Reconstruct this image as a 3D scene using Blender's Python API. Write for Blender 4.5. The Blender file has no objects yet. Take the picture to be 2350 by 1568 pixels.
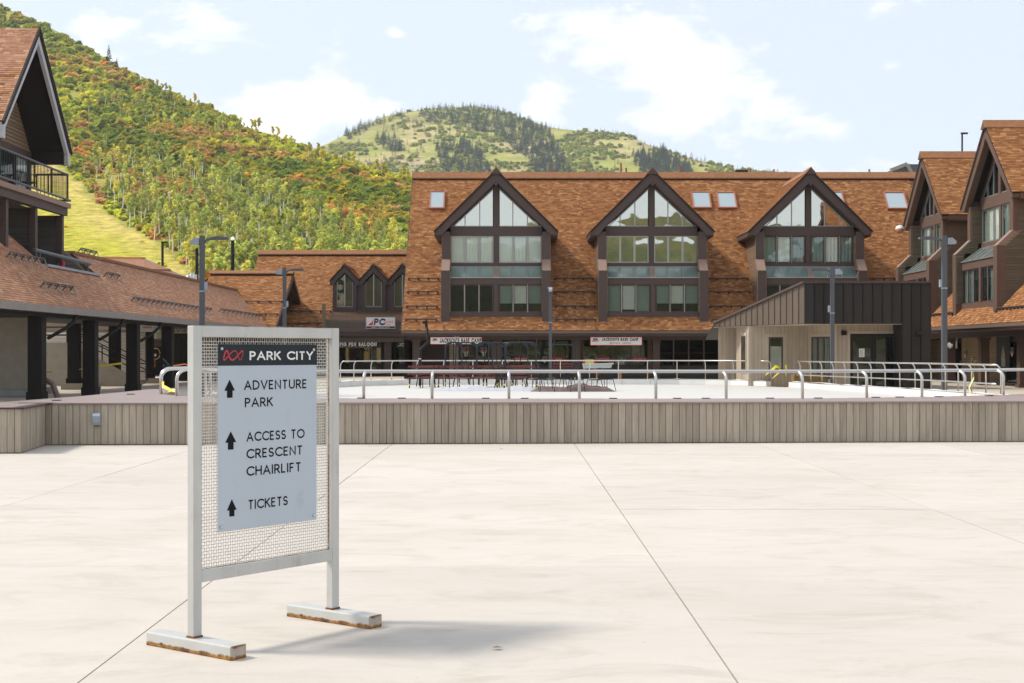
import bpy, math, random
import numpy as np
from mathutils import Vector, Matrix, noise as mnoise

R = random.Random(11)
NR = np.random.default_rng(5)
scene = bpy.context.scene
COL = scene.collection
F = 3264.0          # focal length in pixels of a 2350 px wide picture (50 mm on 36 mm)
EYE = 1.65

# ---------------------------------------------------------------- camera
cd = bpy.data.cameras.new("camera")
cam = bpy.data.objects.new("camera", cd)
COL.objects.link(cam)
cam.location = (0, 0, EYE)
cam.rotation_euler = (math.radians(90), 0, 0)
cd.sensor_fit = 'HORIZONTAL'
cd.sensor_width = 36.0
cd.lens = 50.0
cd.shift_y = 26 / 2350
cd.clip_start = 0.1
cd.clip_end = 9000
scene.camera = cam

# ---------------------------------------------------------------- light
SUN_EL, SUN_AZ = math.radians(49), math.radians(5)      # azimuth measured from -X towards +Y
sd = Vector((-math.cos(SUN_EL) * math.cos(SUN_AZ), math.cos(SUN_EL) * math.sin(SUN_AZ), math.sin(SUN_EL)))
sl = bpy.data.lights.new("sun", 'SUN')
sl.energy = 2.15
sl.angle = math.radians(9.0)
sl.color = (1.0, 0.93, 0.82)
so = bpy.data.objects.new("sun", sl)
COL.objects.link(so)
so.rotation_euler = sd.to_track_quat('Z', 'Y').to_euler()
so.location = (-40, 10, 60)

world = bpy.data.worlds.new("World")
scene.world = world
world.use_nodes = True
wt = world.node_tree
wt.nodes.clear()


def N(t, typ, **kw):
    n = t.nodes.new(typ)
    for k, v in kw.items():
        setattr(n, k, v)
    return n


def mathn(t, op, a, b=None, clamp=False):
    n = N(t, 'ShaderNodeMath', operation=op, use_clamp=clamp)
    for i, x in enumerate((a, b)):
        if x is None:
            continue
        if isinstance(x, (int, float)):
            n.inputs[i].default_value = x
        else:
            t.links.new(x, n.inputs[i])
    return n.outputs[0]


sky = N(wt, 'ShaderNodeTexSky', sky_type='NISHITA')
sky.sun_disc = False
sky.sun_elevation = SUN_EL
sky.sun_rotation = math.radians(-(90 - 5))
sky.altitude = 2100
sky.air_density = 1.0
sky.dust_density = 2.2
sky.ozone_density = 1.0
tc = N(wt, 'ShaderNodeTexCoord')
mp = N(wt, 'ShaderNodeMapping')
mp.inputs['Scale'].default_value = (1.0, 1.0, 2.1)
wt.links.new(tc.outputs['Generated'], mp.inputs['Vector'])
n1 = N(wt, 'ShaderNodeTexNoise')
n1.inputs['Scale'].default_value = 9.0
n1.inputs['Detail'].default_value = 12
n1.inputs['Roughness'].default_value = 0.66
n1.inputs['Distortion'].default_value = 0.25
wt.links.new(mp.outputs[0], n1.inputs['Vector'])
sep = N(wt, 'ShaderNodeSeparateXYZ')
wt.links.new(tc.outputs['Generated'], sep.inputs[0])


def blob(px, py, wx, wy, amp):
    """a soft bank of cloud round one direction of the sky"""
    a, b = (px - 1175) / F, (810 - py) / F
    x = mathn(wt, 'DIVIDE', sep.outputs[0], mathn(wt, 'MAXIMUM', sep.outputs[1], 0.05))
    z = mathn(wt, 'DIVIDE', sep.outputs[2], mathn(wt, 'MAXIMUM', sep.outputs[1], 0.05))
    dx = mathn(wt, 'DIVIDE', mathn(wt, 'SUBTRACT', x, a), wx / F)
    dz = mathn(wt, 'DIVIDE', mathn(wt, 'SUBTRACT', z, b), wy / F)
    d = mathn(wt, 'ADD', mathn(wt, 'MULTIPLY', dx, dx), mathn(wt, 'MULTIPLY', dz, dz))
    e = mathn(wt, 'POWER', 2.718, mathn(wt, 'MULTIPLY', d, -1.0))
    return mathn(wt, 'MULTIPLY', e, amp)


acc = n1.outputs['Fac']
for q in ((660, 265, 250, 80, .36), (200, 55, 90, 40, .24), (1240, 225, 80, 50, .26), (1560, 215, 190, 95, .30), (1900, 285, 110, 38, .22),
          (905, 70, 30, 22, .18), (2040, 150, 40, 25, .16), (1520, 100, 70, 45, .22), (2500, 420, 300, 60, .15), (-300, 200, 300, 90, .2)):
    acc = mathn(wt, 'ADD', acc, blob(*q[:4], q[4] * .72))
ramp = N(wt, 'ShaderNodeValToRGB')
ramp.color_ramp.elements[0].position = 0.565
ramp.color_ramp.elements[1].position = 0.70
wt.links.new(acc, ramp.inputs[0])
mixc = N(wt, 'ShaderNodeMixRGB')
mixc.inputs['Color2'].default_value = (5.0, 4.9, 4.85, 1)
wt.links.new(mathn(wt, 'MULTIPLY', ramp.outputs[0], 0.93), mixc.inputs['Fac'])
# thin high veil that pales the whole sky
veil = N(wt, 'ShaderNodeMixRGB')
veil.inputs['Fac'].default_value = 0.78
veil.inputs['Color2'].default_value = (3.45, 3.66, 3.82, 1)
wt.links.new(sky.outputs[0], veil.inputs['Color1'])
wt.links.new(veil.outputs[0], mixc.inputs['Color1'])
bg = N(wt, 'ShaderNodeBackground')
bg.inputs['Strength'].default_value = 0.15
wt.links.new(mixc.outputs[0], bg.inputs['Color'])
wo = N(wt, 'ShaderNodeOutputWorld')
wt.links.new(bg.outputs[0], wo.inputs['Surface'])

vs = scene.view_settings
vs.view_transform = 'Standard'
vs.look = 'None'
vs.exposure = 0.86
vs.gamma = 1.0
vs.use_curve_mapping = False


# ---------------------------------------------------------------- helpers
def PX(x, y, d):
    """the place at depth d metres that the surveyed picture point (x, y) stands for"""
    return Vector(((x - 1175) / F * d, d, EYE + (810 - y) / F * d))


def PG(x, y, h=0.0):
    return PX(x, y, (EYE - h) * F / (y - 810))


class Fr:
    def __init__(s, o, u=(1, 0, 0), v=(0, 1, 0), w=(0, 0, 1)):
        s.o, s.u, s.v, s.w = Vector(o), Vector(u), Vector(v), Vector(w)

    def __call__(s, a, b, c):
        return s.o + s.u * a + s.v * b + s.w * c

    def at(s, a, b, c):
        return Fr(s(a, b, c), s.u, s.v, s.w)


WF = Fr((0, 0, 0))


class MB:
    def __init__(s):
        s.v, s.f = [], []

    def add(s, vs_, fs):
        n = len(s.v)
        s.v += [tuple(p) for p in vs_]
        s.f += [tuple(i + n for i in f) for f in fs]
        return s

    def addc(s, vs_, fs):
        """a closed solid: turn its faces outwards"""
        o = vs_[0]
        vol = 0.0
        for f in fs:
            a = vs_[f[0]] - o
            for i in range(1, len(f) - 1):
                vol += a.dot((vs_[f[i]] - o).cross(vs_[f[i + 1]] - o))
        if vol < 0:
            fs = [tuple(f[::-1]) for f in fs]
        return s.add(vs_, fs)

    def box(s, fr, a0, a1, b0, b1, c0, c1):
        p = [fr(a, b, c) for c in (c0, c1) for b in (b0, b1) for a in (a0, a1)]
        return s.addc(p, [(0, 2, 3, 1), (4, 5, 7, 6), (0, 1, 5, 4), (2, 6, 7, 3), (0, 4, 6, 2), (1, 3, 7, 5)])

    def prism(s, pts, vec):
        n = len(pts)
        vec = Vector(vec)
        p = [Vector(q) for q in pts] + [Vector(q) + vec for q in pts]
        fs = [tuple(range(n))[::-1], tuple(range(n, 2 * n))]
        fs += [(i, (i + 1) % n, n + (i + 1) % n, n + i) for i in range(n)]
        return s.addc(p, fs)

    def poly(s, pts):
        return s.add(pts, [tuple(range(len(pts)))])

    def bar(s, p, q, w, h=None, up=(0, 0, 1)):
        h = w if h is None else h
        p, q = Vector(p), Vector(q)
        d = (q - p).normalized()
        upv = Vector(up)
        if abs(d.dot(upv)) > .97:
            upv = Vector((0, 1, 0))
        x = d.cross(upv).normalized()
        y = x.cross(d)
        r = []
        for c in (p, q):
            for a, b in ((-1, -1), (1, -1), (1, 1), (-1, 1)):
                r.append(c + x * (a * w / 2) + y * (b * h / 2))
        return s.addc(r, [(3, 2, 1, 0), (4, 5, 6, 7), (0, 1, 5, 4), (1, 2, 6, 5), (2, 3, 7, 6), (3, 0, 4, 7)])

    def tube(s, pts, r, seg=8, closed=False):
        pts = [Vector(p) for p in pts]
        n = len(pts)
        rr = r if isinstance(r, (list, tuple)) else [r] * n
        prev = None
        rings = []
        for i, p in enumerate(pts):
            if closed:
                d = pts[(i + 1) % n] - pts[i - 1]
            else:
                d = pts[min(i + 1, n - 1)] - pts[max(i - 1, 0)]
            d.normalize()
            if prev is None:
                a = Vector((0, 0, 1)) if abs(d.z) < .9 else Vector((1, 0, 0))
                x = d.cross(a).normalized()
            else:
                x = (prev - d * prev.dot(d)).normalized()
            prev = x
            y = d.cross(x)
            rings.append([p + (x * math.cos(t) + y * math.sin(t)) * rr[i] for t in [2 * math.pi * k / seg for k in range(seg)]])
        vv = [q for g in rings for q in g]
        fs = []
        m = n if closed else n - 1
        for i in range(m):
            j = (i + 1) % n
            for k in range(seg):
                l = (k + 1) % seg
                fs.append((i * seg + k, i * seg + l, j * seg + l, j * seg + k))
        if not closed:
            fs.append(tuple(range(seg))[::-1])
            fs.append(tuple(range((n - 1) * seg, n * seg)))
        return s.add(vv, fs)

    def mesh(s, name, mat, smooth=False):
        me = bpy.data.meshes.new(name)
        me.from_pydata(s.v, [], s.f)
        if mat:
            me.materials.append(mat)
        if smooth:
            me.polygons.foreach_set('use_smooth', [True] * len(me.polygons))
        return me

    def build(s, name, mat, parent=None, smooth=False, local=False, kind=None, label=None):
        o = bpy.data.objects.new(name, s.mesh(name, mat, smooth))
        COL.objects.link(o)
        if parent is not None:
            o.parent = parent
            if not local and parent.parent is None and parent.type == 'EMPTY':
                o.matrix_parent_inverse = Matrix.Translation(-parent.location)
        if kind:
            o['kind'] = kind
        if label:
            o['label'] = label
        return o


def tag(o, label=None, cat=None, group=None, kind=None):
    if label:
        o['label'] = label
    if cat:
        o['category'] = cat
    if group:
        o['group'] = group
    if kind:
        o['kind'] = kind
    return o


def thing(name, label, cat, loc=(0, 0, 0), group=None, rz=0):
    o = bpy.data.objects.new(name, None)
    COL.objects.link(o)
    o.location = loc
    o.rotation_euler = (0, 0, rz)
    o.empty_display_size = .3
    return tag(o, label, cat, group)


def kids(o):
    return KIDS.get(o.name) or [c for c in o.children]


KIDS = {}


def dup(root, loc, rz=0, label=None, sc=None):
    def cp(o, par):
        c = o.copy()
        COL.objects.link(c)
        if par is not None:
            c.parent = par
        for k in kids(o):
            cp(k, c)
        return c
    c = cp(root, None)
    c.location = loc
    c.rotation_euler = (0, 0, rz)
    if sc:
        c.scale = (sc, sc, sc) if isinstance(sc, (int, float)) else sc
    if label:
        c['label'] = label
    return c


def freeze_kids(root):
    """remember the children once, so that copying does not walk the whole file"""
    def w(o):
        KIDS[o.name] = list(o.children)
        for k in o.children:
            w(k)
    w(root)


# ---- countable pieces: the 300 that show largest become objects, the rest one part
PIECES = {}


def piece(th, name, part, geo, M, mat, tone=0.5, area=0.05):
    """geo: ('key', verts, faces) shared geometry; M: 4x4 or None"""
    PIECES.setdefault((th.name, name), [th, []])[1].append((part, geo, M, mat, tone, area))


def finish_pieces(limit=300):
    cache = {}
    for (tn, name), (th, lst) in PIECES.items():
        def dist2(it):
            M = it[2]
            c = np.array(it[1][1][0]) if M is None else M[:3, 3]
            return float(c[0] ** 2 + c[1] ** 2 + c[2] ** 2) + 1e-6
        order = sorted(lst, key=lambda it: -it[5] / dist2(it) * (1.0 if it[2] is None or abs(it[2][0, 3]) < it[2][1, 3] * .36 else .05))
        for part, geo, M, mat, tone, area in order[:limit]:
            k = (geo[0], mat.name)
            me = cache.get(k) if geo[0] else None
            if me is None:
                me = bpy.data.meshes.new(name)
                me.from_pydata([tuple(p) for p in geo[1]], [], geo[2])
                me.materials.append(mat)
                if geo[0]:
                    cache[k] = me
            o = bpy.data.objects.new(name, me)
            COL.objects.link(o)
            o.parent = part
            if part.parent is None and part.type == 'EMPTY':
                o.matrix_parent_inverse = Matrix.Translation(-part.location)
            if M is not None:
                o.matrix_basis = Matrix(M.tolist())
            o.color = (tone, tone, tone, 1)
        rest = order[limit:]
        if rest:
            V, FA, T, n = [], [], [], 0
            for part, geo, M, mat, tone, area in rest:
                v = np.array([tuple(p) for p in geo[1]], dtype=float)
                if M is not None:
                    v = v @ M[:3, :3].T + M[:3, 3]
                V.append(v)
                for f in geo[2]:
                    FA.append(tuple(i + n for i in f))
                    T.append(tone)
                n += len(v)
            V = np.concatenate(V)
            me = bpy.data.meshes.new(name)
            me.from_pydata(V.tolist(), [], FA)
            me.materials.append(rest[0][3])
            at = me.attributes.new('tone', 'FLOAT', 'FACE')
            at.data.foreach_set('value', T)
            o = bpy.data.objects.new(name, me)
            COL.objects.link(o)
            o.parent = th
            o.matrix_parent_inverse = Matrix.Translation(-th.location)
            o['kind'] = 'stuff'
            o.color = (0, 0, 0, 1)
    PIECES.clear()


def clip(poly, a, b, c):
    """keep a*x+b*y >= c of a convex polygon"""
    out = []
    n = len(poly)
    for i in range(n):
        p, q = poly[i], poly[(i + 1) % n]
        dp, dq = a * p[0] + b * p[1] - c, a * q[0] + b * q[1] - c
        if dp >= 0:
            out.append(p)
        if dp * dq < 0:
            t = dp / (dp - dq)
            out.append((p[0] + (q[0] - p[0]) * t, p[1] + (q[1] - p[1]) * t))
    return out


TAB = [(0, 0, 0), (1, 0, 0), (1, 0, .02), (0, 0, .02), (0, 1.08, .004), (1, 1.08, .004)]
TABF = [(0, 1, 2, 3), (3, 2, 5, 4), (0, 3, 4), (1, 5, 2)]


def shingles(th, part, O, U, S, poly, mat, skip=None, expo=.13, tabw=.25):
    O, U, S = Vector(O), Vector(U).normalized(), Vector(S).normalized()
    Nn = U.cross(S).normalized()
    if Nn.z < 0:
        Nn = -Nn
    bmin, bmax = min(p[1] for p in poly), max(p[1] for p in poly)
    b = bmin
    k = 0
    while b < bmax - .02:
        st = clip(clip(poly, 0, 1, b), 0, -1, -(min(b + expo, bmax)))
        if len(st) >= 3:
            mid = b + min(expo, bmax - b) * .5
            xs = [p[0] for p in st]
            lo, hi = min(xs), max(xs)
            # width at the course's middle
            seg = []
            n = len(poly)
            for i in range(n):
                p, q = poly[i], poly[(i + 1) % n]
                if (p[1] - mid) * (q[1] - mid) < 0:
                    t = (mid - p[1]) / (q[1] - p[1])
                    seg.append(p[0] + (q[0] - p[0]) * t)
            if len(seg) == 2:
                lo, hi = min(seg), max(seg)
            a = lo - R.random() * tabw
            while a < hi:
                w = tabw * R.choice((.7, 1.0, 1.0, 1.25))
                a0, a1 = max(a, lo), min(a + w, hi)
                a += w
                if a1 - a0 < .04:
                    continue
                if skip and skip((a0 + a1) / 2, mid):
                    continue
                p = O + U * a0 + S * b + Nn * (R.random() * .006)
                M = np.eye(4)
                e = min(expo, bmax - b)
                M[:3, 0] = U * (a1 - a0 - .006)
                M[:3, 1] = S * e
                M[:3, 2] = Nn
                M[:3, 3] = p
                tone = R.random()
                tone = .02 + tone * .6 if R.random() < .72 else .5 + tone * .5
                piece(th, 'shingle', part, ('tab', TAB, TABF), M, mat, tone, (a1 - a0) * e)
        b += expo
        k += 1


def boards(th, part, fr, poly, pitch, mat, name='siding_board', t=.036, v=0.0):
    """horizontal lapped boards on the u-w plane of fr, facing +v"""
    w = min(p[1] for p in poly)
    top = max(p[1] for p in poly)
    while w < top - .01:
        st = clip(clip(poly, 0, 1, w), 0, -1, -(w + pitch - .012))
        if len(st) >= 3:
            n = len(st)
            vs_ = [fr(p[0], v - .03, p[1]) for p in st]
            vs_ += [fr(p[0], v + t * (1 - .9 * (p[1] - w) / pitch), p[1]) for p in st]
            fs = [tuple(range(n, 2 * n))] + [(i, (i + 1) % n, n + (i + 1) % n, n + i) for i in range(n)]
            a = max(p[0] for p in st) - min(p[0] for p in st)
            piece(th, name, part, (None, vs_, fs), None, mat, R.random(), a * pitch)
        w += pitch


# ---------------------------------------------------------------- materials
MATS = {}


def rgb(h):
    """sRGB hex to linear"""
    c = [int(h[i:i + 2], 16) / 255 for i in (0, 2, 4)]
    return tuple(x / 12.92 if x <= .04045 else ((x + .055) / 1.055) ** 2.4 for x in c)


def mat(name, color, rough=.6, metal=0.0, var=.12, vs_=2.0, bump=.0, bs=30, stretch=(1, 1, 1), spec=.5, emit=0, coat=0, tones=None,
        detail=6, dirt=None, dirt_scale=.6, dirt_lo=.55, dirt_hi=.75):
    m = bpy.data.materials.new(name)
    m.use_nodes = True
    t = m.node_tree
    b = t.nodes['Principled BSDF']
    b.inputs['Roughness'].default_value = rough
    b.inputs['Metallic'].default_value = metal
    b.inputs['Specular IOR Level'].default_value = spec
    if coat:
        b.inputs['Coat Weight'].default_value = coat
        b.inputs['Coat Roughness'].default_value = .08
    tcx = N(t, 'ShaderNodeTexCoord')
    mpx = N(t, 'ShaderNodeMapping')
    mpx.inputs['Scale'].default_value = stretch
    t.links.new(tcx.outputs['Object'], mpx.inputs['Vector'])
    if tones:
        oi = N(t, 'ShaderNodeObjectInfo')
        at = N(t, 'ShaderNodeAttribute', attribute_name='tone')
        sp = N(t, 'ShaderNodeSeparateColor')
        t.links.new(oi.outputs['Color'], sp.inputs[0])
        fac = mathn(t, 'ADD', sp.outputs[0], at.outputs['Fac'])
        cr = N(t, 'ShaderNodeValToRGB')
        e = cr.color_ramp.elements
        while len(e) < len(tones):
            e.new(.5)
        for i, c in enumerate(tones):
            e[i].position = i / (len(tones) - 1)
            e[i].color = (*c, 1)
        t.links.new(fac, cr.inputs[0])
        csock = cr.outputs[0]
    else:
        rg = N(t, 'ShaderNodeRGB')
        rg.outputs[0].default_value = (*color, 1)
        csock = rg.outputs[0]
    if var:
        nz = N(t, 'ShaderNodeTexNoise')
        nz.inputs['Scale'].default_value = vs_
        nz.inputs['Detail'].default_value = detail
        nz.inputs['Roughness'].default_value = .6
        t.links.new(mpx.outputs[0], nz.inputs['Vector'])
        f = mathn(t, 'ADD', mathn(t, 'MULTIPLY', mathn(t, 'SUBTRACT', nz.outputs['Fac'], .5), 4 * var), 1.0)
        mx = N(t, 'ShaderNodeMixRGB', blend_type='MULTIPLY')
        mx.inputs['Fac'].default_value = 1
        t.links.new(csock, mx.inputs['Color1'])
        cb = N(t, 'ShaderNodeCombineColor')
        for i in range(3):
            t.links.new(f, cb.inputs[i])
        t.links.new(cb.outputs[0], mx.inputs['Color2'])
        csock = mx.outputs[0]
    if dirt:
        nd = N(t, 'ShaderNodeTexNoise')
        nd.inputs['Scale'].default_value = dirt_scale
        nd.inputs['Detail'].default_value = 8
        nd.inputs['Roughness'].default_value = .65
        t.links.new(mpx.outputs[0], nd.inputs['Vector'])
        rp = N(t, 'ShaderNodeValToRGB')
        rp.color_ramp.elements[0].position = dirt_lo
        rp.color_ramp.elements[1].position = dirt_hi
        t.links.new(nd.outputs['Fac'], rp.inputs[0])
        mx = N(t, 'ShaderNodeMixRGB')
        mx.inputs['Color2'].default_value = (*dirt, 1)
        t.links.new(csock, mx.inputs['Color1'])
        t.links.new(mathn(t, 'MULTIPLY', rp.outputs[0], .75), mx.inputs['Fac'])
        csock = mx.outputs[0]
    t.links.new(csock, b.inputs['Base Color'])
    if bump:
        nb = N(t, 'ShaderNodeTexNoise')
        nb.inputs['Scale'].default_value = bs
        nb.inputs['Detail'].default_value = 4
        t.links.new(mpx.outputs[0], nb.inputs['Vector'])
        bp = N(t, 'ShaderNodeBump')
        bp.inputs['Strength'].default_value = bump
        bp.inputs['Distance'].default_value = .02
        t.links.new(nb.outputs['Fac'], bp.inputs['Height'])
        t.links.new(bp.outputs[0], b.inputs['Normal'])
    if emit:
        b.inputs['Emission Color'].default_value = (*color, 1)
        b.inputs['Emission Strength'].default_value = emit
    MATS[name] = m
    return m


def glassmat(name, tint, refl, rough=.02, wav=.05, clear=0.0, wscale=.6):
    """window glass: a coated reflecting front over a tinted body, part see-through"""
    m = bpy.data.materials.new(name)
    m.use_nodes = True
    t = m.node_tree
    t.nodes.clear()
    out = N(t, 'ShaderNodeOutputMaterial')
    gl = N(t, 'ShaderNodeBsdfGlossy')
    gl.inputs['Roughness'].default_value = rough
    gl.inputs['Color'].default_value = (1.0, .97, .86, 1) if refl > .5 else (.93, .95, .93, 1)
    body = N(t, 'ShaderNodeBsdfDiffuse')
    body.inputs['Color'].default_value = (*tint, 1)
    tr = N(t, 'ShaderNodeBsdfTransparent')
    tr.inputs['Color'].default_value = (.93, .96, .94, 1)
    m1 = N(t, 'ShaderNodeMixShader')
    m1.inputs[0].default_value = clear
    t.links.new(body.outputs[0], m1.inputs[1])
    t.links.new(tr.outputs[0], m1.inputs[2])
    fr = N(t, 'ShaderNodeLayerWeight')
    fr.inputs['Blend'].default_value = .5
    fac = mathn(t, 'ADD', mathn(t, 'MULTIPLY', mathn(t, 'POWER', fr.outputs['Facing'], 5.0), .9), .04 + refl, clamp=True)
    m2 = N(t, 'ShaderNodeMixShader')
    t.links.new(fac, m2.inputs[0])
    t.links.new(m1.outputs[0], m2.inputs[1])
    t.links.new(gl.outputs[0], m2.inputs[2])
    tcx = N(t, 'ShaderNodeTexCoord')
    nz = N(t, 'ShaderNodeTexNoise')
    nz.inputs['Scale'].default_value = wscale
    nz.inputs['Detail'].default_value = 1.5
    t.links.new(tcx.outputs['Object'], nz.inputs['Vector'])
    bp = N(t, 'ShaderNodeBump')
    bp.inputs['Strength'].default_value = 1.0
    bp.inputs['Distance'].default_value = wav
    t.links.new(nz.outputs['Fac'], bp.inputs['Height'])
    t.links.new(bp.outputs[0], gl.inputs['Normal'])
    t.links.new(m2.outputs[0], out.inputs['Surface'])
    MATS[name] = m
    return m


def leafmat(name, trans=.35):
    """leaf colour = the object's own colour (single trees) + the 'col' attribute (massed trees), varied leaf by leaf"""
    m = bpy.data.materials.new(name)
    m.use_nodes = True
    t = m.node_tree
    t.nodes.clear()
    out = N(t, 'ShaderNodeOutputMaterial')
    oi = N(t, 'ShaderNodeObjectInfo')
    at = N(t, 'ShaderNodeAttribute', attribute_name='col')
    tn = N(t, 'ShaderNodeAttribute', attribute_name='tone')
    ad = N(t, 'ShaderNodeMixRGB', blend_type='ADD')
    ad.inputs['Fac'].default_value = 1
    t.links.new(oi.outputs['Color'], ad.inputs['Color1'])
    t.links.new(at.outputs['Color'], ad.inputs['Color2'])
    hs = N(t, 'ShaderNodeHueSaturation')
    t.links.new(ad.outputs[0], hs.inputs['Color'])
    t.links.new(mathn(t, 'ADD', mathn(t, 'MULTIPLY', tn.outputs['Fac'], .9), .68), hs.inputs['Value'])
    t.links.new(mathn(t, 'ADD', mathn(t, 'MULTIPLY', tn.outputs['Fac'], -.012), .503), hs.inputs['Hue'])
    d = N(t, 'ShaderNodeBsdfDiffuse')
    tr = N(t, 'ShaderNodeBsdfTranslucent')
    t.links.new(hs.outputs[0], d.inputs['Color'])
    t.links.new(hs.outputs[0], tr.inputs['Color'])
    mx = N(t, 'ShaderNodeMixShader')
    mx.inputs[0].default_value = trans
    t.links.new(d.outputs[0], mx.inputs[1])
    t.links.new(tr.outputs[0], mx.inputs[2])
    t.links.new(mx.outputs[0], out.inputs['Surface'])
    MATS[name] = m
    return m


M_shingle = mat('shingle', None, .9, var=.10, vs_=6, tones=[(.19, .076, .029), (.275, .118, .045), (.345, .16, .064), (.45, .235, .10)], spec=.2)
M_shingle_l = mat('shingle_left_lightened', None, .9, var=.10, vs_=6, tones=[(.33, .165, .098), (.40, .205, .125), (.46, .25, .155), (.56, .34, .22)], spec=.2)  # tanner, and lightened because this slope faces away from the sun
M_roofbase = mat('roof_underlay', (.10, .05, .028), .9)
M_ridge = mat('ridge_shingle', (.27, .12, .052), .9, var=.25, vs_=5)
M_ridge_dark = mat('ridge_underside', (.02, .012, .01), .9)
M_trim = mat('dark_brown_trim', rgb('4e3f3b'), .65, var=.10, vs_=3, bump=.15, stretch=(1, 1, 6))
M_trim_r = mat('red_brown_trim', rgb('5f483c'), .65, var=.10, vs_=3)
M_cap = mat('lightened_brown_cap', rgb('8c7466'), .7, var=.1)  # paler than the trim: upward post shoulders coloured as if catching light
M_siding = mat('tan_siding', None, .75, var=.08, tones=[(.19, .125, .075), (.235, .16, .10)])
M_siding_pw = mat('porch_siding_lightened', None, .75, var=.08, tones=[(.36, .26, .16), (.43, .32, .20)])  # tan siding lightened to make up for the deep porch's shade
M_siding_o = mat('olive_siding', None, .75, var=.08, tones=[(.105, .078, .048), (.135, .10, .062)])
M_siding_d = mat('dark_siding', None, .75, var=.08, tones=[(.085, .075, .066), (.11, .098, .088)])
M_siding_g = mat('grey_green_siding', None, .75, var=.08, tones=[(.10, .105, .10), (.13, .135, .125)])
M_siding_p = mat('pale_siding', None, .75, var=.06, tones=[(.52, .455, .38), (.58, .51, .43)])
M_siding_b = mat('brown_grey_siding', None, .75, var=.08, tones=[(.12, .09, .068), (.155, .118, .09)])
M_gutter = mat('brown_gutter', rgb('6b5b52'), .5, var=.06)
M_alu = mat('window_metal', rgb('a9a7a4'), .4, .6, var=.05)
M_winframe = mat('window_brown', rgb('4a3a35'), .5, var=.05)
M_silver = mat('silver_paint', (.52, .512, .49), .42, .18, var=.10, vs_=7, stretch=(1, 1, .35), dirt=(.36, .31, .25), dirt_scale=4, dirt_lo=.60, dirt_hi=.74)
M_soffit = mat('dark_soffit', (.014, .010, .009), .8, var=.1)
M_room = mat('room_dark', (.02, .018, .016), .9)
M_blind = mat('blind_white', (.62, .62, .57), .8, var=.04)
M_blindg = mat('blind_green_grey', (.24, .29, .26), .8, var=.08)
M_curtain = mat('curtain_grey', (.26, .32, .31), .8, var=.25, vs_=8, stretch=(6, 6, .2))
M_blindw = mat('curtain_white', (.80, .80, .76), .8, var=.10, vs_=8, stretch=(6, 6, .2))
G_mir = glassmat('glass_reflecting', (.02, .022, .02), .62, wav=.022, wscale=.5)
G_half = glassmat('glass_blind', (.03, .03, .03), .24, clear=.95, wav=.08)
G_dark = glassmat('glass_dark', (.010, .012, .010), .03, wav=.05)
G_low = glassmat('glass_lower', (.02, .02, .02), .01, clear=.9, wav=.04)
G_blind = glassmat('glass_over_blinds', (.03, .03, .03), .03, clear=.99, wav=.08)
G_store = glassmat('glass_store', (.02, .02, .02), .02, clear=.85, wav=.03)
G_tilt = glassmat('glass_sloped', (.15, .21, .19), .14, rough=.14, wav=.03)


def concrete(name, base, dark, light):
    """brushed slab concrete: drifting stains, long trowel streaks, specks, and a tone of its own for each slab"""
    m = mat(name, base, .8, var=.035, vs_=1.1, bump=.12, bs=70, stretch=(.35, 1, 1))
    t = m.node_tree
    b = t.nodes['Principled BSDF']
    col = b.inputs['Base Color'].links[0].from_socket
    tc_ = N(t, 'ShaderNodeTexCoord')

    def layer(scale, stretch, lo, hi, c, amt, det=8, dist=.3):
        nonlocal col
        mp_ = N(t, 'ShaderNodeMapping')
        mp_.inputs['Scale'].default_value = stretch
        t.links.new(tc_.outputs['Object'], mp_.inputs['Vector'])
        nz = N(t, 'ShaderNodeTexNoise')
        nz.inputs['Scale'].default_value = scale
        nz.inputs['Detail'].default_value = det
        nz.inputs['Roughness'].default_value = .68
        nz.inputs['Distortion'].default_value = dist
        t.links.new(mp_.outputs[0], nz.inputs['Vector'])
        rp = N(t, 'ShaderNodeValToRGB')
        rp.color_ramp.elements[0].position = lo
        rp.color_ramp.elements[1].position = hi
        t.links.new(nz.outputs['Fac'], rp.inputs[0])
        mx = N(t, 'ShaderNodeMixRGB')
        mx.inputs['Color2'].default_value = (*c, 1)
        t.links.new(col, mx.inputs['Color1'])
        t.links.new(mathn(t, 'MULTIPLY', rp.outputs[0], amt), mx.inputs['Fac'])
        col = mx.outputs[0]
    layer(.30, (.8, 1, 1), .44, .70, dark, .42)
    layer(1.6, (.60, 1.0, 1), .50, .70, dark, .58, det=11, dist=1.2)
    layer(.9, (.5, 1, 1), .56, .80, light, .50)
    layer(4.5, (.30, 1.3, 1), .53, .70, dark, .32, det=10, dist=.8)
    layer(26, (1, 1, 1), .68, .74, (.20, .17, .13), .5, 3)
    layer(60, (1, 1, 1), .58, .78, dark, .18, 4)
    layer(.55, (1, 1, 1), .66, .78, (.48, .33, .21), .50)
    oi = N(t, 'ShaderNodeObjectInfo')
    f = mathn(t, 'ADD', mathn(t, 'MULTIPLY', oi.outputs['Random'], .07), .965)
    mx = N(t, 'ShaderNodeMixRGB', blend_type='MULTIPLY')
    mx.inputs['Fac'].default_value = 1
    cb = N(t, 'ShaderNodeCombineColor')
    for i in range(3):
        t.links.new(f, cb.inputs[i])
    t.links.new(col, mx.inputs['Color1'])
    t.links.new(cb.outputs[0], mx.inputs['Color2'])
    t.links.new(mx.outputs[0], b.inputs['Base Color'])
    return m


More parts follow.
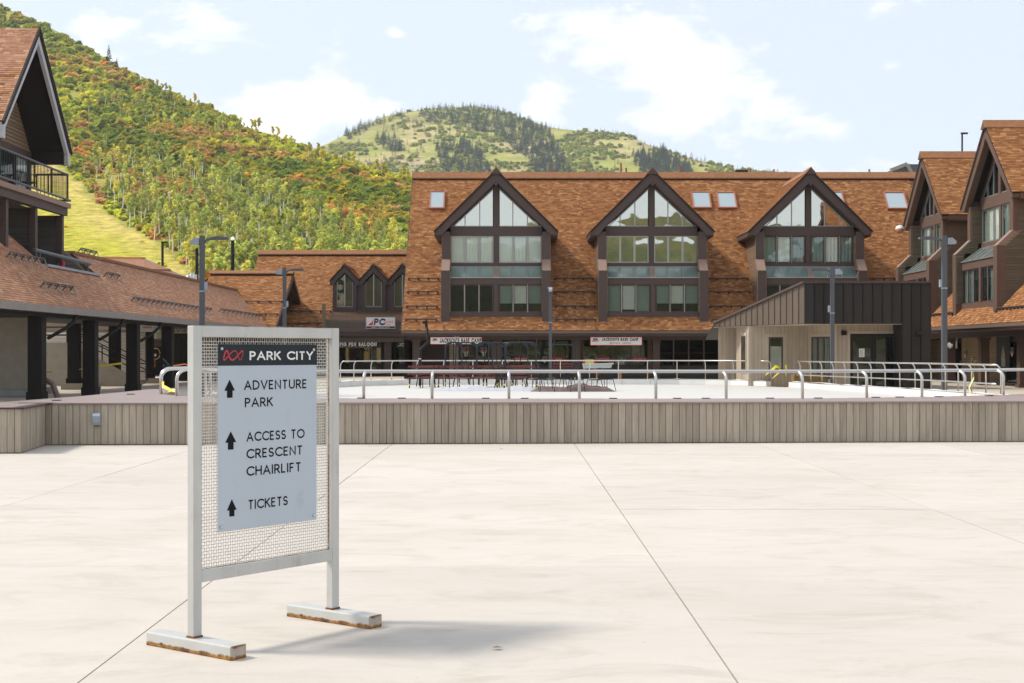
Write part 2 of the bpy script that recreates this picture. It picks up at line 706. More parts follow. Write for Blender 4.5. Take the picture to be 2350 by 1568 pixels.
M_conc = concrete('plaza_concrete', (.565, .515, .462), (.42, .368, .31), (.605, .565, .52))
M_conc2 = mat('walk_concrete', (.52, .45, .37), .85, var=.08, vs_=.5, dirt=(.34, .28, .22), dirt_scale=.4)
M_joint = mat('joint_dark', (.20, .17, .14), .95)
M_earth = mat('dry_ground', (.22, .20, .10), .95, var=.25, vs_=.05)
M_ice = mat('rink_floor', (.60, .585, .56), .55, var=.03, vs_=.4)
M_curb = mat('curb_white', (.74, .74, .72), .5, var=.06, vs_=1.5, dirt=(.5, .5, .47), dirt_scale=1.2)
M_plank = mat('deck_wall_plank', None, .8, var=.20, vs_=3.2, stretch=(3.0, 3.0, .30), bump=.25, bs=14,
              tones=[(.32, .268, .208), (.44, .372, .295)], dirt=(.25, .20, .15), dirt_scale=3.0, dirt_lo=.53, dirt_hi=.70)
M_deck = mat('deck_board', None, .40, var=.08, vs_=4, stretch=(.3, 3, 3), tones=[(.27, .198, .185), (.34, .255, .235)])
M_fascia = mat('deck_edge', (.055, .03, .03), .5)
M_steel = mat('steel_rail', (.62, .60, .57), .28, .85, var=.05)
M_black = mat('black_metal', (.012, .012, .013), .5, .0, spec=.3)
M_lamp = mat('lamp_grey', rgb('565a60'), .5, .2, var=.05)
M_lamp_l = mat('lamp_pale', rgb('9aa3ad'), .5, .2)
M_metal = mat('metal_panel_shaded', None, .50, .0, spec=.3, var=.06, vs_=1.5, stretch=(1, 1, .3), tones=[(.024, .020, .018), (.033, .028, .025)])  # front and right cladding coloured darker to stand for its shade
M_metal_sunlit = mat('metal_panel_sunlit', None, .5, .15, var=.06, vs_=1.5, tones=[(.115, .086, .062), (.135, .10, .074)])  # same cladding coloured lighter for the sun on the left face
M_ply = mat('grooved_plywood', None, .75, var=.12, vs_=3, stretch=(4, 4, .4), tones=[(.40, .33, .25), (.45, .37, .285)])
M_plytrim = mat('plywood_trim', (.46, .385, .295), .7, var=.06)
M_white = mat('white_paint', (.78, .78, .76), .5, var=.03)
M_red = mat('sign_red', (.68, .03, .045), .5, var=.02)
M_redlogo = mat('logo_red', (.50, .03, .045), .5, var=.02)
M_navy = mat('sign_navy', (.03, .025, .075), .5, var=.02)
M_blue = mat('sign_blue', (.06, .25, .50), .5, var=.02)
M_ink = mat('sign_ink', (.008, .010, .013), .6, var=.02, spec=.12)
M_maroon = mat('ink_maroon', (.16, .025, .022), .6, var=.02)
M_tan = mat('ink_tan', (.60, .40, .16), .6, var=.02)
M_head = mat('sign_header', rgb('292e33'), .6, var=.06, vs_=4, spec=.2)
M_panel = mat('sign_panel', rgb('b4bdc8'), .40, .15, var=.05, vs_=1.6, stretch=(1, 1, .5), dirt=(.36, .385, .41), dirt_scale=7, dirt_lo=.60, dirt_hi=.80)  # broad tone drift stands for glare; the dirt streaks are separate
M_rust = mat('rust', (.20, .075, .02), .9, var=.4, vs_=12)
M_seat = mat('bench_slat', (.19, .052, .042), .6, var=.25, vs_=2, stretch=(.5, 4, 4))
M_tape_p = mat('pale_tape', (.74, .68, .28), .5, var=.1)
M_tape = mat('yellow_tape', (.80, .66, .03), .5, var=.05)
M_tarp = mat('white_tarp', (.47, .48, .53), .6, var=.08, vs_=1)
M_tarpb = mat('brown_tarp', (.13, .085, .075), .5, var=.3, vs_=1.2)
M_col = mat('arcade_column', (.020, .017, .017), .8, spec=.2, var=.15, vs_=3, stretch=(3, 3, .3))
M_cmu = mat('block_wall', (.30, .265, .215), .9, var=.12, vs_=3, bump=.2, bs=8)
M_copper = mat('skylight_frame', rgb('a4664c'), .6, var=.08)
M_skyglass = glassmat('skylight_glass', (.30, .38, .42), .30, rough=.15, wav=.02)
M_wood = mat('orange_wood', (.38, .19, .06), .6, var=.15, vs_=5)
M_warm = mat('lit_strip', (1.0, .72, .32), .5, var=0, emit=2.5)
M_globe = mat('lit_globe', (.9, .86, .76), .5, var=0, emit=.3)
M_teal = mat('teal_plastic', (.02, .11, .12), .5)
M_trunk = mat('aspen_bark', (.80, .77, .70), .85, var=.25, vs_=1.5, dirt=(.08, .07, .06), dirt_scale=1.5, dirt_lo=.62, dirt_hi=.70)
M_trunkd = mat('dark_bark', (.12, .09, .07), .9, var=.2)
M_leaf = leafmat('foliage', .40)
M_need = leafmat('needles', .10)
M_rock = mat('rock', (.36, .30, .24), .9, var=.25, vs_=.2)


# ================================================================ the setting
g = MB()
g.add([(-2400, -1500, -.12), (2400, -1500, -.12), (2400, 3000, -.12), (-2400, 3000, -.12)], [(0, 1, 2, 3)])
tag(g.build('ground', M_earth), kind='structure')

# ---- plaza: concrete slabs with recessed joints
plaza = thing('plaza', None, None, (0, 10, 0))
plaza['kind'] = 'structure'
MB().box(WF, -40, 40, -30, 26.4, -.11, -.014).build('joint_bed', mat('joint_sand', (.34, .28, .20), .95, var=.3, vs_=1.0), plaza)
XB = [-2.17 + 3.3 * k for k in range(-9, 10)]
YB = [11.0 - 4.0 * 8 + 4.0 * k for k in range(0, 13)]
YB = [y for y in YB if y < 25] + [26.4]
for i in range(len(XB) - 1):
    for j in range(len(YB) - 1):
        b_ = MB()
        h = R.uniform(-.0015, .0015)
        x0, x1, y0, y1 = XB[i] + .006, XB[i + 1] - .006, YB[j] + .0018, YB[j + 1] - .0018
        b_.add([(x0, y0, -.05), (x1, y0, -.05), (x1, y1, -.05), (x0, y1, -.05), (x0, y0, h), (x1, y0, h), (x1, y1, h), (x0, y1, h)],
               [(4, 5, 6, 7), (0, 1, 5, 4), (1, 2, 6, 5), (2, 3, 7, 6), (3, 0, 4, 7)])
        b_.build('concrete_slab', M_conc, plaza)

w_ = MB()
w_.add([(-60, 26.4, -.02), (60, 26.4, -.02), (60, 135, -.02), (-60, 135, -.02)], [(0, 1, 2, 3)])
tag(w_.build('walkway', M_conc2), kind='structure')

# ---- rink floor
RK = [(-8.2, 66.5), (-7.6, 69), (-6.2, 71.0), (-4.2, 72.4), (-2, 72.9), (9, 72.9), (11, 71.6), (12.4, 69), (13.0, 67.2), (13.9, 61), (15.3, 53), (15.8, 44), (15.5, 36), (12, 27.9), (-8, 27.9), (-9, 36), (-9, 60)]
r_ = MB()
r_.prism([(x, y, -.10) for x, y in RK], (0, 0, .12))
tag(r_.build('rink_floor', M_ice), kind='structure')


def edge_curve(pts, n):
    """evenly spaced points along a polyline"""
    P = [Vector((p[0], p[1], 0)) for p in pts]
    L = [0]
    for a, b in zip(P, P[1:]):
        L.append(L[-1] + (b - a).length)
    out = []
    for k in range(n + 1):
        s = L[-1] * k / n
        i = max(j for j in range(len(P)) if L[j] <= s + 1e-9)
        i = min(i, len(P) - 2)
        out.append(P[i].lerp(P[i + 1], (s - L[i]) / (L[i + 1] - L[i])))
    return out


def curb(pts, n, label):
    t = thing('rink_curb', label, 'curb', (pts[0][0], pts[0][1], 0), 'white boards round the rink')
    c = edge_curve(pts, n)
    for i in range(n):
        a, b = c[i], c[i + 1]
        d = (b - a).normalized()
        q = Vector((-d.y, d.x, 0))
        a2, b2 = a + d * .006, b - d * .006
        h0, h1 = .27 + R.uniform(-.006, .006), .27 + R.uniform(-.006, .006)
        v = [a2 - q * .02, b2 - q * .02, b2 + q * .28, a2 + q * .28]
        m = MB()
        m.add([p + Vector((0, 0, .03)) for p in v] + [v[0] + Vector((0, 0, h0)), v[1] + Vector((0, 0, h1)), v[2] + Vector((0, 0, h1)), v[3] + Vector((0, 0, h0))],
              [(4, 5, 6, 7), (0, 1, 5, 4), (1, 2, 6, 5), (2, 3, 7, 6), (3, 0, 4, 7)])
        m.build('curb_board', M_curb, t)
    # loose cover strip lying wavy on the top
    st = MB()
    m_ = n * 5
    cc = edge_curve(pts, m_)
    vv, ff = [], []
    for i, p in enumerate(cc):
        d = (cc[min(i + 1, m_)] - cc[max(i - 1, 0)]).normalized()
        q = Vector((-d.y, d.x, 0))
        z = .285 + .03 * max(0, math.sin(i * .9 + math.sin(i * .37) * 2)) ** 2
        vv += [p - q * .03 + Vector((0, 0, z)), p + q * .28 + Vector((0, 0, z + .012))]
        if i:
            ff.append((2 * i - 2, 2 * i, 2 * i + 1, 2 * i - 1))
    st.add(vv, ff)
    st.build('cover_strip', M_curb, t, smooth=True)
    return t


FAR = [(-8.2, 66.5), (-7.6, 69), (-6.2, 71.0), (-4.2, 72.4), (-2, 72.9), (4, 72.9), (9, 72.9), (11, 71.6), (12.35, 69.0)]
RIGHT = [(13.05, 67.0), (13.9, 61), (15.3, 53), (15.8, 44), (15.6, 38)]
curb(FAR, 18, 'white rink boards along the far side in front of the shop row')
curb(RIGHT, 14, 'white rink boards curving in front of the dark metal kiosk')


# ---- raised deck at the near edge of the rink
def front_y(x):
    return 25.42 + (x + 8.35) * .054


BACK = [(-8.9, 35), (-8.2, 35), (-7.95, 33), (-7.5, 30.8), (-6.9, 29.6), (-6, 28.7), (-4, 28.05), (0, 27.85), (4, 27.85), (6, 28.0), (8.5, 29.0), (11, 30.7), (13.5, 33.2), (15, 36)]


def back_y(x):
    pts = BACK[1:]
    for (a, b), (c, d) in zip(pts, pts[1:]):
        if a <= x <= c:
            return b + (d - b) * (x - a) / (c - a)
    return 35


DH = .756
deck = thing('raised_deck', 'raised deck with weathered grey plank front running across the plaza', 'deck', (0, 26, 0))
# inner dark body
mb = MB()
body = [(-8.29, front_y(-8.3) + .06)] + [(x, front_y(x) + .06) for x in (0, 8, 14.5)] + [(15, 36)] + [(x, y) for x, y in BACK[::-1][1:]]
mb.prism([(x, y, 0) for x, y in body], (0, 0, DH - .035))
mb.prism([(-30, 23.45, 0), (-8.12, 23.45, 0), (-8.42, 26.2, 0), (-8.9, 35, 0), (-9.6, 27, 0), (-30, 25.5, 0)], (0, 0, DH - .035))
mb.build('deck_body', M_joint, deck)
# planks on the front
pp = .1242


def planks(ax, ay, bx, by, zt):
    a, b = Vector((ax, ay, 0)), Vector((bx, by, 0))
    L = (b - a).length
    d = (b - a) / L
    q = Vector((d.y, -d.x, 0))
    k = 0
    while k * pp < L:
        s0, s1 = k * pp + .0045, min((k + 1) * pp - .0045, L)
        k += 1
        if s1 - s0 < .02:
            continue
        e = R.uniform(0, .004)
        p, r = a + d * s0, a + d * s1
        vs_ = []
        for c in (p, r):
            vs_ += [c - q * .03, c + q * (.012 + e)]
        v8 = [Vector((v.x, v.y, z)) for z in (.012, zt) for v in (vs_[0], vs_[1], vs_[3], vs_[2])]
        piece(deck, 'plank', deck, (None, v8, [(4, 5, 6, 7), (0, 1, 5, 4), (1, 2, 6, 5), (2, 3, 7, 6)]), None, M_plank, R.random(), .1)


planks(-8.35, front_y(-8.35), 14.6, front_y(14.6), DH - .03)
planks(-8.06, 23.35, -8.35, front_y(-8.35), DH - .03)
planks(-14, 23.35, -8.06, 23.35, DH - .03)
# edge board and top boards
mb = MB()
for (x0, x1) in ((-8.32, -4), (-4, 3), (3, 9), (9, 14.6)):
    y0, y1 = front_y(x0), front_y(x1)
    mb.prism([(x0 + .002, y0 - .045, DH - .03), (x1 - .002, y1 - .045, DH - .03), (x1 - .002, y1 + .03, DH - .03), (x0 + .002, y0 + .03, DH - .03)], (0, 0, .027))
mb.prism([(-8.05, 23.32, DH - .03), (-7.99, 23.30, DH - .03), (-8.28, front_y(-8.3), DH - .03), (-8.35, front_y(-8.3), DH - .03)], (0, 0, .027))
mb.prism([(-14, 23.30, DH - .03), (-8.02, 23.30, DH - .03), (-8.02, 23.36, DH - .03), (-14, 23.36, DH - .03)], (0, 0, .027))
mb.build('edge_board', M_fascia, deck)
bw = .142
for k in range(0, 68):
    off = -.05 + k * bw
    # the stretch of this board that lies on the deck
    runs, cur = [], None
    X = -8.9
    while X <= 14.6:
        y = front_y(max(X, -8.4)) + off
        if X < -8.3:
            inside = off > .2 and y < 35
        else:
            inside = y + bw * .6 < back_y(min(X, 14.9))
        if inside:
            cur = [X, X] if cur is None else [cur[0], X]
        elif cur:
            runs.append(cur)
            cur = None
        X += .1
    if cur:
        runs.append(cur)
    for a, b in runs:
        if b - a < .4:
            continue
        n = max(1, round((b - a) / 4.5))
        for i in range(n):
            x0, x1 = a + (b - a) * i / n + .002, a + (b - a) * (i + 1) / n - .002
            ya, yb_ = front_y(x0) + off, front_y(x1) + off
            v8 = [(x0, ya, DH - .028), (x1, yb_, DH - .028), (x1, yb_ + bw - .006, DH - .028), (x0, ya + bw - .006, DH - .028)]
            v8 += [(p[0], p[1], DH) for p in v8]
            piece(deck, 'deck_board', deck, (None, v8, [(4, 5, 6, 7), (0, 1, 5, 4), (1, 2, 6, 5), (2, 3, 7, 6), (3, 0, 4, 7)]), None, M_deck, R.random(), .3)
for k in range(-40, 0):     # boards of the left arm run towards the rink
    x0 = -8.05 + k * .142
    ya, yb_ = 23.31, 25.1 + min(0, k) * -.004
    if k < -40:
        break
    v8 = [(x0 - .136, ya, DH - .028), (x0, ya, DH - .028), (x0 - .17, yb_, DH - .028), (x0 - .306, yb_, DH - .028)]
    v8 += [(p[0], p[1], DH) for p in v8]
    piece(deck, 'deck_board', deck, (None, v8, [(4, 5, 6, 7), (0, 1, 5, 4), (1, 2, 6, 5), (2, 3, 7, 6), (3, 0, 4, 7)]), None, M_deck, R.random(), .3)
for px in (829, 922, 1115, 1204, 1407, 1554, 1620, 1767, 1878, 2010, 2065, 2155, 2270, 300, 130):
    X = (px - 1175) / F * 27.8
    Y = (back_y(X) - .1) if px > 400 else (30.5 if px == 300 else 26.6)
    X = (px - 1175) / F * Y
    MB().box(WF, X - .075, X + .075, Y - .06, Y + .06, DH + .002, DH + .016).build('cover_plate', M_fascia, deck)

o = thing('outlet_cover', 'small grey weatherproof outlet cover on the left part of the plank deck wall', 'outlet', (-7.42, 25.4, .45))
fo = Fr((-7.42, front_y(-7.42) - .018, .36), (1, 0, 0), (0, -1, 0))
m = MB()
m.prism([fo(-.065, 0, 0), fo(-.065, .05, 0), fo(-.065, .085, .05), fo(-.065, .085, .16), fo(-.065, .05, .215), fo(-.065, 0, .215)], (.13, 0, 0))
m.build('cover', M_lamp_l, o)
MB().box(fo, -.04, .04, 0, .04, -.025, 0).build('base', M_lamp, o)


# ---------------------------------------------------------------- hills
def lerp_pts(pts, x):
    for (a, b), (c, d) in zip(pts, pts[1:]):
        if a <= x <= c:
            return b + (d - b) * (x - a) / (c - a)
    return pts[0][1] if x < pts[0][0] else pts[-1][1]


SIL = [(-1500, -330), (-700, -190), (-300, -80), (0, 14), (100, 56), (200, 108), (300, 170), (400, 222), (550, 290), (620, 322), (700, 350), (760, 375), (850, 402), (940, 425), (1050, 455), (1200, 510), (1400, 585), (1700, 680)]


def inside(poly, x, y):
    c = False
    n = len(poly)
    for i in range(n):
        (a, b), (d, e) = poly[i], poly[(i + 1) % n]
        if (b > y) != (e > y) and x < (d - a) * (y - b) / (e - b) + a:
            c = not c
    return c


MEADOW = [(-900, 300), (60, 335), (108, 352), (150, 400), (205, 455), (262, 505), (330, 550), (395, 585), (430, 640), (430, 900), (-900, 900)]


def fnoise(x, y, s, seed=0):
    return mnoise.noise(Vector((x * s, y * s, seed * 7.3)))


def hill_pt(px, t):
    """a place on the near hill: t = 0 at its foot, 1 on its crest"""
    ys = lerp_pts(SIL, px)
    yb = 690
    d0, d1 = 285, 285 + (690 - ys) * .78
    y = yb + (ys - yb) * t
    d = d0 + (d1 - d0) * t ** 1.15
    p = PX(px, y, d)
    bumpy = 1.6 * fnoise(p.x, p.y, .02, 1) * math.sin(math.pi * min(1, t * 1.0))
    return p + Vector((0, 0, bumpy)), y


def hill_col(px, y, p):
    if inside(MEADOW, px + 14 * fnoise(p.x, p.y, .04, 3), y + 8 * fnoise(p.x, p.y, .05, 4)):
        k = fnoise(p.x, p.y, .035, 5) * .8 + fnoise(p.x, p.y, .14, 6) * .5
        edge = (px - lerp_pts([(335, 60), (400, 150), (505, 262), (585, 395), (640, 430)], y))
        dry = max(0, min(1, .66 + edge / 230 + k * .6 + max(0, (500 - y) / 330)))
        a, b = Vector((.42, .39, .04)), Vector((.60, .44, .16))
        return a.lerp(b, dry)
    k = .5 + .5 * fnoise(p.x, p.y, .05, 8)
    return Vector((.29, .31, .05)).lerp(Vector((.38, .32, .08)), k)


def sheet(name, cols, rows, f, colf, mat_, back):
    V, C, FA = [], [], []
    for i, px in enumerate(cols):
        for j in range(rows + 1):
            p, y = f(px, j / rows)
            V.append(p)
            C.append((*colf(px, y, p), 1))
        V.append(V[-1] + Vector(back))
        C.append(C[-1])
    n = rows + 2
    for i in range(len(cols) - 1):
        for j in range(n - 1):
            FA.append((i * n + j, (i + 1) * n + j, (i + 1) * n + j + 1, i * n + j + 1))
    me = bpy.data.meshes.new(name)
    me.from_pydata(V, [], FA)
    me.materials.append(mat_)
    me.polygons.foreach_set('use_smooth', [True] * len(FA))
    ca = me.color_attributes.new('col', 'FLOAT_COLOR', 'POINT')
    ca.data.foreach_set('color', [c for q in C for c in q])
    o = bpy.data.objects.new(name, me)
    COL.objects.link(o)
    return tag(o, kind='structure')


def groundmat(name, nscale, amp):
    m = bpy.data.materials.new(name)
    m.use_nodes = True
    t = m.node_tree
    b = t.nodes['Principled BSDF']
    b.inputs['Roughness'].default_value = .95
    b.inputs['Specular IOR Level'].default_value = .1
    at = N(t, 'ShaderNodeAttribute', attribute_name='col')
    tcx = N(t, 'ShaderNodeTexCoord')
    nz = N(t, 'ShaderNodeTexNoise')
    nz.inputs['Scale'].default_value = nscale
    nz.inputs['Detail'].default_value = 8
    nz.inputs['Roughness'].default_value = .7
    t.links.new(tcx.outputs['Object'], nz.inputs['Vector'])
    mx = N(t, 'ShaderNodeMixRGB', blend_type='MULTIPLY')
    mx.inputs['Fac'].default_value = 1
    cb = N(t, 'ShaderNodeCombineColor')
    f = mathn(t, 'ADD', mathn(t, 'MULTIPLY', mathn(t, 'SUBTRACT', nz.outputs['Fac'], .5), amp), 1.0)
    for i in range(3):
        t.links.new(f, cb.inputs[i])
    t.links.new(at.outputs['Color'], mx.inputs['Color1'])
    t.links.new(cb.outputs[0], mx.inputs['Color2'])
    t.links.new(mx.outputs[0], b.inputs['Base Color'])
    bp = N(t, 'ShaderNodeBump')
    bp.inputs['Strength'].default_value = 1
    bp.inputs['Distance'].default_value = .25
    t.links.new(nz.outputs['Fac'], bp.inputs['Height'])
    t.links.new(bp.outputs[0], b.inputs['Normal'])
    return m


M_hill = groundmat('hill_ground', .35, 2.6)
M_mount = groundmat('mountain_ground', .03, 1.8)
cols = list(range(-1500, 1720, 14))
sheet('hillside', cols, 60, hill_pt, hill_col, M_hill, (0, 120, -90))

MSIL = [(200, 470), (600, 420), (700, 352), (755, 328), (800, 305), (880, 268), (940, 256), (1000, 248), (1090, 244), (1150, 255), (1180, 266), (1260, 293), (1320, 300), (1400, 303), (1450, 315), (1500, 338), (1600, 368), (1700, 390), (1790, 400), (2000, 440), (2300, 480), (2700, 520)]


def mount_pt(px, t):
    ys = lerp_pts(MSIL, px)
    yb = 560
    y = yb + (ys - yb) * t
    d = 1000 + (560 - ys) * 2.6 * t ** 1.1
    p = PX(px, y, d)
    return p + Vector((0, 0, 5 * fnoise(p.x, p.y, .006, 2) * math.sin(math.pi * t))), y


def mount_col(px, y, p):
    k = fnoise(p.x, p.y, .012, 9) + .5 * fnoise(p.x, p.y, .05, 10)
    c = Vector((.33, .335, .08)).lerp(Vector((.48, .37, .20)), max(0, min(1, .5 + 1.3 * (k - .22))))
    k2 = fnoise(p.x, p.y, .02, 12)
    if k2 > .15:
        c = c.lerp(Vector((.29, .33, .07)), min(1, (k2 - .15) * 5))
    return c


sheet('mountain', list(range(200, 2710, 12)), 50, mount_pt, mount_col, M_mount, (0, 400, -200))


# the valley side behind the viewer, seen only in the window glass
def back_pt(px, t):
    x = (px - 1000) * 1.0
    ridge = 60 + 15 * math.sin(x * .012 + 1) + 22 * fnoise(x, 0, .011, 3) + 7 * fnoise(x, 0, .05, 4)
    d = 330 + 260 * t
    p = Vector((x, -d, -1 + ridge * t))
    return p + Vector((0, 0, 4 * fnoise(x, d, .03, 6))), 0


def back_col(px, y, p):
    k = .5 + .8 * fnoise(p.x, p.y + p.z, .02, 4)
    return Vector((.045, .062, .015)).lerp(Vector((.13, .125, .03)), max(0, min(1, k)))


sheet('valley_hill', list(range(-200, 2200, 20))[::-1], 24, back_pt, back_col, groundmat('valley_ground', .10, 3.0), (0, -120, -80))


# ================================================================ building parts
def poly_part(name, fr, pts, v0, v1, mt, parent, **k):
    """a flat outline in the u-w plane given thickness from v0 to v1"""
    m = MB()
    m.prism([fr(p[0], v0, p[1]) for p in pts], fr.v * (v1 - v0))
    return m.build(name, mt, parent, **k)


def frame_mesh(fr, u0, u1, w0, w1, v, t, dpt=.05):
    m = MB()
    m.box(fr, u0, u0 + t, v, v + dpt, w0, w1)
    m.box(fr, u1 - t, u1, v, v + dpt, w0, w1)
    m.box(fr, u0 + t, u1 - t, v, v + dpt, w0, w0 + t)
    m.box(fr, u0 + t, u1 - t, v, v + dpt, w1 - t, w1)
    return m


def window(b, fr, u0, u1, w0, w1, v, style, fm, t=.06, g=None):
    wn = frame_mesh(fr, u0, u1, w0, w1, v - .02, t).build('window', fm, b)
    gl = {'mir': G_mir, 'dark': G_dark, 'dim': G_dark}.get(style, g or G_blind)
    m = MB()
    m.box(fr, u0 + t, u1 - t, v - .008, v + .004, w0 + t, w1 - t)
    m.build('pane', gl, wn)
    a = (u0 + t, u1 - t, v - .06, v - .045)
    if style == 'white':
        MB().box(fr, *a, w0 + t, w1 - t).build('blind', M_blindw, wn)
    elif style == 'green':
        MB().box(fr, *a, w0 + t, w1 - t).build('blind', M_blindg, wn)
    elif style == 'curtain':
        wavy(fr, u0 + t, u1 - t, v - .10, w0 + t, w1 - t).build('curtain', M_curtain, wn)
    elif style == 'wcurtain':
        wavy(fr, u0 + t, u1 - t, v - .05, w0 + t, w1 - t).build('curtain', M_blindw, wn)
    elif style == 'half':
        MB().box(fr, *a, w0 + (w1 - w0) * .32, w1 - t).build('blind', M_blind, wn)
    elif style == 'halfg':
        MB().box(fr, *a, w0 + (w1 - w0) * .32, w1 - t).build('blind', M_blindg, wn)
    elif style == 'low':
        MB().box(fr, *a, w0 + (w1 - w0) * .10, w1 - t).build('blind', M_blind, wn)
    return wn


def wavy(fr, u0, u1, v, w0, w1):
    m = MB()
    n = max(6, int((u1 - u0) / .06))
    vv, ff = [], []
    for i in range(n + 1):
        u = u0 + (u1 - u0) * i / n
        o_ = .025 * math.sin(i * 1.9)
        vv += [fr(u, v + o_, w0), fr(u, v + o_, w1)]
        if i:
            ff.append((2 * i - 2, 2 * i, 2 * i + 1, 2 * i - 1))
    m.add(vv, ff)
    return m


def slab_roof(part_name, b, quad, th, mt):
    """roof plate: quad given as its top face, thickness below"""
    q = [Vector(p) for p in quad]
    n = (q[1] - q[0]).cross(q[2] - q[1]).normalized()
    if n.z < 0:
        n = -n
    m = MB()
    m.prism([p - n * .004 for p in q], n * -th)
    return m.build(part_name, mt, b)


def cover(b, part, quad, mt, **k):
    """shingles over a roof quad whose first edge is the eave"""
    q = [Vector(p) for p in quad]
    U = (q[1] - q[0]).normalized()
    n = U.cross(q[-1] - q[0]).normalized()
    S = n.cross(U).normalized()
    if S.z < 0:
        S = -S
    poly = [((p - q[0]).dot(U), (p - q[0]).dot(S)) for p in q]
    shingles(b, part, q[0], U, S, poly, mt, **k)


def dormer(b, fr, slope, veave, styles, trim, sid, glass_g, shing, top_fm, low_fm, side=(1, 1)):
    """tall gabled bay: three storeys of windows, the upper two set back over a sloped glass strip.
    fr: u along the front, v outward, w up (w = 0 at the ground)"""
    vr = lambda w: veave - (w - 3.2) / slope
    VU = -.80
    RV = VU + .20            # front of the overhanging gable
    RU, RB = .50, .26        # how far the glass stands back behind the posts
    gable_w = lambda u: 12.42 - .937 * abs(u)
    for s in (-1, 1):
        a, c = sorted((s * 2.9, s * 3.43))
        MB().box(fr, a, c, -.45, 0, 3.62, 6.8).build('post', trim, b)
        MB().box(fr, a - .01, c + .01, -.3, .02, 3.30, 3.61).build('post_flashing', M_cap, b)
        poly = [(0.0, 6.802), (-.45, 6.802), (VU - .45, 7.55), (VU + .02, 7.55)]
        # lapped boards on the inner side of the post
        jf = Fr(fr(s * 2.895, 0, 0), fr.v, fr.u * -s, fr.w)
        boards(b, b, jf, [(-RB - .1, 4.2), (-.03, 4.2), (-.03, 6.75), (-RB - .1, 6.75)], .135, sid, v=.012)
        boards(b, b, jf, [(VU - RU - .1, 7.38), (VU - .03, 7.38), (VU - .03, 9.06), (VU - RU - .1, 9.06)], .135, sid, v=.012)
        boards(b, b, jf, [(VU - .3, 6.85), (-.12, 6.85), (VU, 7.52), (VU - .4, 7.52)], .135, sid, v=.012)
        m = MB()
        m.prism([fr(a + .003, p[0], p[1]) for p in poly], fr.u * (c - a - .006))
        m.build('post_shoulder', M_cap, b)  # shoulder colour holds the light caught by its upward face
        MB().box(fr, a + .02, c - .02, VU - .95, VU + .02, 7.553, 9.3).build('post', trim, b)
        # cheek wall of lapped boards
        cf = Fr(fr(s * 3.40, 0, 0), fr.v, fr.u * s, fr.w)
        cheek = [(vr(3.5) - .1, 3.5), (-.03, 3.5), (-.03, 6.8), (VU - .03, 7.55), (VU - .03, 9.62), (vr(9.62), 9.62)]
        for pl in ([(vr(3.5), 3.5), (-.2, 3.5), (-.2, 6.78), (VU - .2, 7.5), (vr(7.5), 7.5)], [(vr(7.5), 7.5), (VU - .2, 7.5), (VU - .2, 9.6), (vr(9.6), 9.6)]):
            m = MB()
            m.prism([cf(p[0], -.06, p[1]) for p in pl], cf.v * .05)
            m.build('cheek_wall', trim, b)
            boards(b, b, cf, pl, .135, sid, v=.0)
        m = MB()
        m.box(cf, -.22, -.03, -.0, .035, 3.62, 6.8)
        m.box(cf, VU - .22, VU, -.0, .035, 7.5, 9.5)
        m.build('corner_board', M_siding_trim if sid is M_siding else trim, b)
    # beams
    for (w0, w1, v0, v1, name) in ((3.93, 4.19, -.28 - RB, -.03 - RB, 'sill_beam'), (5.94, 6.33, -.35 - RB, -.04 - RB, 'beam'), (7.10, 7.36, VU - .3 - RU, VU - .03 - RU, 'sill_beam'), (9.08, 9.66, VU - .3 - RU, VU - RU, 'beam')):
        MB().box(fr, -2.9, 2.9, v0, v1, w0, w1).build(name, trim, b)
    MB().box(fr, -2.9, 2.9, -.9, -.1 - RB, 3.5, 3.925).build('apron', trim, b)
    MB().box(fr, -.15, .15, -.28 - RB, -.04 - RB, 4.192, 5.938).build('centre_post', trim, b)
    MB().box(fr, -.15, .15, VU - .25 - RU, VU - .02 - RU, 7.363, 9.078).build('centre_post', trim, b)
    MB().box(fr, -.17, .17, VU - .25 - RU, VU + .01 - RU, 9.662, 12.2).build('centre_post', trim, b)
    # rooms behind the glass
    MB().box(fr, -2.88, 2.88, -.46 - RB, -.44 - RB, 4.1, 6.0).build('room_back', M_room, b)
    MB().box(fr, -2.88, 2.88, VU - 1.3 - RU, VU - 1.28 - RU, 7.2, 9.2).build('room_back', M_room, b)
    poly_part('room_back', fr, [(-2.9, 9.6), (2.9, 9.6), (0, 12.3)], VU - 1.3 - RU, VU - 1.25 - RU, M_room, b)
    # windows
    us = [.17, 1.07, 1.98, 2.88]
    for row, (w0, w1, v, fm) in enumerate(((7.365, 9.075, VU - .10 - RU, top_fm), (4.195, 5.935, -.12 - RB, low_fm))):
        for s in (-1, 1):
            for k in range(3):
                a, c = sorted((s * us[k], s * us[k + 1]))
                window(b, fr, a + .006, c - .006, w0 + .004, w1 - .004, v, styles[row][k + 3 if s > 0 else 2 - k], fm, g=G_low if row else G_blind)
        for s in (-1, 1):
            for k in (1, 2):
                MB().box(fr, s * us[k] - .02, s * us[k] + .02, v + .035, v + .05, w0, w1).build('mullion', M_alu, b)
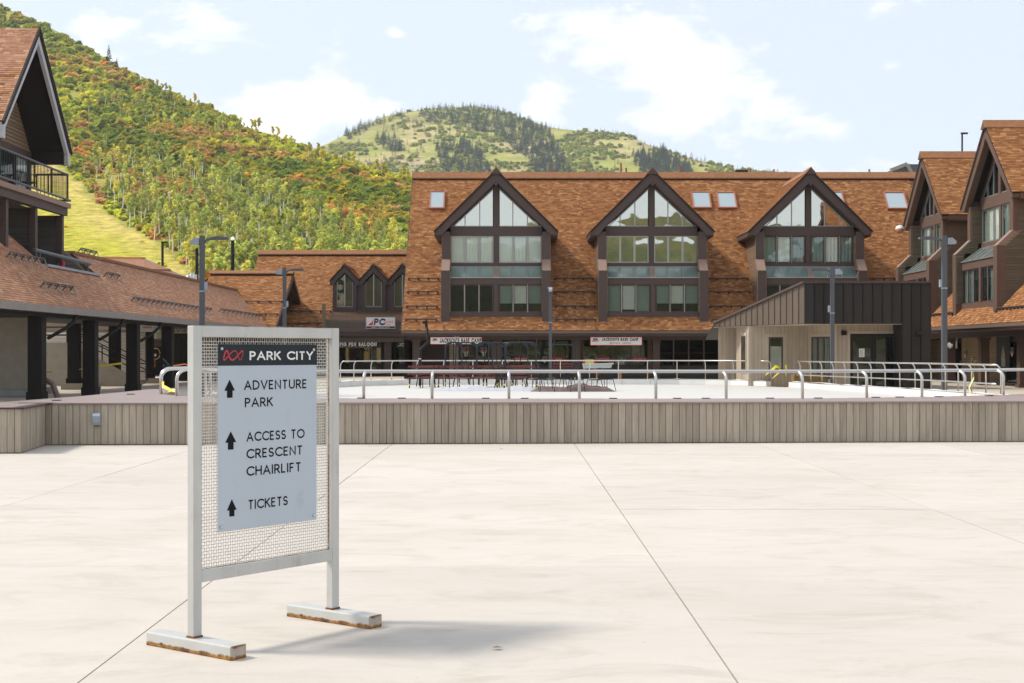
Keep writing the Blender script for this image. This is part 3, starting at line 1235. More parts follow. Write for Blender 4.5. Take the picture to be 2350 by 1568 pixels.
    # gable glass in leaning panes
    for s in (-1, 1):
        edges = [.19, 1.05, 1.98, 2.80]
        for k in range(3):
            e0, e1 = edges[k] + .03, edges[k + 1] - .03
            t0, t1 = 12.42 - .937 * e0 - .20, 12.42 - .937 * e1 - .20
            pts = [(s * e0, 9.72), (s * e1, 9.72), (s * e1, max(t1, 9.74)), (s * e0, t0)]
            poly_part('pane', fr, pts, VU - .10 - RU, VU - .085 - RU, glass_g[k + 3 if s > 0 else 2 - k] if isinstance(glass_g, (list, tuple)) else glass_g, b)
            if k < 2:
                MB().box(fr, s * edges[k + 1] - .035, s * edges[k + 1] + .035, VU - .12 - RU, VU - .04 - RU, 9.70, 12.42 - .937 * edges[k + 1] - .14).build('mullion', M_alu, b)
        m = MB()
        m.bar(fr(s * .2, VU - .07 - RU, 9.695), fr(s * 2.85, VU - .07 - RU, 9.695), .06, .05)
        m.bar(fr(s * .2, VU - .07 - RU, 12.42 - .937 * .2 - .20), fr(s * 2.85, VU - .07 - RU, 12.42 - .937 * 2.85 - .20), .06, .06)
        m.build('glazing_bar', M_alu, b)
    # gable infill above the glass
    for s in (-1, 1):
        poly_part('gable_board', fr, [(s * .17, 12.42 - .937 * .17 - .17), (s * 2.9, 9.66), (s * 3.4, 9.4), (s * .17, 12.55)], VU - .25 - RU, VU - .05 - RU, trim, b)
    # sloped glass
    edges = [-2.88, -1.95, -1.02, -.16, .16, 1.02, 1.95, 2.88]
    for k in range(7):
        a, c = edges[k], edges[k + 1]
        q = [fr(a + .015, -.06 - RB, 6.36), fr(c - .015, -.06 - RB, 6.36), fr(c - .015, VU - RU, 7.08), fr(a + .015, VU - RU, 7.08)]
        n = (q[1] - q[0]).cross(q[3] - q[0]).normalized()
        MB().prism(q, n * .02).build('sloped_pane' if k != 3 else 'sloped_panel', G_tilt if k != 3 else M_cap, b)
    m = MB()
    for e in edges:
        m.bar(fr(e, -.03 - RB, 6.37), fr(e, VU + .02 - RU, 7.10), .045, .05)
    m.bar(fr(-2.88, -.02 - RB, 6.365), fr(2.88, -.02 - RB, 6.365), .09, .05)
    m.bar(fr(-2.88, VU - RU, 7.10), fr(2.88, VU - RU, 7.10), .05, .05)
    m.build('glazing_bar', M_alu, b)
    # rakes
    for s in (-1, 1):
        poly_part('rake_beam', fr, [(0, 13.12), (s * 3.86, 9.30), (s * 3.83, 9.06), (s * 3.42, 9.06), (s * 2.9, 9.66), (0, 12.42)], RV - .34, RV, trim, b)
        poly_part('rake_board', fr, [(0, 13.19), (s * 3.92, 9.31), (s * 3.92, 9.17), (0, 13.02)], RV + .002, RV + .05, trim, b)
        # roof plate and shingles
        back0, back1 = vr(9.34), vr(13.2)
        q = [fr(s * 3.93, RV + .06, 9.31), fr(s * 3.93, back0 - .4, 9.31), fr(0, back1 - .4, 13.21), fr(0, RV + .06, 13.21)]
        pl = slab_roof('dormer_roof', b, q, .10, M_ridge_dark)
        cover(b, pl, q, shing)
        # eave underside and fascia
        MB().box(fr, *sorted((s * 3.45, s * 3.84)), back0, RV - .35, 8.98, 9.06).build('soffit', trim, b)
        MB().box(fr, *sorted((s * 3.84, s * 3.90)), back0, RV - .35, 9.0, 9.27).build('fascia', trim, b)
    poly_part('ridge_cap', fr, [(-.36, 12.93), (0, 13.36), (.36, 12.93), (.30, 12.9), (0, 13.22), (-.30, 12.9)], vr(13.3), RV + .14, M_ridge, b)
    poly_part('ridge_end', fr, [(-.33, 12.90), (0, 13.27), (.33, 12.90)], RV + .08, RV + .15, trim, b)
    MB().box(fr, -.08, .08, RV - .4, RV + .10, 12.18, 12.36).build('bracket', trim, b)


M_siding_trim = mat('tan_corner_board', (.22, .155, .10), .7, var=.06)


def cap_roof(b, x0, x1, y, h, sl, run):
    """raised shingled cap along a ridge with the dark vent gap under it"""
    m = MB()
    m.prism([(x0, y - run, h + .24 - run * sl), (x0, y, h + .24), (x0, y + run, h + .24 - run * sl), (x0, y + run, h + .14 - run * sl), (x0, y, h + .12), (x0, y - run, h + .17 - run * sl)], (x1 - x0, 0, 0))
    m.build('ridge_cap', M_ridge, b)
    r2 = run - .06
    m = MB()
    m.prism([(x0 + .05, y - r2, h + .15 - run * sl), (x0 + .05, y, h + .10), (x0 + .05, y + r2, h + .1 - run * sl), (x0 + .05, y + r2, h - .2 - run * sl), (x0 + .05, y - r2, h - .05 - run * sl)], (x1 - x0 - .06, 0, 0))
    m.build('ridge_vent', M_ridge_dark, b)


def snow_guard(b, pts, lines, step=.68, big=False):
    """bar held over the shingles on small brackets"""
    a, c = Vector(pts[0]), Vector(pts[1])
    m = MB()
    d = c - a
    n = max(1, round(d.length / step))
    up = Vector(lines)            # outward normal of the roof
    m.tube([a + up * .11, c + up * .11], .022, 5)
    m.tube([a + up * .17, c + up * .17], .022, 5)
    for i in range(n + 1):
        p = a + d * (i / n)
        m.bar(p, p + up * .2, .06, .06)
        m.bar(p + up * .02, p + up * .14 + d.normalized() * .03, .09, .09)
    return m.build('snow_guard', M_trim, b)


# ---------------------------------------------------------------- main building
Y0 = 88.6
HB, HR, YR = 3.2, 13.96, 98.7
SL = (HR - HB) / (YR - Y0)
main = thing('lodge_building', 'long brown shingled lodge with three tall gabled window bays above a row of shops', 'building', (9, 92, 0))
XL, XR = -6.87, 33.0


def ymain(h):
    return Y0 + (h - HB) / SL


q = [(XL, Y0 - .15, HB - .16), (XR, Y0 - .15, HB - .16), (XR, YR, HR), (XL, YR, HR)]
mroof = slab_roof('roof', main, q, .25, M_roofbase)
DC = [-1.0, 8.85, 18.8]


def skip_main(a, bb):
    x = XL + a
    h = HB - .16 + bb * (SL / math.hypot(1, SL))
    for c in DC:
        u = abs(x - c)
        if h > 3.95 and h < 9.2 and u < 3.35:
            return True
        if 9.2 <= h < 13.0 and u < 3.8 - (h - 9.3) / 1.0 - .05:
            return True
    return x > 27.5 and h > 6


cover(main, mroof, q, M_shingle, skip=skip_main)
cap_roof(main, XL - .06, XR, YR, HR, SL, .42)

# verge board on the left edge, gable wall below
m = MB()
m.prism([(XL - .05, Y0 - .2, HB - .45), (XL - .05, Y0 - .2, HB - .17), (XL - .05, YR, HR - .03), (XL - .05, YR, HR - .4)], (.045, 0, 0))
m.build('verge_board', M_trim, main)
MB().add([(XL + .1, Y0 + .6, 0), (XL + .1, Y0 + .6, HB), (XL + .1, YR, HR - .4), (XL + .1, 112, HR - .4), (XL + .1, 112, 0)], [(0, 1, 2, 3, 4)]).build('end_wall', M_trim, main)
STY = [
    [['white', 'wcurtain', 'wcurtain', 'white', 'wcurtain', 'white'], ['dim', 'dim', 'dim', 'halfg', 'half', 'halfg']],
    [['mir', 'mir', 'mir', 'mir', 'mir', 'mir'], ['green', 'low', 'green', 'halfg', 'half', 'halfg']],
    [['curtain', 'wcurtain', 'curtain', 'curtain', 'wcurtain', 'curtain'], ['dim', 'dim', 'dim', 'dim', 'dim', 'dim']],
]
for i, c in enumerate(DC):
    fr = Fr((c, 76.3 * F / 2800, 0), (1, 0, 0), (0, -1, 0))
    dormer(main, fr, SL, fr.o.y - Y0, STY[i], M_trim, M_siding, G_mir, M_shingle, M_alu if i < 2 else M_winframe, M_winframe)
nrm = Vector((0, -SL, 1)).normalized()
for h in (6.35, 5.45, 4.5, 3.65):
    for (x0, x1) in ((-6.65, -4.75), (2.75, 5.2), (12.5, 15.15), (22.6, 24.6)):
        if x0 > 20 and h < 5:
            continue
        snow_guard(main, ((x0, ymain(h) - .02, h), (x1, ymain(h) - .02, h)), nrm)


def skylight(b, px0, px1, py0, py1, f=None):
    """px corners surveyed on the main roof"""
    def on(px, py):
        r = (810 - py) / F          # h = EYE + r*y ; h = HB + SL*(y-Y0)
        y = (EYE - HB + SL * Y0) / (SL - r)
        return Vector(((px - 1175) / F * y, y, EYE + r * y))
    a, c = on(px0, py1), on(px1, py0)
    w, hh = c.x - a.x, (Vector((a.x, c.y, c.z)) - a).length
    S = Vector((0, 1, SL)).normalized()
    fr = Fr(a, (1, 0, 0), nrm, S)
    s = frame_mesh(fr, 0, w, 0, hh, .02, .09, .16).build('skylight', M_copper, b)
    MB().box(fr, .09, w - .09, .10, .13, .09, hh - .09).build('pane', M_skyglass, s)


skylight(main, 984, 1022, 442, 482)
skylight(main, 1590, 1628, 443, 481)
skylight(main, 1648, 1686, 444, 481)
skylight(main, 2036, 2074, 444, 483)
skylight(main, 1897, 1932, 443, 481)
# vent pipes on the ridge
for px, hh in ((1260, .35), (1272, .28), (1345, .45), (1425, .75), (1437, .4), (1560, .5), (1712, .3), (1722, .35), (1776, .3), (1995, .3)):
    x = (px - 1175) / F * 100
    MB().tube([(x, 100, HR), (x, 100, HR + .3 + hh)], .07, 6).build('vent_pipe', M_copper, main)
x = (1700 - 1175) / F * 100
MB().prism([(x - .55, 99.6, HR + .1), (x + .55, 99.6, HR + .1), (x + .42, 99.6, HR + .5), (x - .42, 99.6, HR + .5)], (0, .7, 0)).build('roof_vent', M_black, main)
# two elbow pipes at the left bay
for px, py in ((1000, 597), (1006, 604)):
    p = PX(px, py, 91.0)
    MB().tube([p + Vector((.9, .1, .1)), p + Vector((.15, 0, .06)), p + Vector((0, -.02, -.1))], .05, 6).build('vent_pipe', M_cap, main)
# eave: gutter, fascia, soffit, beam
MB().box(WF, XL, XR - 9.6, Y0 - .30, Y0 - .16, 2.86, 3.02).build('gutter', M_gutter, main)
MB().box(WF, XL, XR - 9.6, Y0 - .155, Y0 - .06, 2.70, 3.0).build('fascia', M_trim, main)
MB().box(WF, XL, XR, Y0 - .05, 92.4, 2.74, 2.80).build('soffit', M_trim, main)
MB().box(WF, XL, XR, 89.6, 90.1, 2.46, 2.735).build('porch_beam', M_trim, main)
CX_ = [-6.05, -.96, 4.04, 9.1, 14.2, 19.3, 24.2]
for x in CX_:
    m = MB()
    m.box(WF, x - .22, x + .22, 89.62, 90.06, -.02, 2.32)
    m.box(WF, x - .27, x + .27, 89.57, 90.11, 2.32, 2.455)
    m.build('column', M_trim, main)
# shop fronts
YW = 92.5
MB().box(WF, XL, XR, YW + .1, YW + .2, 2.60, 3.1).build('wall_head', M_siding_trim, main)
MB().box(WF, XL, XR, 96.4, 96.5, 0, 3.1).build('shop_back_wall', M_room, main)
MB().box(WF, XL, XR, YW + .2, 96.4, -.015, .0).build('shop_floor', M_trimd if False else M_cap, main)
MB().box(WF, XL, XR, YW + .2, 96.4, 2.85, 2.9).build('shop_ceiling', M_cap, main)
wfr = Fr((0, YW, 0), (1, 0, 0), (0, -1, 0))


def shop_bay(x0, x1, n, w0=.82, w1=2.66, sill=M_siding_g):
    MB().box(wfr, x0, x1, -.2, 0, -.02, w0 - .02).build('knee_wall', M_trim, main)
    boards(main, main, wfr, [(x0, 0), (x1, 0), (x1, w0 - .04), (x0, w0 - .04)], .14, sill, v=.001)
    for k in range(n):
        a, c = x0 + (x1 - x0) * k / n, x0 + (x1 - x0) * (k + 1) / n
        wn = frame_mesh(wfr, a + .004, c - .004, w0, w1, -.06, .05, .09).build('shop_window', M_winframe, main)
        MB().box(wfr, a + .05, c - .05, -.03, -.02, w0 + .05, w1 - .05).build('pane', G_store, wn)
        if k:
            MB().box(wfr, a - .03, a + .03, .032, .05, w0, w1).build('mullion', M_cap, main)


bx = lambda px: (px - 1175) / F * YW
shop_bay(bx(1150), bx(1312), 4)
shop_bay(bx(1335), bx(1487), 4)
shop_bay(bx(1511), bx(1650), 4)
shop_bay(bx(1700), bx(1860), 4)
for a, c in ((1312, 1335), (1487, 1511), (1650, 1700), (1860, 2150), (1130, 1150)):
    MB().box(wfr, bx(a), bx(c), -.2, .0, -.02, 2.62).build('pier', M_siding_trim, main)
    boards(main, main, wfr, [(bx(a), 0), (bx(c), 0), (bx(c), 2.6), (bx(a), 2.6)], .14, M_siding_b, v=.001)
# first bay: brick panel, twin doors
MB().box(wfr, bx(955), bx(1015), -.2, 0, -.02, 2.62).build('pier', M_trim, main)
for k in range(26):
    for j in range(5):
        x0 = bx(1031) + j * .17 + (k % 2) * .085 - .06
        x0c, x1c = max(x0, bx(1031)), min(x0 + .162, bx(1052))
        if x1c - x0c > .03:
            v8 = [wfr(a, v, w) for w in (k * .095, k * .095 + .085) for (a, v) in ((x0c, -.02), (x1c, -.02), (x1c, .04), (x0c, .04))]
            piece(main, 'brick', main, (None, v8, [(4, 5, 6, 7), (0, 1, 5, 4), (2, 3, 7, 6), (1, 2, 6, 5), (3, 0, 4, 7)]), None, M_siding_p, R.random(), .02)
MB().box(wfr, bx(1015), bx(1031), -.2, 0, -.02, 2.62).build('pier', M_trim, main)
MB().box(wfr, bx(1030), bx(1053), -.2, -.02, -.02, 2.62).build('pier', M_joint, main)


def shop_door(b, fr, u0, u1, top=2.3, fm=M_winframe, gm=G_store):
    d = frame_mesh(fr, u0, u1, 0.01, top, -.05, .09, .08).build('door', fm, b)
    MB().box(fr, u0 + .09, u1 - .09, -.03, -.02, .1, top - .09).build('pane', gm, d)
    MB().box(fr, u1 - .16, u1 - .13, .03, .07, .9, 1.2).build('handle', M_steel, d)
    return d


shop_door(main, wfr, bx(1053), bx(1090))
shop_door(main, wfr, bx(1091), bx(1128))
MB().box(wfr, bx(1053), bx(1128), -.04, .03, 2.31, 2.62).build('transom', M_winframe, main)
# lit strips on the shop ceiling
for px, py, wd in ((1165, 778, 16), (1192, 783, 14), (1225, 781, 16), (1322, 785, 18), (1355, 781, 14), (1415, 779, 16), (1555, 785, 16), (1570, 784, 20), (1588, 783, 14), (1618, 781, 20), (1060, 777, 14)):
    y = 94 + (790 - py) * .05
    p = PX(px, py, y)
    if p.z < 2.84:
        MB().box(WF, p.x - wd * .014, p.x + wd * .014, y, y + .10, 2.80, 2.845).build('ceiling_lamp', M_warm, main)
for z in (1.05, 1.62):
    MB().box(WF, bx(1511), bx(1650), 94.2, 94.5, z, z + .05).build('shelf', M_wood, main)
MB().box(WF, bx(1455), bx(1475), 94.6, 94.8, 0, 2.4).build('display_panel', M_tan, main)

# ---------------------------------------------------------------- left rear wing with three small gables
left = thing('rear_lodge_wing', 'lower shingled lodge wing with three small pointed gables and a balcony over a saloon', 'building', (-12, 104, 0))
LY0, LH0, LYR, LHR = 101.0, 3.6, 108.4, 9.25
LS = (LHR - LH0) / (LYR - LY0)
lx0, lx1 = (594 - 1175) / F * LYR, -6.5
q = [(lx0, LY0 - .6, LH0 - .6 * LS), (lx1, LY0 - .6, LH0 - .6 * LS), (lx1, LYR, LHR), (lx0, LYR, LHR)]
lroof = slab_roof('roof', left, q, .25, M_roofbase)
GC = [(792 - 1175) / F * 102.6, (858 - 1175) / F * 102.6, (924 - 1175) / F * 102.6]


def skip_left(a, bb):
    x = lx0 + a
    h = LH0 - .6 * LS + bb * (LS / math.hypot(1, LS))
    return x > GC[0] - .95 and h < 6.2


cover(left, lroof, q, M_shingle, skip=skip_left)
cap_roof(left, lx0 - .05, lx1, LYR, LHR, LS, .42)

for c in GC:
    fr = Fr((c, 102.3, 0), (1, 0, 0), (0, -1, 0))
    for s in (-1, 1):
        poly_part('rake_beam', fr, [(0, 7.95), (s * 1.06, 6.82), (s * 1.06, 6.5), (s * .80, 6.5), (s * .58, 6.85), (0, 7.42)], -.25, .05, M_trim, left)
        qq = [fr(s * 1.1, .1, 6.84), fr(s * 1.1, -4.2, 6.84), fr(0, -5.5, 8.02), fr(0, .1, 8.02)]
        pl = slab_roof('dormer_roof', left, qq, .07, M_ridge_dark)
        cover(left, pl, qq, M_shingle)
        MB().box(fr, *sorted((s * .58, s * .86)), -.3, -.02, 3.6, 6.6).build('post', M_trim, left)
        pts = [(s * .05, 4.98), (s * .56, 4.98), (s * .56, 6.75), (s * .05, 7.25)]
        poly_part('pane', fr, pts, -.20, -.185, G_mir if c == GC[0] and s < 0 else G_low, left)
        poly_part('blind', fr, [(p[0], p[1]) for p in pts], -.32, -.30, M_siding_trim, left)
        MB().box(fr, *sorted((s * .05, s * .56)), -.20, -.185, 3.7, 4.62).build('pane', G_dark, left)
        m = MB()
        m.bar(fr(s * .055, -.17, 4.97), fr(s * .57, -.17, 4.97), .04)
        m.bar(fr(s * .56, -.17, 4.97), fr(s * .56, -.17, 6.75), .04)
        m.build('glazing_bar', M_alu, left)
    MB().box(fr, -.04, .04, -.2, -.13, 4.97, 7.3).build('mullion', M_alu, left)
    MB().box(fr, -.57, .57, -.3, -.04, 4.64, 4.94).build('beam', M_trim, left)
    poly_part('ridge_cap', fr, [(-.24, 7.88), (0, 8.14), (.24, 7.88), (.2, 7.85), (0, 8.04), (-.2, 7.85)], -5, .16, M_ridge, left)
    poly_part('ridge_end', fr, [(-.22, 7.86), (0, 8.08), (.22, 7.86)], .06, .155, M_trim, left)
MB().box(WF, GC[0] - .9, lx1, 102.75, 102.9, 3.4, 6.7).build('wall', M_room, left)
for a in range(2):
    xx = (GC[a] + GC[a + 1]) / 2
    MB().box(WF, xx - .2, xx + .2, 102.5, 102.74, 3.4, 6.6).build('wall', M_trim, left)
# balcony
bxl, bxr = (743 - 1175) / F * 100, (934 - 1175) / F * 100
bfr = Fr((0, 100, 0), (1, 0, 0), (0, -1, 0))
MB().box(bfr, bxl, bxr, -2.3, -.05, 3.12, 3.2).build('balcony_floor', M_trim, left)
MB().box(bfr, bxl, bxr, -.12, -.03, 3.1, 3.98).build('parapet', M_trim, left)
boards(left, left, bfr, [(bxl, 3.12), (bxr, 3.12), (bxr, 3.98), (bxl, 3.98)], .13, M_siding_b, v=-.0)
m = MB()
m.box(bfr, bxl, bxr, -.10, -.0, 4.24, 4.32)
for k in range(46):
    x = bxl + .06 + k * (bxr - bxl - .1) / 45
    m.box(bfr, x - .025, x + .025, -.07, -.03, 3.985, 4.24)
m.build('balustrade', M_siding_trim, left)
MB().box(bfr, bxl - .12, bxl + .12, -.1, .06, 3.0, 5.1).build('corner_post', M_siding_trim, left)
MB().box(bfr, bxl - .6, bxr + .3, -.9, -.0, 2.82, 3.09).build('fascia', M_trim, left)
boards(left, left, bfr, [(bxl - .6, 2.42), (bxr + .3, 2.42), (bxr + .3, 2.80), (bxl - .6, 2.80)], .13, M_siding_b, v=-.3)
MB().box(bfr, bxl - .6, bxr + 1.0, -.9, -.33, 2.40, 2.81).build('beam', M_trim, left)
MB().box(WF, -30, -4, 100.4, 108, 2.60, 2.66).build('soffit', M_trim, left)
for h in (4.55, 3.65):
    y = LY0 + (h - LH0) / LS
    snow_guard(left, ((-16.6, y, h), (GC[0] - 1.0, y, h)), Vector((0, -LS, 1)).normalized(), .75)
# saloon front
SY = 103.6
sx = lambda px: (px - 1175) / F * SY
sfr = Fr((0, SY, 0), (1, 0, 0), (0, -1, 0))
MB().box(WF, -30, -5.5, SY + .05, SY + .2, 2.1, 2.6).build('wall_head', M_trim, left)
MB().box(WF, -30, -5.5, SY + 3, SY + 3.1, 0, 2.6).build('shop_back_wall', M_room, left)
MB().box(WF, -30, -5.5, SY + .2, SY + 3, -.02, 0).build('shop_floor', M_cap, left)
MB().box(sfr, sx(804), sx(848), -.2, 0, 0, .95).build('knee_wall', M_trim, left)
boards(left, left, sfr, [(sx(804), 0), (sx(848), 0), (sx(848), .95), (sx(804), .95)], .14, M_siding_b, v=.001)
for a, c in ((814, 848),):
    wn = frame_mesh(sfr, sx(a), sx(c), .97, 2.2, -.06, .05, .09).build('shop_window', M_winframe, left)
    MB().box(sfr, sx(a) + .05, sx(c) - .05, -.03, -.02, 1.02, 2.15).build('pane', G_store, wn)
for a, c in ((775, 803), (849, 877)):
    shop_door(left, sfr, sx(a), sx(c))
for a, c in ((803, 814), (877, 905), (898, 908), (1000, 1010)):
    MB().box(sfr, sx(a), sx(c), -.2, .02, -.02, 2.6).build('pier', M_trim, left)
MB().box(sfr, sx(908), sx(1000), -.2, 0, 0, .8).build('knee_wall', M_trim, left)
boards(left, left, sfr, [(sx(908), 0), (sx(1000), 0), (sx(1000), .8), (sx(908), .8)], .14, M_siding_g, v=.001)
wn = frame_mesh(sfr, sx(908), sx(1000), .82, 2.3, -.06, .05, .09).build('shop_window', M_winframe, left)
MB().box(sfr, sx(908) + .05, sx(1000) - .05, -.03, -.02, .87, 2.25).build('pane', G_dark, wn)
for px in (785, 858, 828):
    MB().box(WF, sx(px), sx(px) + .55, SY + 2.2, SY + 2.3, .9, 2.2).build('glowing_wall', mat('saloon_wall_glow_%d' % px, (.42, .27, .09), .8, emit=.22), left)  # wall patches glow by themselves in place of lamplight inside
m = MB()
for px in (822, 828, 834, 840):
    m.prism([(sx(px) - .09, SY + .8, 1.75), (sx(px) + .09, SY + .8, 1.75), (sx(px), SY + .8, 2.0)], (0, .1, 0))
m.build('pendant_lamps', M_black, left)
m = MB()
m.box(WF, sx(890), sx(906), 100.6, 101.0, -.02, 2.4)
m.build('column', M_trim, left)

# ---------------------------------------------------------------- small roofed wing further left
cw = thing('low_rear_wing', 'low shingled wing behind the covered walk with its gable end in shadow', 'building', (-19, 96, 0))
cx0, cx1, cyr, chr_, cye = -21.2, -15.4, 100.0, 7.2, 92.5
q = [(cx0, cye, 3.3), (cx1, cye, 3.3), (cx1, cyr, chr_), (cx0, cyr, chr_)]
pl = slab_roof('roof', cw, q, .2, M_roofbase)
cover(cw, pl, q, M_shingle)
q2 = [(cx0, cyr, chr_), (cx1, cyr, chr_), (cx1, cyr + 5, chr_ - 2.6), (cx0, cyr + 5, chr_ - 2.6)]
slab_roof('roof', cw, q2, .2, M_roofbase)
cap_roof(cw, cx0, cx1 + .05, cyr, chr_, .52, .38)

m = MB()
m.prism([(cx1 + .01, cye - .1, 2.95), (cx1 + .01, cye - .1, 3.25), (cx1 + .01, cyr, chr_ - .05), (cx1 + .01, cyr + 5, chr_ - 2.7), (cx1 + .01, cyr + 5, chr_ - 3), (cx1 + .01, cyr, chr_ - .4)], (.05, 0, 0))
m.build('verge_board', M_trim, cw)
MB().add([(cx1 - .7, cye + .5, 0), (cx1 - .7, cye + .5, 3.3), (cx1 - .7, cyr, chr_ - .3), (cx1 - .7, cyr + 5, chr_ - 2.9), (cx1 - .7, cyr + 5, 0)], [(0, 1, 2, 3, 4)]).build('end_wall', M_trim, cw)
MB().box(WF, cx0, cx1, cye + .5, cye + .6, 0, 3.2).build('wall', M_trim, cw)
for h in (5.0, 4.1):
    y = cye + (h - 3.3) / (chr_ - 3.3) * (cyr - cye)
    snow_guard(cw, ((cx0 + .1, y, h), (cx1 - .1, y, h)), Vector((0, -.5, .86)), .75)

# ---------------------------------------------------------------- right wing
rw = thing('right_lodge_wing', 'sunlit shingled lodge wing with two steep gabled bays facing the rink from the side', 'building', (26, 70, 0))
RX0 = 22.85
RXR = RX0 + (HR - HB) / SL
q = [(RX0 - .15, 100, HB - .16), (RX0 - .15, 44, HB - .16), (RXR, 44, HR), (RXR, 100, HR)]
rroof = slab_roof('roof', rw, q, .25, M_roofbase)
RC = [82.6, 71.5]


def skip_r(a, bb):
    y = 100 - a
    h = HB - .16 + bb * (SL / math.hypot(1, SL))
    for c in RC:
        u = abs(y - c)
        if 3.95 < h < 9.2 and u < 3.35:
            return True
        if 9.2 <= h < 13.0 and u < 3.8 - (h - 9.3) - .05:
            return True
    return h > 3.4 + (SL * (y - Y0) if y > Y0 else 99)


cover(rw, rroof, q, M_shingle, skip=skip_r)
RST = [[['curtain', 'wcurtain', 'curtain', 'curtain', 'wcurtain', 'dim'], ['dim', 'dim', 'dim', 'dim', 'dim', 'dim']],
       [['curtain', 'wcurtain', 'wcurtain', 'curtain', 'wcurtain', 'curtain'], ['curtain', 'curtain', 'dim', 'dim', 'curtain', 'dim']]]
for i, c in enumerate(RC):
    fr = Fr((RX0 + .36, c, 0), (0, -1, 0), (-1, 0, 0))
    dormer(rw, fr, SL, .36, RST[i], M_trim_r, M_siding_o, G_dark, M_shingle, M_alu, M_winframe)
rn = Vector((-SL, 0, 1)).normalized()
for (y0, y1) in ((88, 86.3), (78.9, 75.2), (67.8, 60)):
    snow_guard(rw, ((RX0 + .45, y0, 3.2 + .45 * SL), (RX0 + .45, y1, 3.2 + .45 * SL)), rn, .5)
MB().box(WF, RX0 - .30, RX0 - .16, 44, 89, 2.86, 3.02).build('gutter', M_gutter, rw)
MB().box(WF, RX0 - .155, RX0 - .06, 44, 89, 2.70, 3.0).build('fascia', M_trim_r, rw)
MB().box(WF, RX0 - .05, 27, 44, 89, 2.74, 2.80).build('soffit', M_trim, rw)
MB().box(WF, 24.05, 24.5, 44, 89, 2.46, 2.735).build('porch_beam', M_trim, rw)
for y in (67.7, 73.3, 78.9, 62.0, 56.4):
    m = MB()
    m.box(WF, 24.1, 24.54, y - .22, y + .22, .14, 2.32)
    m.box(WF, 24.05, 24.59, y - .27, y + .27, 2.32, 2.455)
    m.box(WF, 24.03, 24.61, y - .29, y + .29, .0, .14)
    m.build('column', M_trim_r, rw)
rfr = Fr((27.0, 0, 0), (0, -1, 0), (-1, 0, 0))
MB().box(WF, 27.05, 27.2, 44, 92.4, 0, 3).build('wall', M_trim, rw)
ry = lambda px: 27.0 * F / (px - 1175)
doors = [(2182, 2208), (2309, 2340)]
segs = [(-92, -ry(2182)), (-ry(2208), -ry(2309)), (-ry(2340), -50)]
for a, c in segs:
    boards(rw, rw, rfr, [(a, 0), (c, 0), (c, 2.7), (a, 2.7)], .14, M_siding_pw, v=.0)
for a, c in doors:
    shop_door(rw, rfr, -ry(a), -ry(c), 2.35, M_winframe, G_dark)
wl = thing('globe_wall_lamp', 'round white and copper lantern fixed beside the far steep gable', 'lamp', PX(2065, 525, 84.5))
p = PX(2065, 525, 84.5)
m = MB()
m.tube([p + Vector((0, 0, .20)), p + Vector((0, 0, .15)), p, p + Vector((0, 0, -.02))], [.06, .18, .27, .27], 14)
m.build('hood', M_white, wl, smooth=True)
m = MB()
m.tube([p + Vector((0, 0, -.03)), p + Vector((0, 0, -.2)), p + Vector((0, 0, -.3))], [.265, .22, .09], 14)
m.build('shade', M_copper, wl, smooth=True)
m = MB()
m.bar(p + Vector((.3, 0, 0)), p + Vector((1.3, 0, .1)), .07)
m.build('arm', M_trim, wl)

# grey roof behind
gb = thing('grey_roofed_structure', 'grey flat topped roof structure showing above the lodge ridge', 'building', PX(2080, 400, 125))
a = PX(2047, 404, 125)
m = MB()
m.prism([PX(2044, 404, 125), PX(2112, 404, 125), PX(2112, 377, 125), PX(2080, 377, 125), PX(2044, 391, 125)], (0, 8, 0))
m.build('roof', mat('slate_grey', (.10, .115, .135), .7), gb)
m = MB()
m.bar(PX(2044, 391, 124.9), PX(2081, 376.5, 124.9), .35, .3)
m.bar(PX(2081, 377, 124.9), PX(2095, 404, 124.9), .3, .3)
m.build('fascia', mat('pale_fascia', (.32, .29, .25), .7), gb)

# ---------------------------------------------------------------- kiosk of dark metal
K = lambda z: z * F / 2800
kiosk = thing('metal_kiosk', 'dark standing seam metal kiosk with sloping roof and glass double doors', 'building', (16, 68, 0))
yf, yd = K(56.3), K(57.6)
kx0, kx1 = 13.5, 19.3
far = Vector((10.45, K(63), 0))
near = Vector((kx0, yf, 0))
topz = lambda y: 4.92 - .222 * (y - yf)


def metal_panels(a, b, z0f, z1f, n, mt, rib=.05):
    a, b = Vector(a), Vector(b)
    d = (b - a) / n
    nn = d.normalized()
    q = Vector((nn.y, -nn.x, 0))
    bk = [c - q * .02 for c in (a, b)]
    MB().add([Vector((bk[0].x, bk[0].y, z0f(a.y))), Vector((bk[1].x, bk[1].y, z0f(b.y))), Vector((bk[1].x, bk[1].y, z1f(b.y))), Vector((bk[0].x, bk[0].y, z1f(a.y)))], [(0, 1, 2, 3)]).build('panel_backing', M_black, kiosk)
    for i in range(n):
        p, r = a + d * i, a + d * (i + 1)
        vs_, fs = [], []
        pts = [(.012, 0), (.012, rib), (.05, rib), (.05, 0.0), (1, 0)]
        L = d.length
        prof = [p + nn * (s if s < .5 else L - .022) + q * o_ for s, o_ in pts]
        for c in prof:
            t_ = (c - a).dot(nn) / ((b - a).length)
            y_ = a.y + (b.y - a.y) * t_
            vs_ += [Vector((c.x, c.y, z0f(y_))), Vector((c.x, c.y, z1f(y_)))]
        for k in range(len(pts) - 1):
            fs.append((2 * k, 2 * k + 2, 2 * k + 3, 2 * k + 1))
        piece(kiosk, 'metal_panel', kiosk, (None, vs_, fs), None, mt, R.random(), 1)


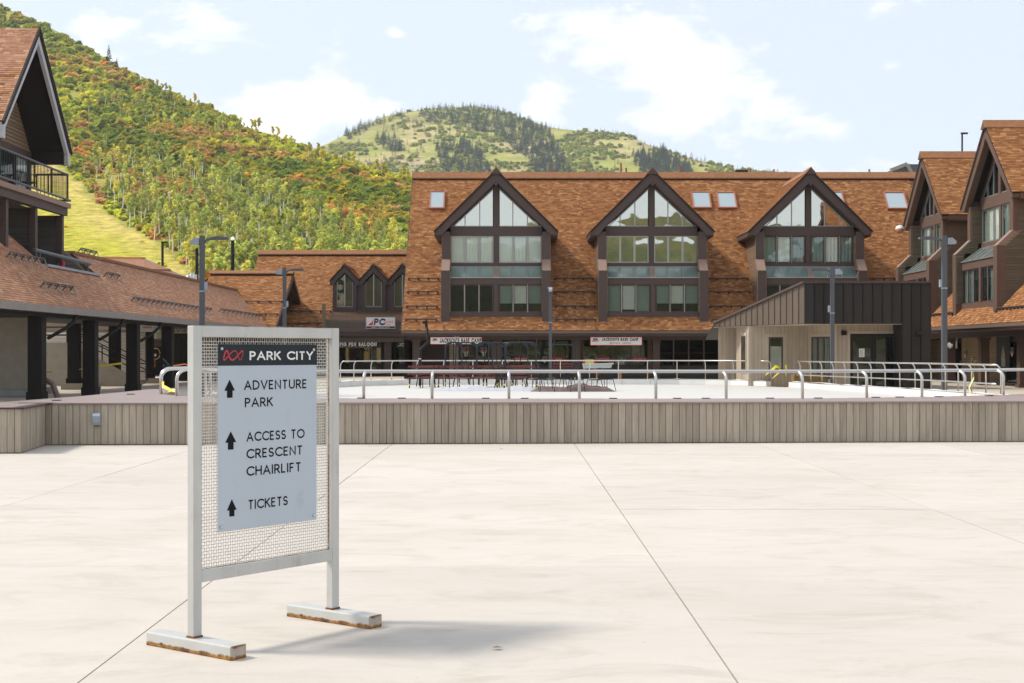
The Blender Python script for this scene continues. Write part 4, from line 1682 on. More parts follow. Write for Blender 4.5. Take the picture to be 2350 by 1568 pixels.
metal_panels((kx0, yf, 0), (17.98, yf, 0), lambda y: 3.0, lambda y: 4.88, 10, M_metal)
metal_panels((18.0, yf + .02, 0), (kx1, yf + .02, 0), lambda y: 0.0, lambda y: 4.88, 3, M_metal)
metal_panels(far, near, lambda y: 3.0, lambda y: topz(y) - .03, 16, M_metal_sunlit, .04)
metal_panels((18.0, yd + .3, 0), (18.0, yf + .04, 0), lambda y: 0.0, lambda y: 3.0, 3, M_metal)
metal_panels((kx1, yf + .02, 0), (kx1, K(66), 0), lambda y: 0, lambda y: topz(y), 12, M_metal)
rf = [(far.x, far.y, topz(far.y)), (kx0, yf, 4.92), (kx1, yf, 4.92), (kx1, K(66), topz(K(66))), (far.x, K(66), topz(K(66)))]
m = MB()
m.prism([Vector(p) + Vector((0, 0, .0)) for p in rf], (0, 0, -.06))
m.build('roof', M_metal_dark if False else M_black, kiosk)
m = MB()
m.bar((kx0 - .05, yf - .06, 4.91), (kx1 + .05, yf - .06, 4.91), .10, .10)
m.bar((kx0 - .06, yf - .05, 4.915), (far.x - .05, far.y, topz(far.y) + .005), .10, .10)
m.build('roof_edge', M_trim, kiosk)
m = MB()
m.prism([(far.x + .05, far.y, 2.985), (kx0 + .02, yf + .03, 2.985), (18.0, yf + .03, 2.985), (18.0, K(66), 2.985), (far.x, K(66), 2.985)], (0, 0, -.02))
m.build('soffit', M_plytrim, kiosk)


def ply(a, b, w0=0.0, w1=2.96, gaps=()):
    """vertical grooved boarding from a to b (seen from the outside, left to right)"""
    a, b = Vector((a[0], a[1], 0)), Vector((b[0], b[1], 0))
    L = (b - a).length
    d = (b - a) / L
    q = Vector((d.y, -d.x, 0))
    fr = Fr(a, d, q)
    MB().box(fr, 0, L, -.12, -.012, w0, w1).build('wall', M_joint, kiosk)
    n = max(1, round(L / .19))
    for i in range(n):
        u0, u1 = L * i / n + .007, L * (i + 1) / n - .007
        v8 = [fr(u, v, w) for w in (w0, w1) for (u, v) in ((u0, -.02), (u0, .0), (u1, .0), (u1, -.02))]
        piece(kiosk, 'wall_board', kiosk, (None, v8, [(0, 4, 5, 1), (1, 5, 6, 2), (2, 6, 7, 3)]), None, M_ply, R.random(), .5)
    return fr, L


A1, A2, A3, A4 = (10.75, K(63.5)), (11.75, K(63.5)), (11.72, K(60)), (14.53, K(60))
ply(A1, A2)
f2, L2 = ply((11.58, K(63)), A3)
f3, L3 = ply(A3, A4)
f4, L4 = ply(A4, (15.22, yd))
f5, L5 = ply((15.22, yd), (18.0, yd))


def trimmed_window(fr, u0, u1, w0, w1, n=1, style='green'):
    frame_mesh(fr, u0 - .16, u1 + .16, w0 - .16, w1 + .16, .0, .155, .035).build('window_trim', M_plytrim, kiosk)
    MB().box(fr, u0, u1, -.011, .001, w0, w1).build('window_back', M_room, kiosk)
    for k in range(n):
        a, c = u0 + (u1 - u0) * k / n, u0 + (u1 - u0) * (k + 1) / n
        wn = frame_mesh(fr, a + .003, c - .003, w0, w1, .004, .07, .045).build('window', M_winframe, kiosk)
        MB().box(fr, a + .07, c - .07, .024, .03, w0 + .07, w1 - .07).build('pane', G_low if style != 'dark' else G_dark, wn)
        if style == 'half':
            MB().box(fr, a + .07, c - .07, .006, .012, w0 + .07, w0 + (w1 - w0) * .72).build('blind', M_blind, wn)
        elif style == 'green':
            MB().box(fr, a + .07, c - .07, .006, .012, w0 + .07, w1 - .07).build('blind', M_blindg, wn)


uu = lambda fr, px: None
trimmed_window(f2, L2 * .42, L2 * .72, .78, 2.5, 1, 'dark')
trimmed_window(f3, .90, 1.60, .80, 2.42, 1, 'half')
trimmed_window(f4, L4 * .18, L4 * .86, .40, 2.42, 3, 'green')
m = MB()
m.box(f3, -.10, .05, -.05, .05, 0, 2.96)
m.build('corner_post', M_plytrim, kiosk)
MB().box(f5, .0, .1, -.02, .03, 0, 2.96).build('corner_post', M_plytrim, kiosk)
# doors
du0, du1 = (1951 - 1175) / F * yd - 15.22, (2057 - 1175) / F * yd - 15.22
frame_mesh(f5, du0 - .14, du1 + .14, -.2, 2.55 + .14, .0, .135, .04).build('door_trim', M_plytrim, kiosk)
MB().box(f5, du0, du1, -.011, .001, 0, 2.55).build('door_back', M_room, kiosk)
mid = (du0 + du1) / 2
for a, c in ((du0, mid), (mid, du1)):
    dr = frame_mesh(f5, a + .004, c - .004, .01, 2.52, .006, .12, .05).build('door', M_black, kiosk)
    MB().box(f5, a + .12, c - .12, .022, .03, .13, 2.40).build('pane', G_dark, dr)
    hx = mid + (-.17 if a == du0 else .10)
    MB().box(f5, hx, hx + .05, .056, .10, 1.0, 1.35).build('handle', M_lamp, dr)
nt = thing('notice_sheet', 'white printed sheet taped to the kiosk door', 'notice', f5(mid - .6, .04, 1.6))
MB().box(f5, mid - .68, mid - .42, .034, .037, 1.45, 1.85).build('paper', M_white, nt)
m = MB()
for k in range(7):
    m.box(f5, mid - .64, mid - .46 - .03 * (k % 3), .038, .039, 1.50 + k * .045, 1.515 + k * .045)
m.build('print_lines', M_lamp, nt)
for (fr, u, w, lab) in ((f5, .42, 2.62, 'small dark lamp on the boarded wall beside the kiosk doors'), (Fr((18.0, yf + .02, 0), (1, 0, 0), (0, -1, 0)), .75, 2.55, 'small square lamp on the dark metal wall of the kiosk')):
    t_ = thing('wall_lamp', lab, 'lamp', fr(u, .05, w), 'lamps on the kiosk wall')
    m = MB()
    m.prism([fr(u - .11, .06, w + .08), fr(u - .11, .22, w + .08), fr(u - .11, .26, w - .06), fr(u - .11, .18, w - .14), fr(u - .11, .06, w - .14)], fr.u * .22)
    m.build('housing', M_black, t_)

# ---------------------------------------------------------------- covered walk and tower on the left
ar = thing('arcade_building', 'brown shingled building with a dark columned arcade and a steep gabled balcony block', 'building', (-19, 65, 0))
AX, AS = -15.9, .85
AH = 3.32


def ah(x):
    return AH + AS * (-x + AX)


y0a, y1a, yn0, yn1, xs_ = 36.0, 104.0, 54.3, 61.3, -17.85
XRG = -19.0
AN = Vector((AS, 0, 1)).normalized()


def aq(xa, xb, ya, yb_):
    return [(xa, ya, ah(xa)), (xa, yb_, ah(xa)), (xb, yb_, ah(xb)), (xb, ya, ah(xb))]


for (xa, xb, ya, yb_) in ((AX + .12, xs_, y0a, y1a), (xs_, XRG - .3, y0a, yn0), (xs_, XRG, yn1, y1a)):
    q = aq(xa, xb, ya, yb_)
    pl = slab_roof('roof', ar, q, .18, M_roofbase)
    cover(ar, pl, q, M_shingle_l)
MB().box(WF, XRG - .3, XRG + .14, yn1, y1a, ah(XRG) - .04, ah(XRG) + .09).build('ridge_cap', mat('arcade_ridge', (.24, .115, .065), .9, var=.2, vs_=4), ar)
q = [(XRG - 3, yn1, ah(XRG) - 2.0), (XRG - 3, y1a, ah(XRG) - 2.0), (XRG, y1a, ah(XRG) + .0), (XRG, yn1, ah(XRG) + .0)]
slab_roof('roof', ar, q, .15, M_roofbase)
MB().box(WF, AX + .10, AX + .26, y0a, y1a, AH - .30, AH - .06).build('gutter', mat('grey_gutter', (.27, .25, .24), .5, .2, var=.1), ar)
MB().box(WF, AX - .02, AX + .095, y0a, y1a, AH - .30, AH - .17).build('fascia', M_trim, ar)
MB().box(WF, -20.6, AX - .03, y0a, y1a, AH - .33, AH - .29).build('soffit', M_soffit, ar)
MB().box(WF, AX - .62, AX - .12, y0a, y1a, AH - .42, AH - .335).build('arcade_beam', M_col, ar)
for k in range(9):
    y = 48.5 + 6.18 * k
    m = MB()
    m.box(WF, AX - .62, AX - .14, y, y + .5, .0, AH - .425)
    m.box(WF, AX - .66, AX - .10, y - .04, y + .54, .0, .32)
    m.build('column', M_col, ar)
for k in range(7):
    y = 58 + 6.6 * k
    m = MB()
    m.box(WF, -20.2, -19.7, y, y + .5, .3, AH - .34)
    m.box(WF, -20.25, -19.65, y - .05, y + .55, .25, .5)
    m.build('column', M_col, ar)
    MB().box(WF, -20.4, -18.9, y - .3, y + .8, -.02, .26).build('concrete_footing', M_cmu, ar)
# block wall at the near end
MB().box(WF, -26, -18.05, 53.6, 54.2, .28, AH - .34).build('block_wall', M_cmu, ar)
MB().box(WF, -26, -17.95, 53.5, 54.3, 0, .27).build('plinth', mat('plinth_concrete', (.26, .26, .26), .9, var=.2, vs_=2), ar)
# boarded walls behind
wfa = Fr((-26, 76, 0), (1, 0, 0), (0, -1, 0))
MB().box(wfa, 0, 6.4, -.2, 0, 0, AH - .43).build('wall', M_joint, ar)
boards(ar, ar, wfa, [(0, .2), (6.4, .2), (6.4, 2.75), (0, 2.75)], .17, M_siding_p, v=.001)
# far shop front
wfb = Fr((-20.3, 84, 0), (1, 0, 0), (0, -1, 0))
MB().box(wfb, 0, 4.2, -.2, 0, 0, AH - .43).build('wall', M_room, ar)
boards(ar, ar, wfb, [(1.7, .2), (4.2, .2), (4.2, 2.7), (1.7, 2.7)], .15, M_siding_o, v=.001)
MB().box(wfb, 0, .8, 0.0, .03, .3, 2.5).build('shop_pane', G_dark, ar)
MB().box(wfb, .9, 1.65, 0.0, .03, .3, 2.5).build('shop_pane', G_dark, ar)
MB().box(WF, -20.5, -20.3, 84, 100, 0, AH - .43).build('wall', M_siding_trim, ar)
# stairs under the arcade
stt = thing('outdoor_stairs', 'concrete stairs with black pipe handrails under the dark arcade', 'stairs', (-22, 72, 0))
sy = 72.0
n_st = 11
for k in range(n_st):
    x1 = -18.9 - k * .30
    MB().box(WF, x1 - .31, x1, sy - .9, sy + .9, k * .155 + .02, (k + 1) * .155 + .02).build('step', M_cmu, stt)
m = MB()
m.prism([(-18.5, sy - 1.15, 0), (-18.5, sy - 1.15, .25), (-22.2, sy - 1.15, 2.15), (-25, sy - 1.15, 2.15), (-25, sy - 1.15, 0)], (0, .22, 0))
m.build('stair_side', M_cmu, stt)
for yy in (sy - 1.0, sy + .9):
    m = MB()
    for dz in (.55, .95):
        m.tube([(-18.3, yy, .15 + dz), (-18.7, yy, .2 + dz), (-22.2, yy, 2.0 + dz), (-25, yy, 2.0 + dz)], .03, 6)
    for i in range(5):
        x = -18.7 - i * .88
        m.bar((x, yy, .2 + i * .45), (x, yy, 1.15 + i * .45), .05)
    m.build('handrail', M_black, stt)
# rain pipes
for k in (0, 1, 2):
    y = 49.2 + 6.18 * k
    m = MB()
    m.tube([(AX + .16, y + 2.2, AH - .3), (AX + .12, y + 2.0, AH - .55), (AX - .05, y + 1.6, AH - .8), (AX - .3, y + .5, AH - 1.15)], .065, 8)
    m.build('rain_pipe', M_col, ar, smooth=True)
MB().tube([(-16.2, 49.1, 0.75), (-15.9, 49.2, .6), (-15.75, 49.2, .2), (-15.7, 49.2, 0)], .10, 8).build('rain_pipe', M_gutter, ar, smooth=True)


def on_ar(px, py):
    r = (810 - py) / (1175 - px)
    X = (AH - EYE + AS * AX) / (r - AS)      # EYE + r X = AH + AS (X + AX), X positive to the left
    return Vector((-X, X * F / (1175 - px), EYE + r * X))


def zig_guard(p0, p1, n):
    a, c = on_ar(*p0), on_ar(*p1)
    x = (a.x + c.x) / 2
    a, c = Vector((x, a.y, ah(x))), Vector((x, c.y, ah(x)))
    m, m2 = MB(), MB()
    d = (c - a)
    dn = Vector((AS * -1, 0, -1 * 0)).normalized()
    down = Vector((1, 0, -AS)).normalized()
    m.tube([a + AN * .26, c + AN * .26], .03, 5)
    m.tube([a + AN * .18, c + AN * .18], .03, 5)
    for i in range(n + 1):
        p = a + d * (i / n)
        m.bar(p + AN * .27, p + AN * .0, .035)
        m2.bar(p + AN * .26, p + down * .34 + AN * .02 + Vector((0, .10, 0)), .05, .02)
    g_ = m.build('snow_guard', M_trim, ar)
    m2.build('strut', M_lamp_l, g_)


zig_guard((14, 592), (91, 606), 5)
zig_guard((91, 660), (159, 670), 4)
zig_guard((178, 580), (214, 588), 3)
zig_guard((236, 635), (268, 642), 2)
zig_guard((296, 689), (482, 719), 18)
zig_guard((501, 716), (676, 741), 22)

# tower block
TY, TX = 54.7, -19.7
tf = Fr((TX, TY, 0), (0, 1, 0), (1, 0, 0))
M_rake = mat('grey_white_rake', (.46, .45, .48), .6, var=.06, stretch=(1, 1, 5))
for s in (-1, 1):
    q = [tf(s * 3.9, 1.55, 9.95), tf(s * 3.9, -12, 9.95), tf(0, -12, 14.12), tf(0, 1.55, 14.12)]
    pl = slab_roof('tower_roof', ar, q, .14, M_soffit)
    cover(ar, pl, q, M_shingle)
    poly_part('rake_board', tf, [(0, 14.07), (s * 3.86, 9.93), (s * 3.86, 9.35), (s * 3.62, 9.35), (s * 3.60, 9.75), (0, 13.55)], 1.36, 1.5, M_rake, ar)
    poly_part('rake_edge', tf, [(0, 14.20), (s * 3.97, 9.94), (s * 3.97, 9.80), (0, 14.05)], 1.502, 1.57, M_soffit, ar)
    a_, c_ = sorted((s * 3.45, s * 3.6))
    MB().box(tf, a_, c_, -.1, 1.35, 9.35, 9.85).build('eave_beam', M_soffit, ar)
poly_part('gable_wall', tf, [(-3.4, 9.8), (3.4, 9.8), (0, 13.6)], -.2, -.03, M_joint, ar)
boards(ar, ar, tf, [(-3.4, 9.85), (3.4, 9.85), (0, 13.55)], .15, M_siding, v=-.0)
MB().box(tf, -3.5, 3.5, -.1, .06, 9.58, 9.83).build('head_beam', M_trim, ar)
for a_, c_ in ((-3.4, -1.8), (-1.78, -.1), (-.08, 1.6), (1.62, 3.2)):
    window(ar, tf, a_ + .01, c_ - .01, 7.85, 9.56, 0, 'dark' if a_ < 0 else 'white', M_trim, .09)
MB().box(tf, -3.4, 3.4, -.35, -.3, 7.8, 9.6).build('room_back', M_room, ar)
MB().box(tf, 3.2, 3.45, -.3, .05, 7.82, 9.58).build('corner_post', M_trim, ar)
MB().box(tf, -6, 3.45, -8, -.36, 7.2, 9.6).build('tower_wall', M_siding_trim, ar)
# balcony slab, posts and dark lower wall
MB().box(tf, -6, 4.0, -.0, 1.5, 7.60, 7.80).build('balcony_floor', M_cap, ar)
MB().box(tf, -6, 3.88, 1.2, 1.40, 7.28, 7.598).build('balcony_beam', M_trim, ar)
for u in (-2.75, .45, 3.7):
    MB().box(tf, u - .13, u + .13, 1.0, 1.26, ah(-18.6) - .3, 7.279).build('balcony_post', M_trim, ar)
MB().box(tf, -6, 3.6, -.3, -.06, 4.0, 7.6).build('lower_wall', M_joint, ar)
boards(ar, ar, tf, [(-6, 4.6), (3.6, 4.6), (3.6, 7.55), (-6, 7.55)], .16, M_siding_d, v=-.05)
side = Fr((TX, TY + 3.62, 0), (1, 0, 0), (0, -1, 0))
side2 = Fr((TX, TY + 3.62, 0), (1, 0, 0), (0, 1, 0))
MB().box(side, -.1, 1.05, -.1, -.01, 5.0, 7.28).build('end_wall', M_joint, ar)
boards(ar, ar, side, [(-.1, 5.2), (1.05, 5.2), (1.05, 7.25), (-.1, 7.25)], .16, M_siding_d, v=.0)
s2 = Fr((TX, yn1 - .02, 0), (1, 0, 0), (0, -1, 0))
MB().prism([s2(-.3, 0, 4.3), s2(1.85, 0, 4.6), s2(.7, 0, 5.85), s2(-.3, 0, 6.6)], (0, -.1, 0)).build('end_wall', M_joint, ar)
boards(ar, ar, s2, [(-.3, 4.5), (1.85, 4.65), (.55, 5.85), (-.3, 6.4)], .16, M_siding_d, v=.1)
mid_ = Fr((TX, TY + .45, 0), (1, 0, 0), (0, -1, 0))
MB().box(mid_, -.05, 1.0, -.06, .0, 5.0, 7.28).build('divider_wall', M_joint, ar)
boards(ar, ar, mid_, [(-.05, 5.2), (1.0, 5.2), (1.0, 7.25), (-.05, 7.25)], .16, M_siding_d, v=.001)
MB().box(WF, TX, xs_, yn0, yn1, 4.05, 4.15).build('notch_floor', M_joint, ar)
m = MB()
m.bar((xs_ - .02, yn0, ah(xs_) + .02), (xs_ - .02, yn1, ah(xs_) + .02), .34, .10)
m.build('sill_flashing', M_lamp_l, ar)
m = MB()
m.tube([(xs_ - .25, yn0 - .4, ah(xs_) + .58), (xs_ - .25, yn1 - .3, ah(xs_) + .48)], .075, 8)
for y in (yn0 + .2, yn1 - .6):
    m.bar((xs_ - .25, y, ah(xs_) - .2), (xs_ - .25, y, ah(xs_) + .5), .06)
m.build('pipe_rail', M_lamp, ar)
MB().tube([(xs_ - .35, 57.6, 4.1), (xs_ - .35, 57.6, 5.35)], .09, 8).build('vent_pipe', M_redlogo, ar)
MB().box(tf, 1.55, 1.75, -.03, .12, 5.75, 6.45).build('wall_lamp', M_lamp_l, ar)
# balcony railing
m = MB()
m.tube([tf(-6, 1.42, 8.98), tf(3.82, 1.42, 8.98), tf(3.82, .1, 8.98)], .045, 8)
m.build('top_rail', M_lamp, ar)
m = MB()
m.tube([tf(-6, 1.50, 7.92), tf(3.9, 1.50, 7.92), tf(3.9, .1, 7.92)], .045, 8)
m.build('bottom_rail', M_lamp, ar)
for k in range(58):
    u = 3.82 - k * .17
    big = k % 12 == 0
    MB().bar(tf(u, 1.42, 7.92), tf(u, 1.42, 8.95), .05 if big else .022).build('baluster', M_black, ar)
for k in range(8):
    v = 1.26 - k * .16
    MB().bar(tf(3.82, v, 7.92), tf(3.82, v, 8.95), .022).build('baluster', M_black, ar)

# hip roofed building further back on the left
hp = thing('hip_roofed_building', 'hip roofed building showing behind the arcade roof below the meadow', 'building', (-33, 130, 0))
e = lambda px, py, d: PX(px, py, d)
A, B, C, D_ = e(160, 592, 124), e(330, 594, 120), e(432, 640, 112), e(120, 625, 108)
m = MB()
m.prism([A, B, e(392, 618, 116), e(330, 618, 113), e(120, 618, 110)], (0, 0, -.15))
m.build('roof', mat('hip_shingle', (.27, .125, .06), .9, var=.3, vs_=3), hp)
m = MB()
m.prism([B, e(432, 640, 114), e(330, 622, 112)], (0, 0, -.15))
m.build('roof', MATS['hip_shingle'], hp)
m = MB()
m.prism([B + Vector((0, 0, .05)), e(432, 638, 114.5), e(432, 641, 116), B + Vector((0, 2, 0))], (0, 0, -.1))
m.build('hip_flashing', M_lamp_l, hp)
m = MB()
m.bar(A, B, .5, .22)
m.build('ridge_cap', M_copper, hp)
m = MB()
m.bar(e(320, 622, 111.6), e(434, 643, 113.6), .5, .45)
m.bar(e(120, 622, 109.6), e(322, 622, 111.6), .5, .45)
m.build('fascia', M_joint, hp)
MB().box(WF, -44, -31, 114, 124, 0, 7.0).build('wall', M_siding_trim, hp)


# ================================================================ lettering
def arc(cx, cy, rx, ry, a0, a1, n=9):
    return [(cx + rx * math.cos(math.radians(a0 + (a1 - a0) * i / n)), cy + ry * math.sin(math.radians(a0 + (a1 - a0) * i / n))) for i in range(n + 1)]


GL = {
    'A': (.80, [[(0, 0), (.40, 1), (.80, 0)], [(.15, .32), (.65, .32)]]),
    'B': (.58, [[(0, 0), (0, 1), (.28, 1)] + arc(.28, .76, .24, .24, 90, -90) + [(0, .52)], [(.28, .52)] + arc(.30, .26, .28, .26, 90, -90) + [(0, 0)]]),
    'C': (.80, [arc(.50, .5, .50, .5, 48, 312, 16)]),
    'D': (.74, [[(0, 0), (0, 1), (.26, 1)] + arc(.26, .5, .48, .5, 90, -90, 12) + [(0, 0)]]),
    'E': (.50, [[(.50, 1), (0, 1), (0, 0), (.50, 0)], [(0, .52), (.44, .52)]]),
    'F': (.48, [[(.48, 1), (0, 1), (0, 0)], [(0, .50), (.42, .50)]]),
    'G': (.86, [arc(.50, .5, .50, .5, 48, 350, 16) + [(.97, .44), (.56, .44)]]),
    'H': (.66, [[(0, 0), (0, 1)], [(.66, 0), (.66, 1)], [(0, .52), (.66, .52)]]),
    'I': (.02, [[(.01, 0), (.01, 1)]]),
    'J': (.40, [[(.40, 1), (.40, .24)] + arc(.18, .24, .22, .24, 0, -150, 7)]),
    'K': (.62, [[(0, 0), (0, 1)], [(.58, 1), (.02, .46)], [(.2, .62), (.62, 0)]]),
    'L': (.46, [[(0, 1), (0, 0), (.46, 0)]]),
    'M': (.86, [[(0, 0), (.08, 1), (.43, .22), (.78, 1), (.86, 0)]]),
    'N': (.68, [[(0, 0), (0, 1), (.68, 0), (.68, 1)]]),
    'O': (1.0, [arc(.5, .5, .5, .5, 0, 360, 22)]),
    'P': (.54, [[(0, 0), (0, 1), (.27, 1)] + arc(.27, .73, .27, .27, 90, -90) + [(0, .46)]]),
    'Q': (1.0, [arc(.5, .5, .5, .5, 0, 360, 22), [(.6, .25), (.95, -.05)]]),
    'R': (.58, [[(0, 0), (0, 1), (.27, 1)] + arc(.27, .73, .27, .27, 90, -90) + [(0, .46)], [(.27, .46), (.58, 0)]]),
    'S': (.54, [arc(.27, .745, .25, .255, 40, 200, 9) + arc(.27, .745, .25, .255, 215, 262, 3) + arc(.27, .255, .27, .255, 80, -140, 11)]),
    'T': (.62, [[(0, 1), (.62, 1)], [(.31, 1), (.31, 0)]]),
    'U': (.66, [[(0, 1), (0, .32)] + arc(.33, .32, .33, .32, 180, 360, 11) + [(.66, 1)]]),
    'V': (.76, [[(0, 1), (.38, 0), (.76, 1)]]),
    'W': (1.1, [[(0, 1), (.28, 0), (.55, .9), (.82, 0), (1.1, 1)]]),
    'X': (.66, [[(0, 0), (.66, 1)], [(0, 1), (.66, 0)]]),
    'Y': (.66, [[(0, 1), (.33, .45), (.66, 1)], [(.33, .45), (.33, 0)]]),
    'Z': (.62, [[(0, 1), (.62, 1), (0, 0), (.62, 0)]]),
    "'": (.05, [[(.02, 1), (.02, .75)]]),
    '&': (.72, [[(.72, 0), (.14, .72)] + arc(.30, .80, .18, .2, 200, -30, 8) + [(.14, .44)] + arc(.26, .24, .24, .24, 140, 330, 9) + [(.66, .46)]]),
    '.': (.2, [arc(.1, .45, .07, .07, 0, 360, 8)]),
    '1': (.25, [[(0, .8), (.2, 1), (.2, 0)]]), '9': (.5, [arc(.25, .72, .25, .27, 0, 360, 12), [(.5, .72), (.35, 0)]]),
    '8': (.5, [arc(.25, .75, .22, .24, 0, 360, 12), arc(.25, .26, .25, .26, 0, 360, 12)]), '2': (.5, [arc(.25, .75, .24, .25, 160, -30, 8) + [(0, 0), (.5, 0)]]),
    ' ': (.28, []),
}


def text(s, fr, u0, w0, h, width, wt_, v, mt, parent, name='lettering', serif=0, slant=0, caps2=None):
    """stroke-drawn capitals fitted to a given width; wt_ is the stroke width as a share of the height"""
    gap = .20 + wt_ * .7 + serif * .5
    adv, x = [], 0
    for ch in s:
        adv.append(x)
        x += GL[ch][0] + gap
    tot = x - gap
    sx_ = width / (tot * h)
    m = MB()
    hw = wt_ / 2

    def emit(p):
        return fr(u0 + (p[0] + slant * p[1]) * h * sx_, v, w0 + p[1] * h)
    for ch, ox in zip(s, adv):
        for st in GL[ch][1]:
            pts = [Vector((p[0] + ox, p[1])) for p in st]
            pts2 = [pts[0]]
            for p in pts[1:]:
                if (p - pts2[-1]).length > 1e-4:
                    pts2.append(p)
            pts = pts2
            # keep the strokes inside the cap height
            pts = [Vector((p.x, hw + p.y * (1 - wt_))) for p in pts]
            closed = (pts[0] - pts[-1]).length < 1e-3
            n = len(pts)
            L_, R_ = [], []
            for i, p in enumerate(pts):
                if closed:
                    a, c = pts[(i - 1) % n if i > 0 else n - 2], pts[(i + 1) % n if i < n - 1 else 1]
                else:
                    a, c = pts[max(i - 1, 0)], pts[min(i + 1, n - 1)]
                d0 = (p - a).normalized() if (p - a).length > 1e-6 else (c - p).normalized()
                d1 = (c - p).normalized() if (c - p).length > 1e-6 else d0
                t = (d0 + d1)
                t = t.normalized() if t.length > .3 else d1
                nn = Vector((-t.y, t.x))
                k = 1 / max(.55, nn.dot(Vector((-d1.y, d1.x))))
                L_.append(p + nn * hw * k)
                R_.append(p - nn * hw * k)
            if not closed:
                for (i, sgn) in ((0, -1), (n - 1, 1)):
                    j = 1 if i == 0 else n - 2
                    d = (pts[i] - pts[j]).normalized()
                    horiz = abs(d.y) < .3
                    e = hw if horiz or True else 0
                    L_[i] = L_[i] + d * e * (.98 if abs(d.y) > .3 else .0)
                    R_[i] = R_[i] + d * e * (.98 if abs(d.y) > .3 else .0)
            vv, ff = [], []
            for i in range(n):
                vv += [emit(L_[i]), emit(R_[i])]
                if i:
                    ff.append((2 * i - 2, 2 * i - 1, 2 * i + 1, 2 * i))
            m.add(vv, ff)
            if serif and not closed:
                for i, j in ((0, 1), (n - 1, n - 2)):
                    d = pts[i] - pts[j]
                    if abs(d.y) > abs(d.x) * .8 and (pts[i].y < .2 or pts[i].y > .8):
                        y = pts[i].y
                        t_ = wt_ * .35
                        e0 = Vector((pts[i].x - hw - serif, y))
                        e1 = Vector((pts[i].x + hw + serif, y))
                        yy0, yy1 = (0, t_ * 1.6) if y < .5 else (1 - t_ * 1.6, 1)
                        q = [Vector((e0.x, yy0)), Vector((e1.x, yy0)), Vector((e1.x, yy1)), Vector((e0.x, yy1))]
                        m.add([emit(p) + fr.v * .0006 for p in q], [(0, 1, 2, 3)])
    return m.build(name, mt, parent)


def flat(name, fr, pts, v, mt, parent, th=.004):
    m = MB()
    m.prism([fr(p[0], v, p[1]) for p in pts], fr.v * th)
    return m.build(name, mt, parent)


def rect(a, b, c, d):
    return [(a, c), (b, c), (b, d), (a, d)]


def badge(fr, cu, cw, s, v, parent, name='emblem'):
    """shield: dark cap, blue sky, red ribbon, white foot"""
    e = flat(name, fr, [(cu - .40 * s, cw + .5 * s), (cu + .40 * s, cw + .5 * s), (cu + .36 * s, cw - .2 * s), (cu, cw - .55 * s), (cu - .36 * s, cw - .2 * s)], v, M_white, parent)
    flat('emblem_cap', fr, rect(cu - .36 * s, cu + .36 * s, cw + .22 * s, cw + .46 * s), v + .005, M_navy, e)
    flat('emblem_sky', fr, rect(cu - .35 * s, cu + .35 * s, cw + .0 * s, cw + .215 * s), v + .005, M_blue, e)
    flat('ribbon', fr, [(cu - .58 * s, cw - .12 * s), (cu + .58 * s, cw - .06 * s), (cu + .50 * s, cw + .05 * s), (cu + .58 * s, cw + .16 * s), (cu - .58 * s, cw + .08 * s), (cu - .50 * s, cw - .02 * s)], v + .010, M_red, e)
    text('BASE CAMP', fr, cu - .42 * s, cw - .05 * s, .13 * s, .84 * s, .18, v + .0155, M_white, e)
    text("JACKSON'S", fr, cu - .30 * s, cw + .28 * s, .12 * s, .60 * s, .18, v + .0105, M_white, e)
    return e


def board_sign(name, label, fr, u0, u1, w0, w1, edge, face, t=.05, loc=None):
    o = thing(name, label, 'sign', fr((u0 + u1) / 2, 0, w0))
    MB().box(fr, u0, u1, 0, t, w0, w1).build('backing', edge, o)
    e = min(.05, (w1 - w0) * .06)
    MB().box(fr, u0 + e, u1 - e, t + .001, t + .006, w0 + e, w1 - e).build('face', face, o)
    return o


# ---- JACKSON'S BASE CAMP boards under the porch
def pfr(y):
    return Fr((0, y, 0), (1, 0, 0), (0, -1, 0)), (lambda px: (px - 1175) / F * y), (lambda py: EYE + (810 - py) / F * y)


fr, ux, wy = pfr(88.75)
u0, u1, w0, w1 = ux(987.5), ux(1106), wy(790.5), wy(773.5)
o = board_sign('shop_sign', 'long white shop board reading only the base camp name, behind the chairlift seats', fr, u0, u1, w0, w1, M_red, M_white)
badge(fr, ux(998), (w0 + w1) / 2, (w1 - w0) * .62, .058, o)
text("JACKSON'S BASE CAMP", fr, ux(1010), wy(787), wy(776.5) - wy(787), ux(1104) - ux(1010), .25, .058, M_ink, o, serif=.06)
fr, ux, wy = pfr(88.75)
u0, u1, w0, w1 = ux(1354.5), ux(1473.5), wy(793), wy(773)
o = board_sign('shop_sign', 'long white shop board with a second line reading rentals and demos', fr, u0, u1, w0, w1, M_red, M_white)
badge(fr, ux(1366), (w0 + w1) / 2, (w1 - w0) * .72, .058, o)
text("JACKSON'S BASE CAMP", fr, ux(1382), wy(782.6), wy(775.6) - wy(782.6), ux(1464) - ux(1382), .25, .058, M_ink, o, serif=.06)
text("RENTALS . DEMOS", fr, ux(1400), wy(789.8), wy(785) - wy(789.8), ux(1447) - ux(1400), .14, .058, M_maroon, o, serif=.07)
# sign lamps
sl_ = thing('sign_floodlight', 'pair of small white floodlights above the left shop board', 'lamp', (ux(1047), 89.2, wy(770)))
for px in (1045, 1050):
    p = PX(px, 768, 88.95)
    MB().tube([p, p + Vector((.03 if px > 1047 else -.03, -.05, -.12))], [.04, .09], 8).build('lamp_head', M_white, sl_)
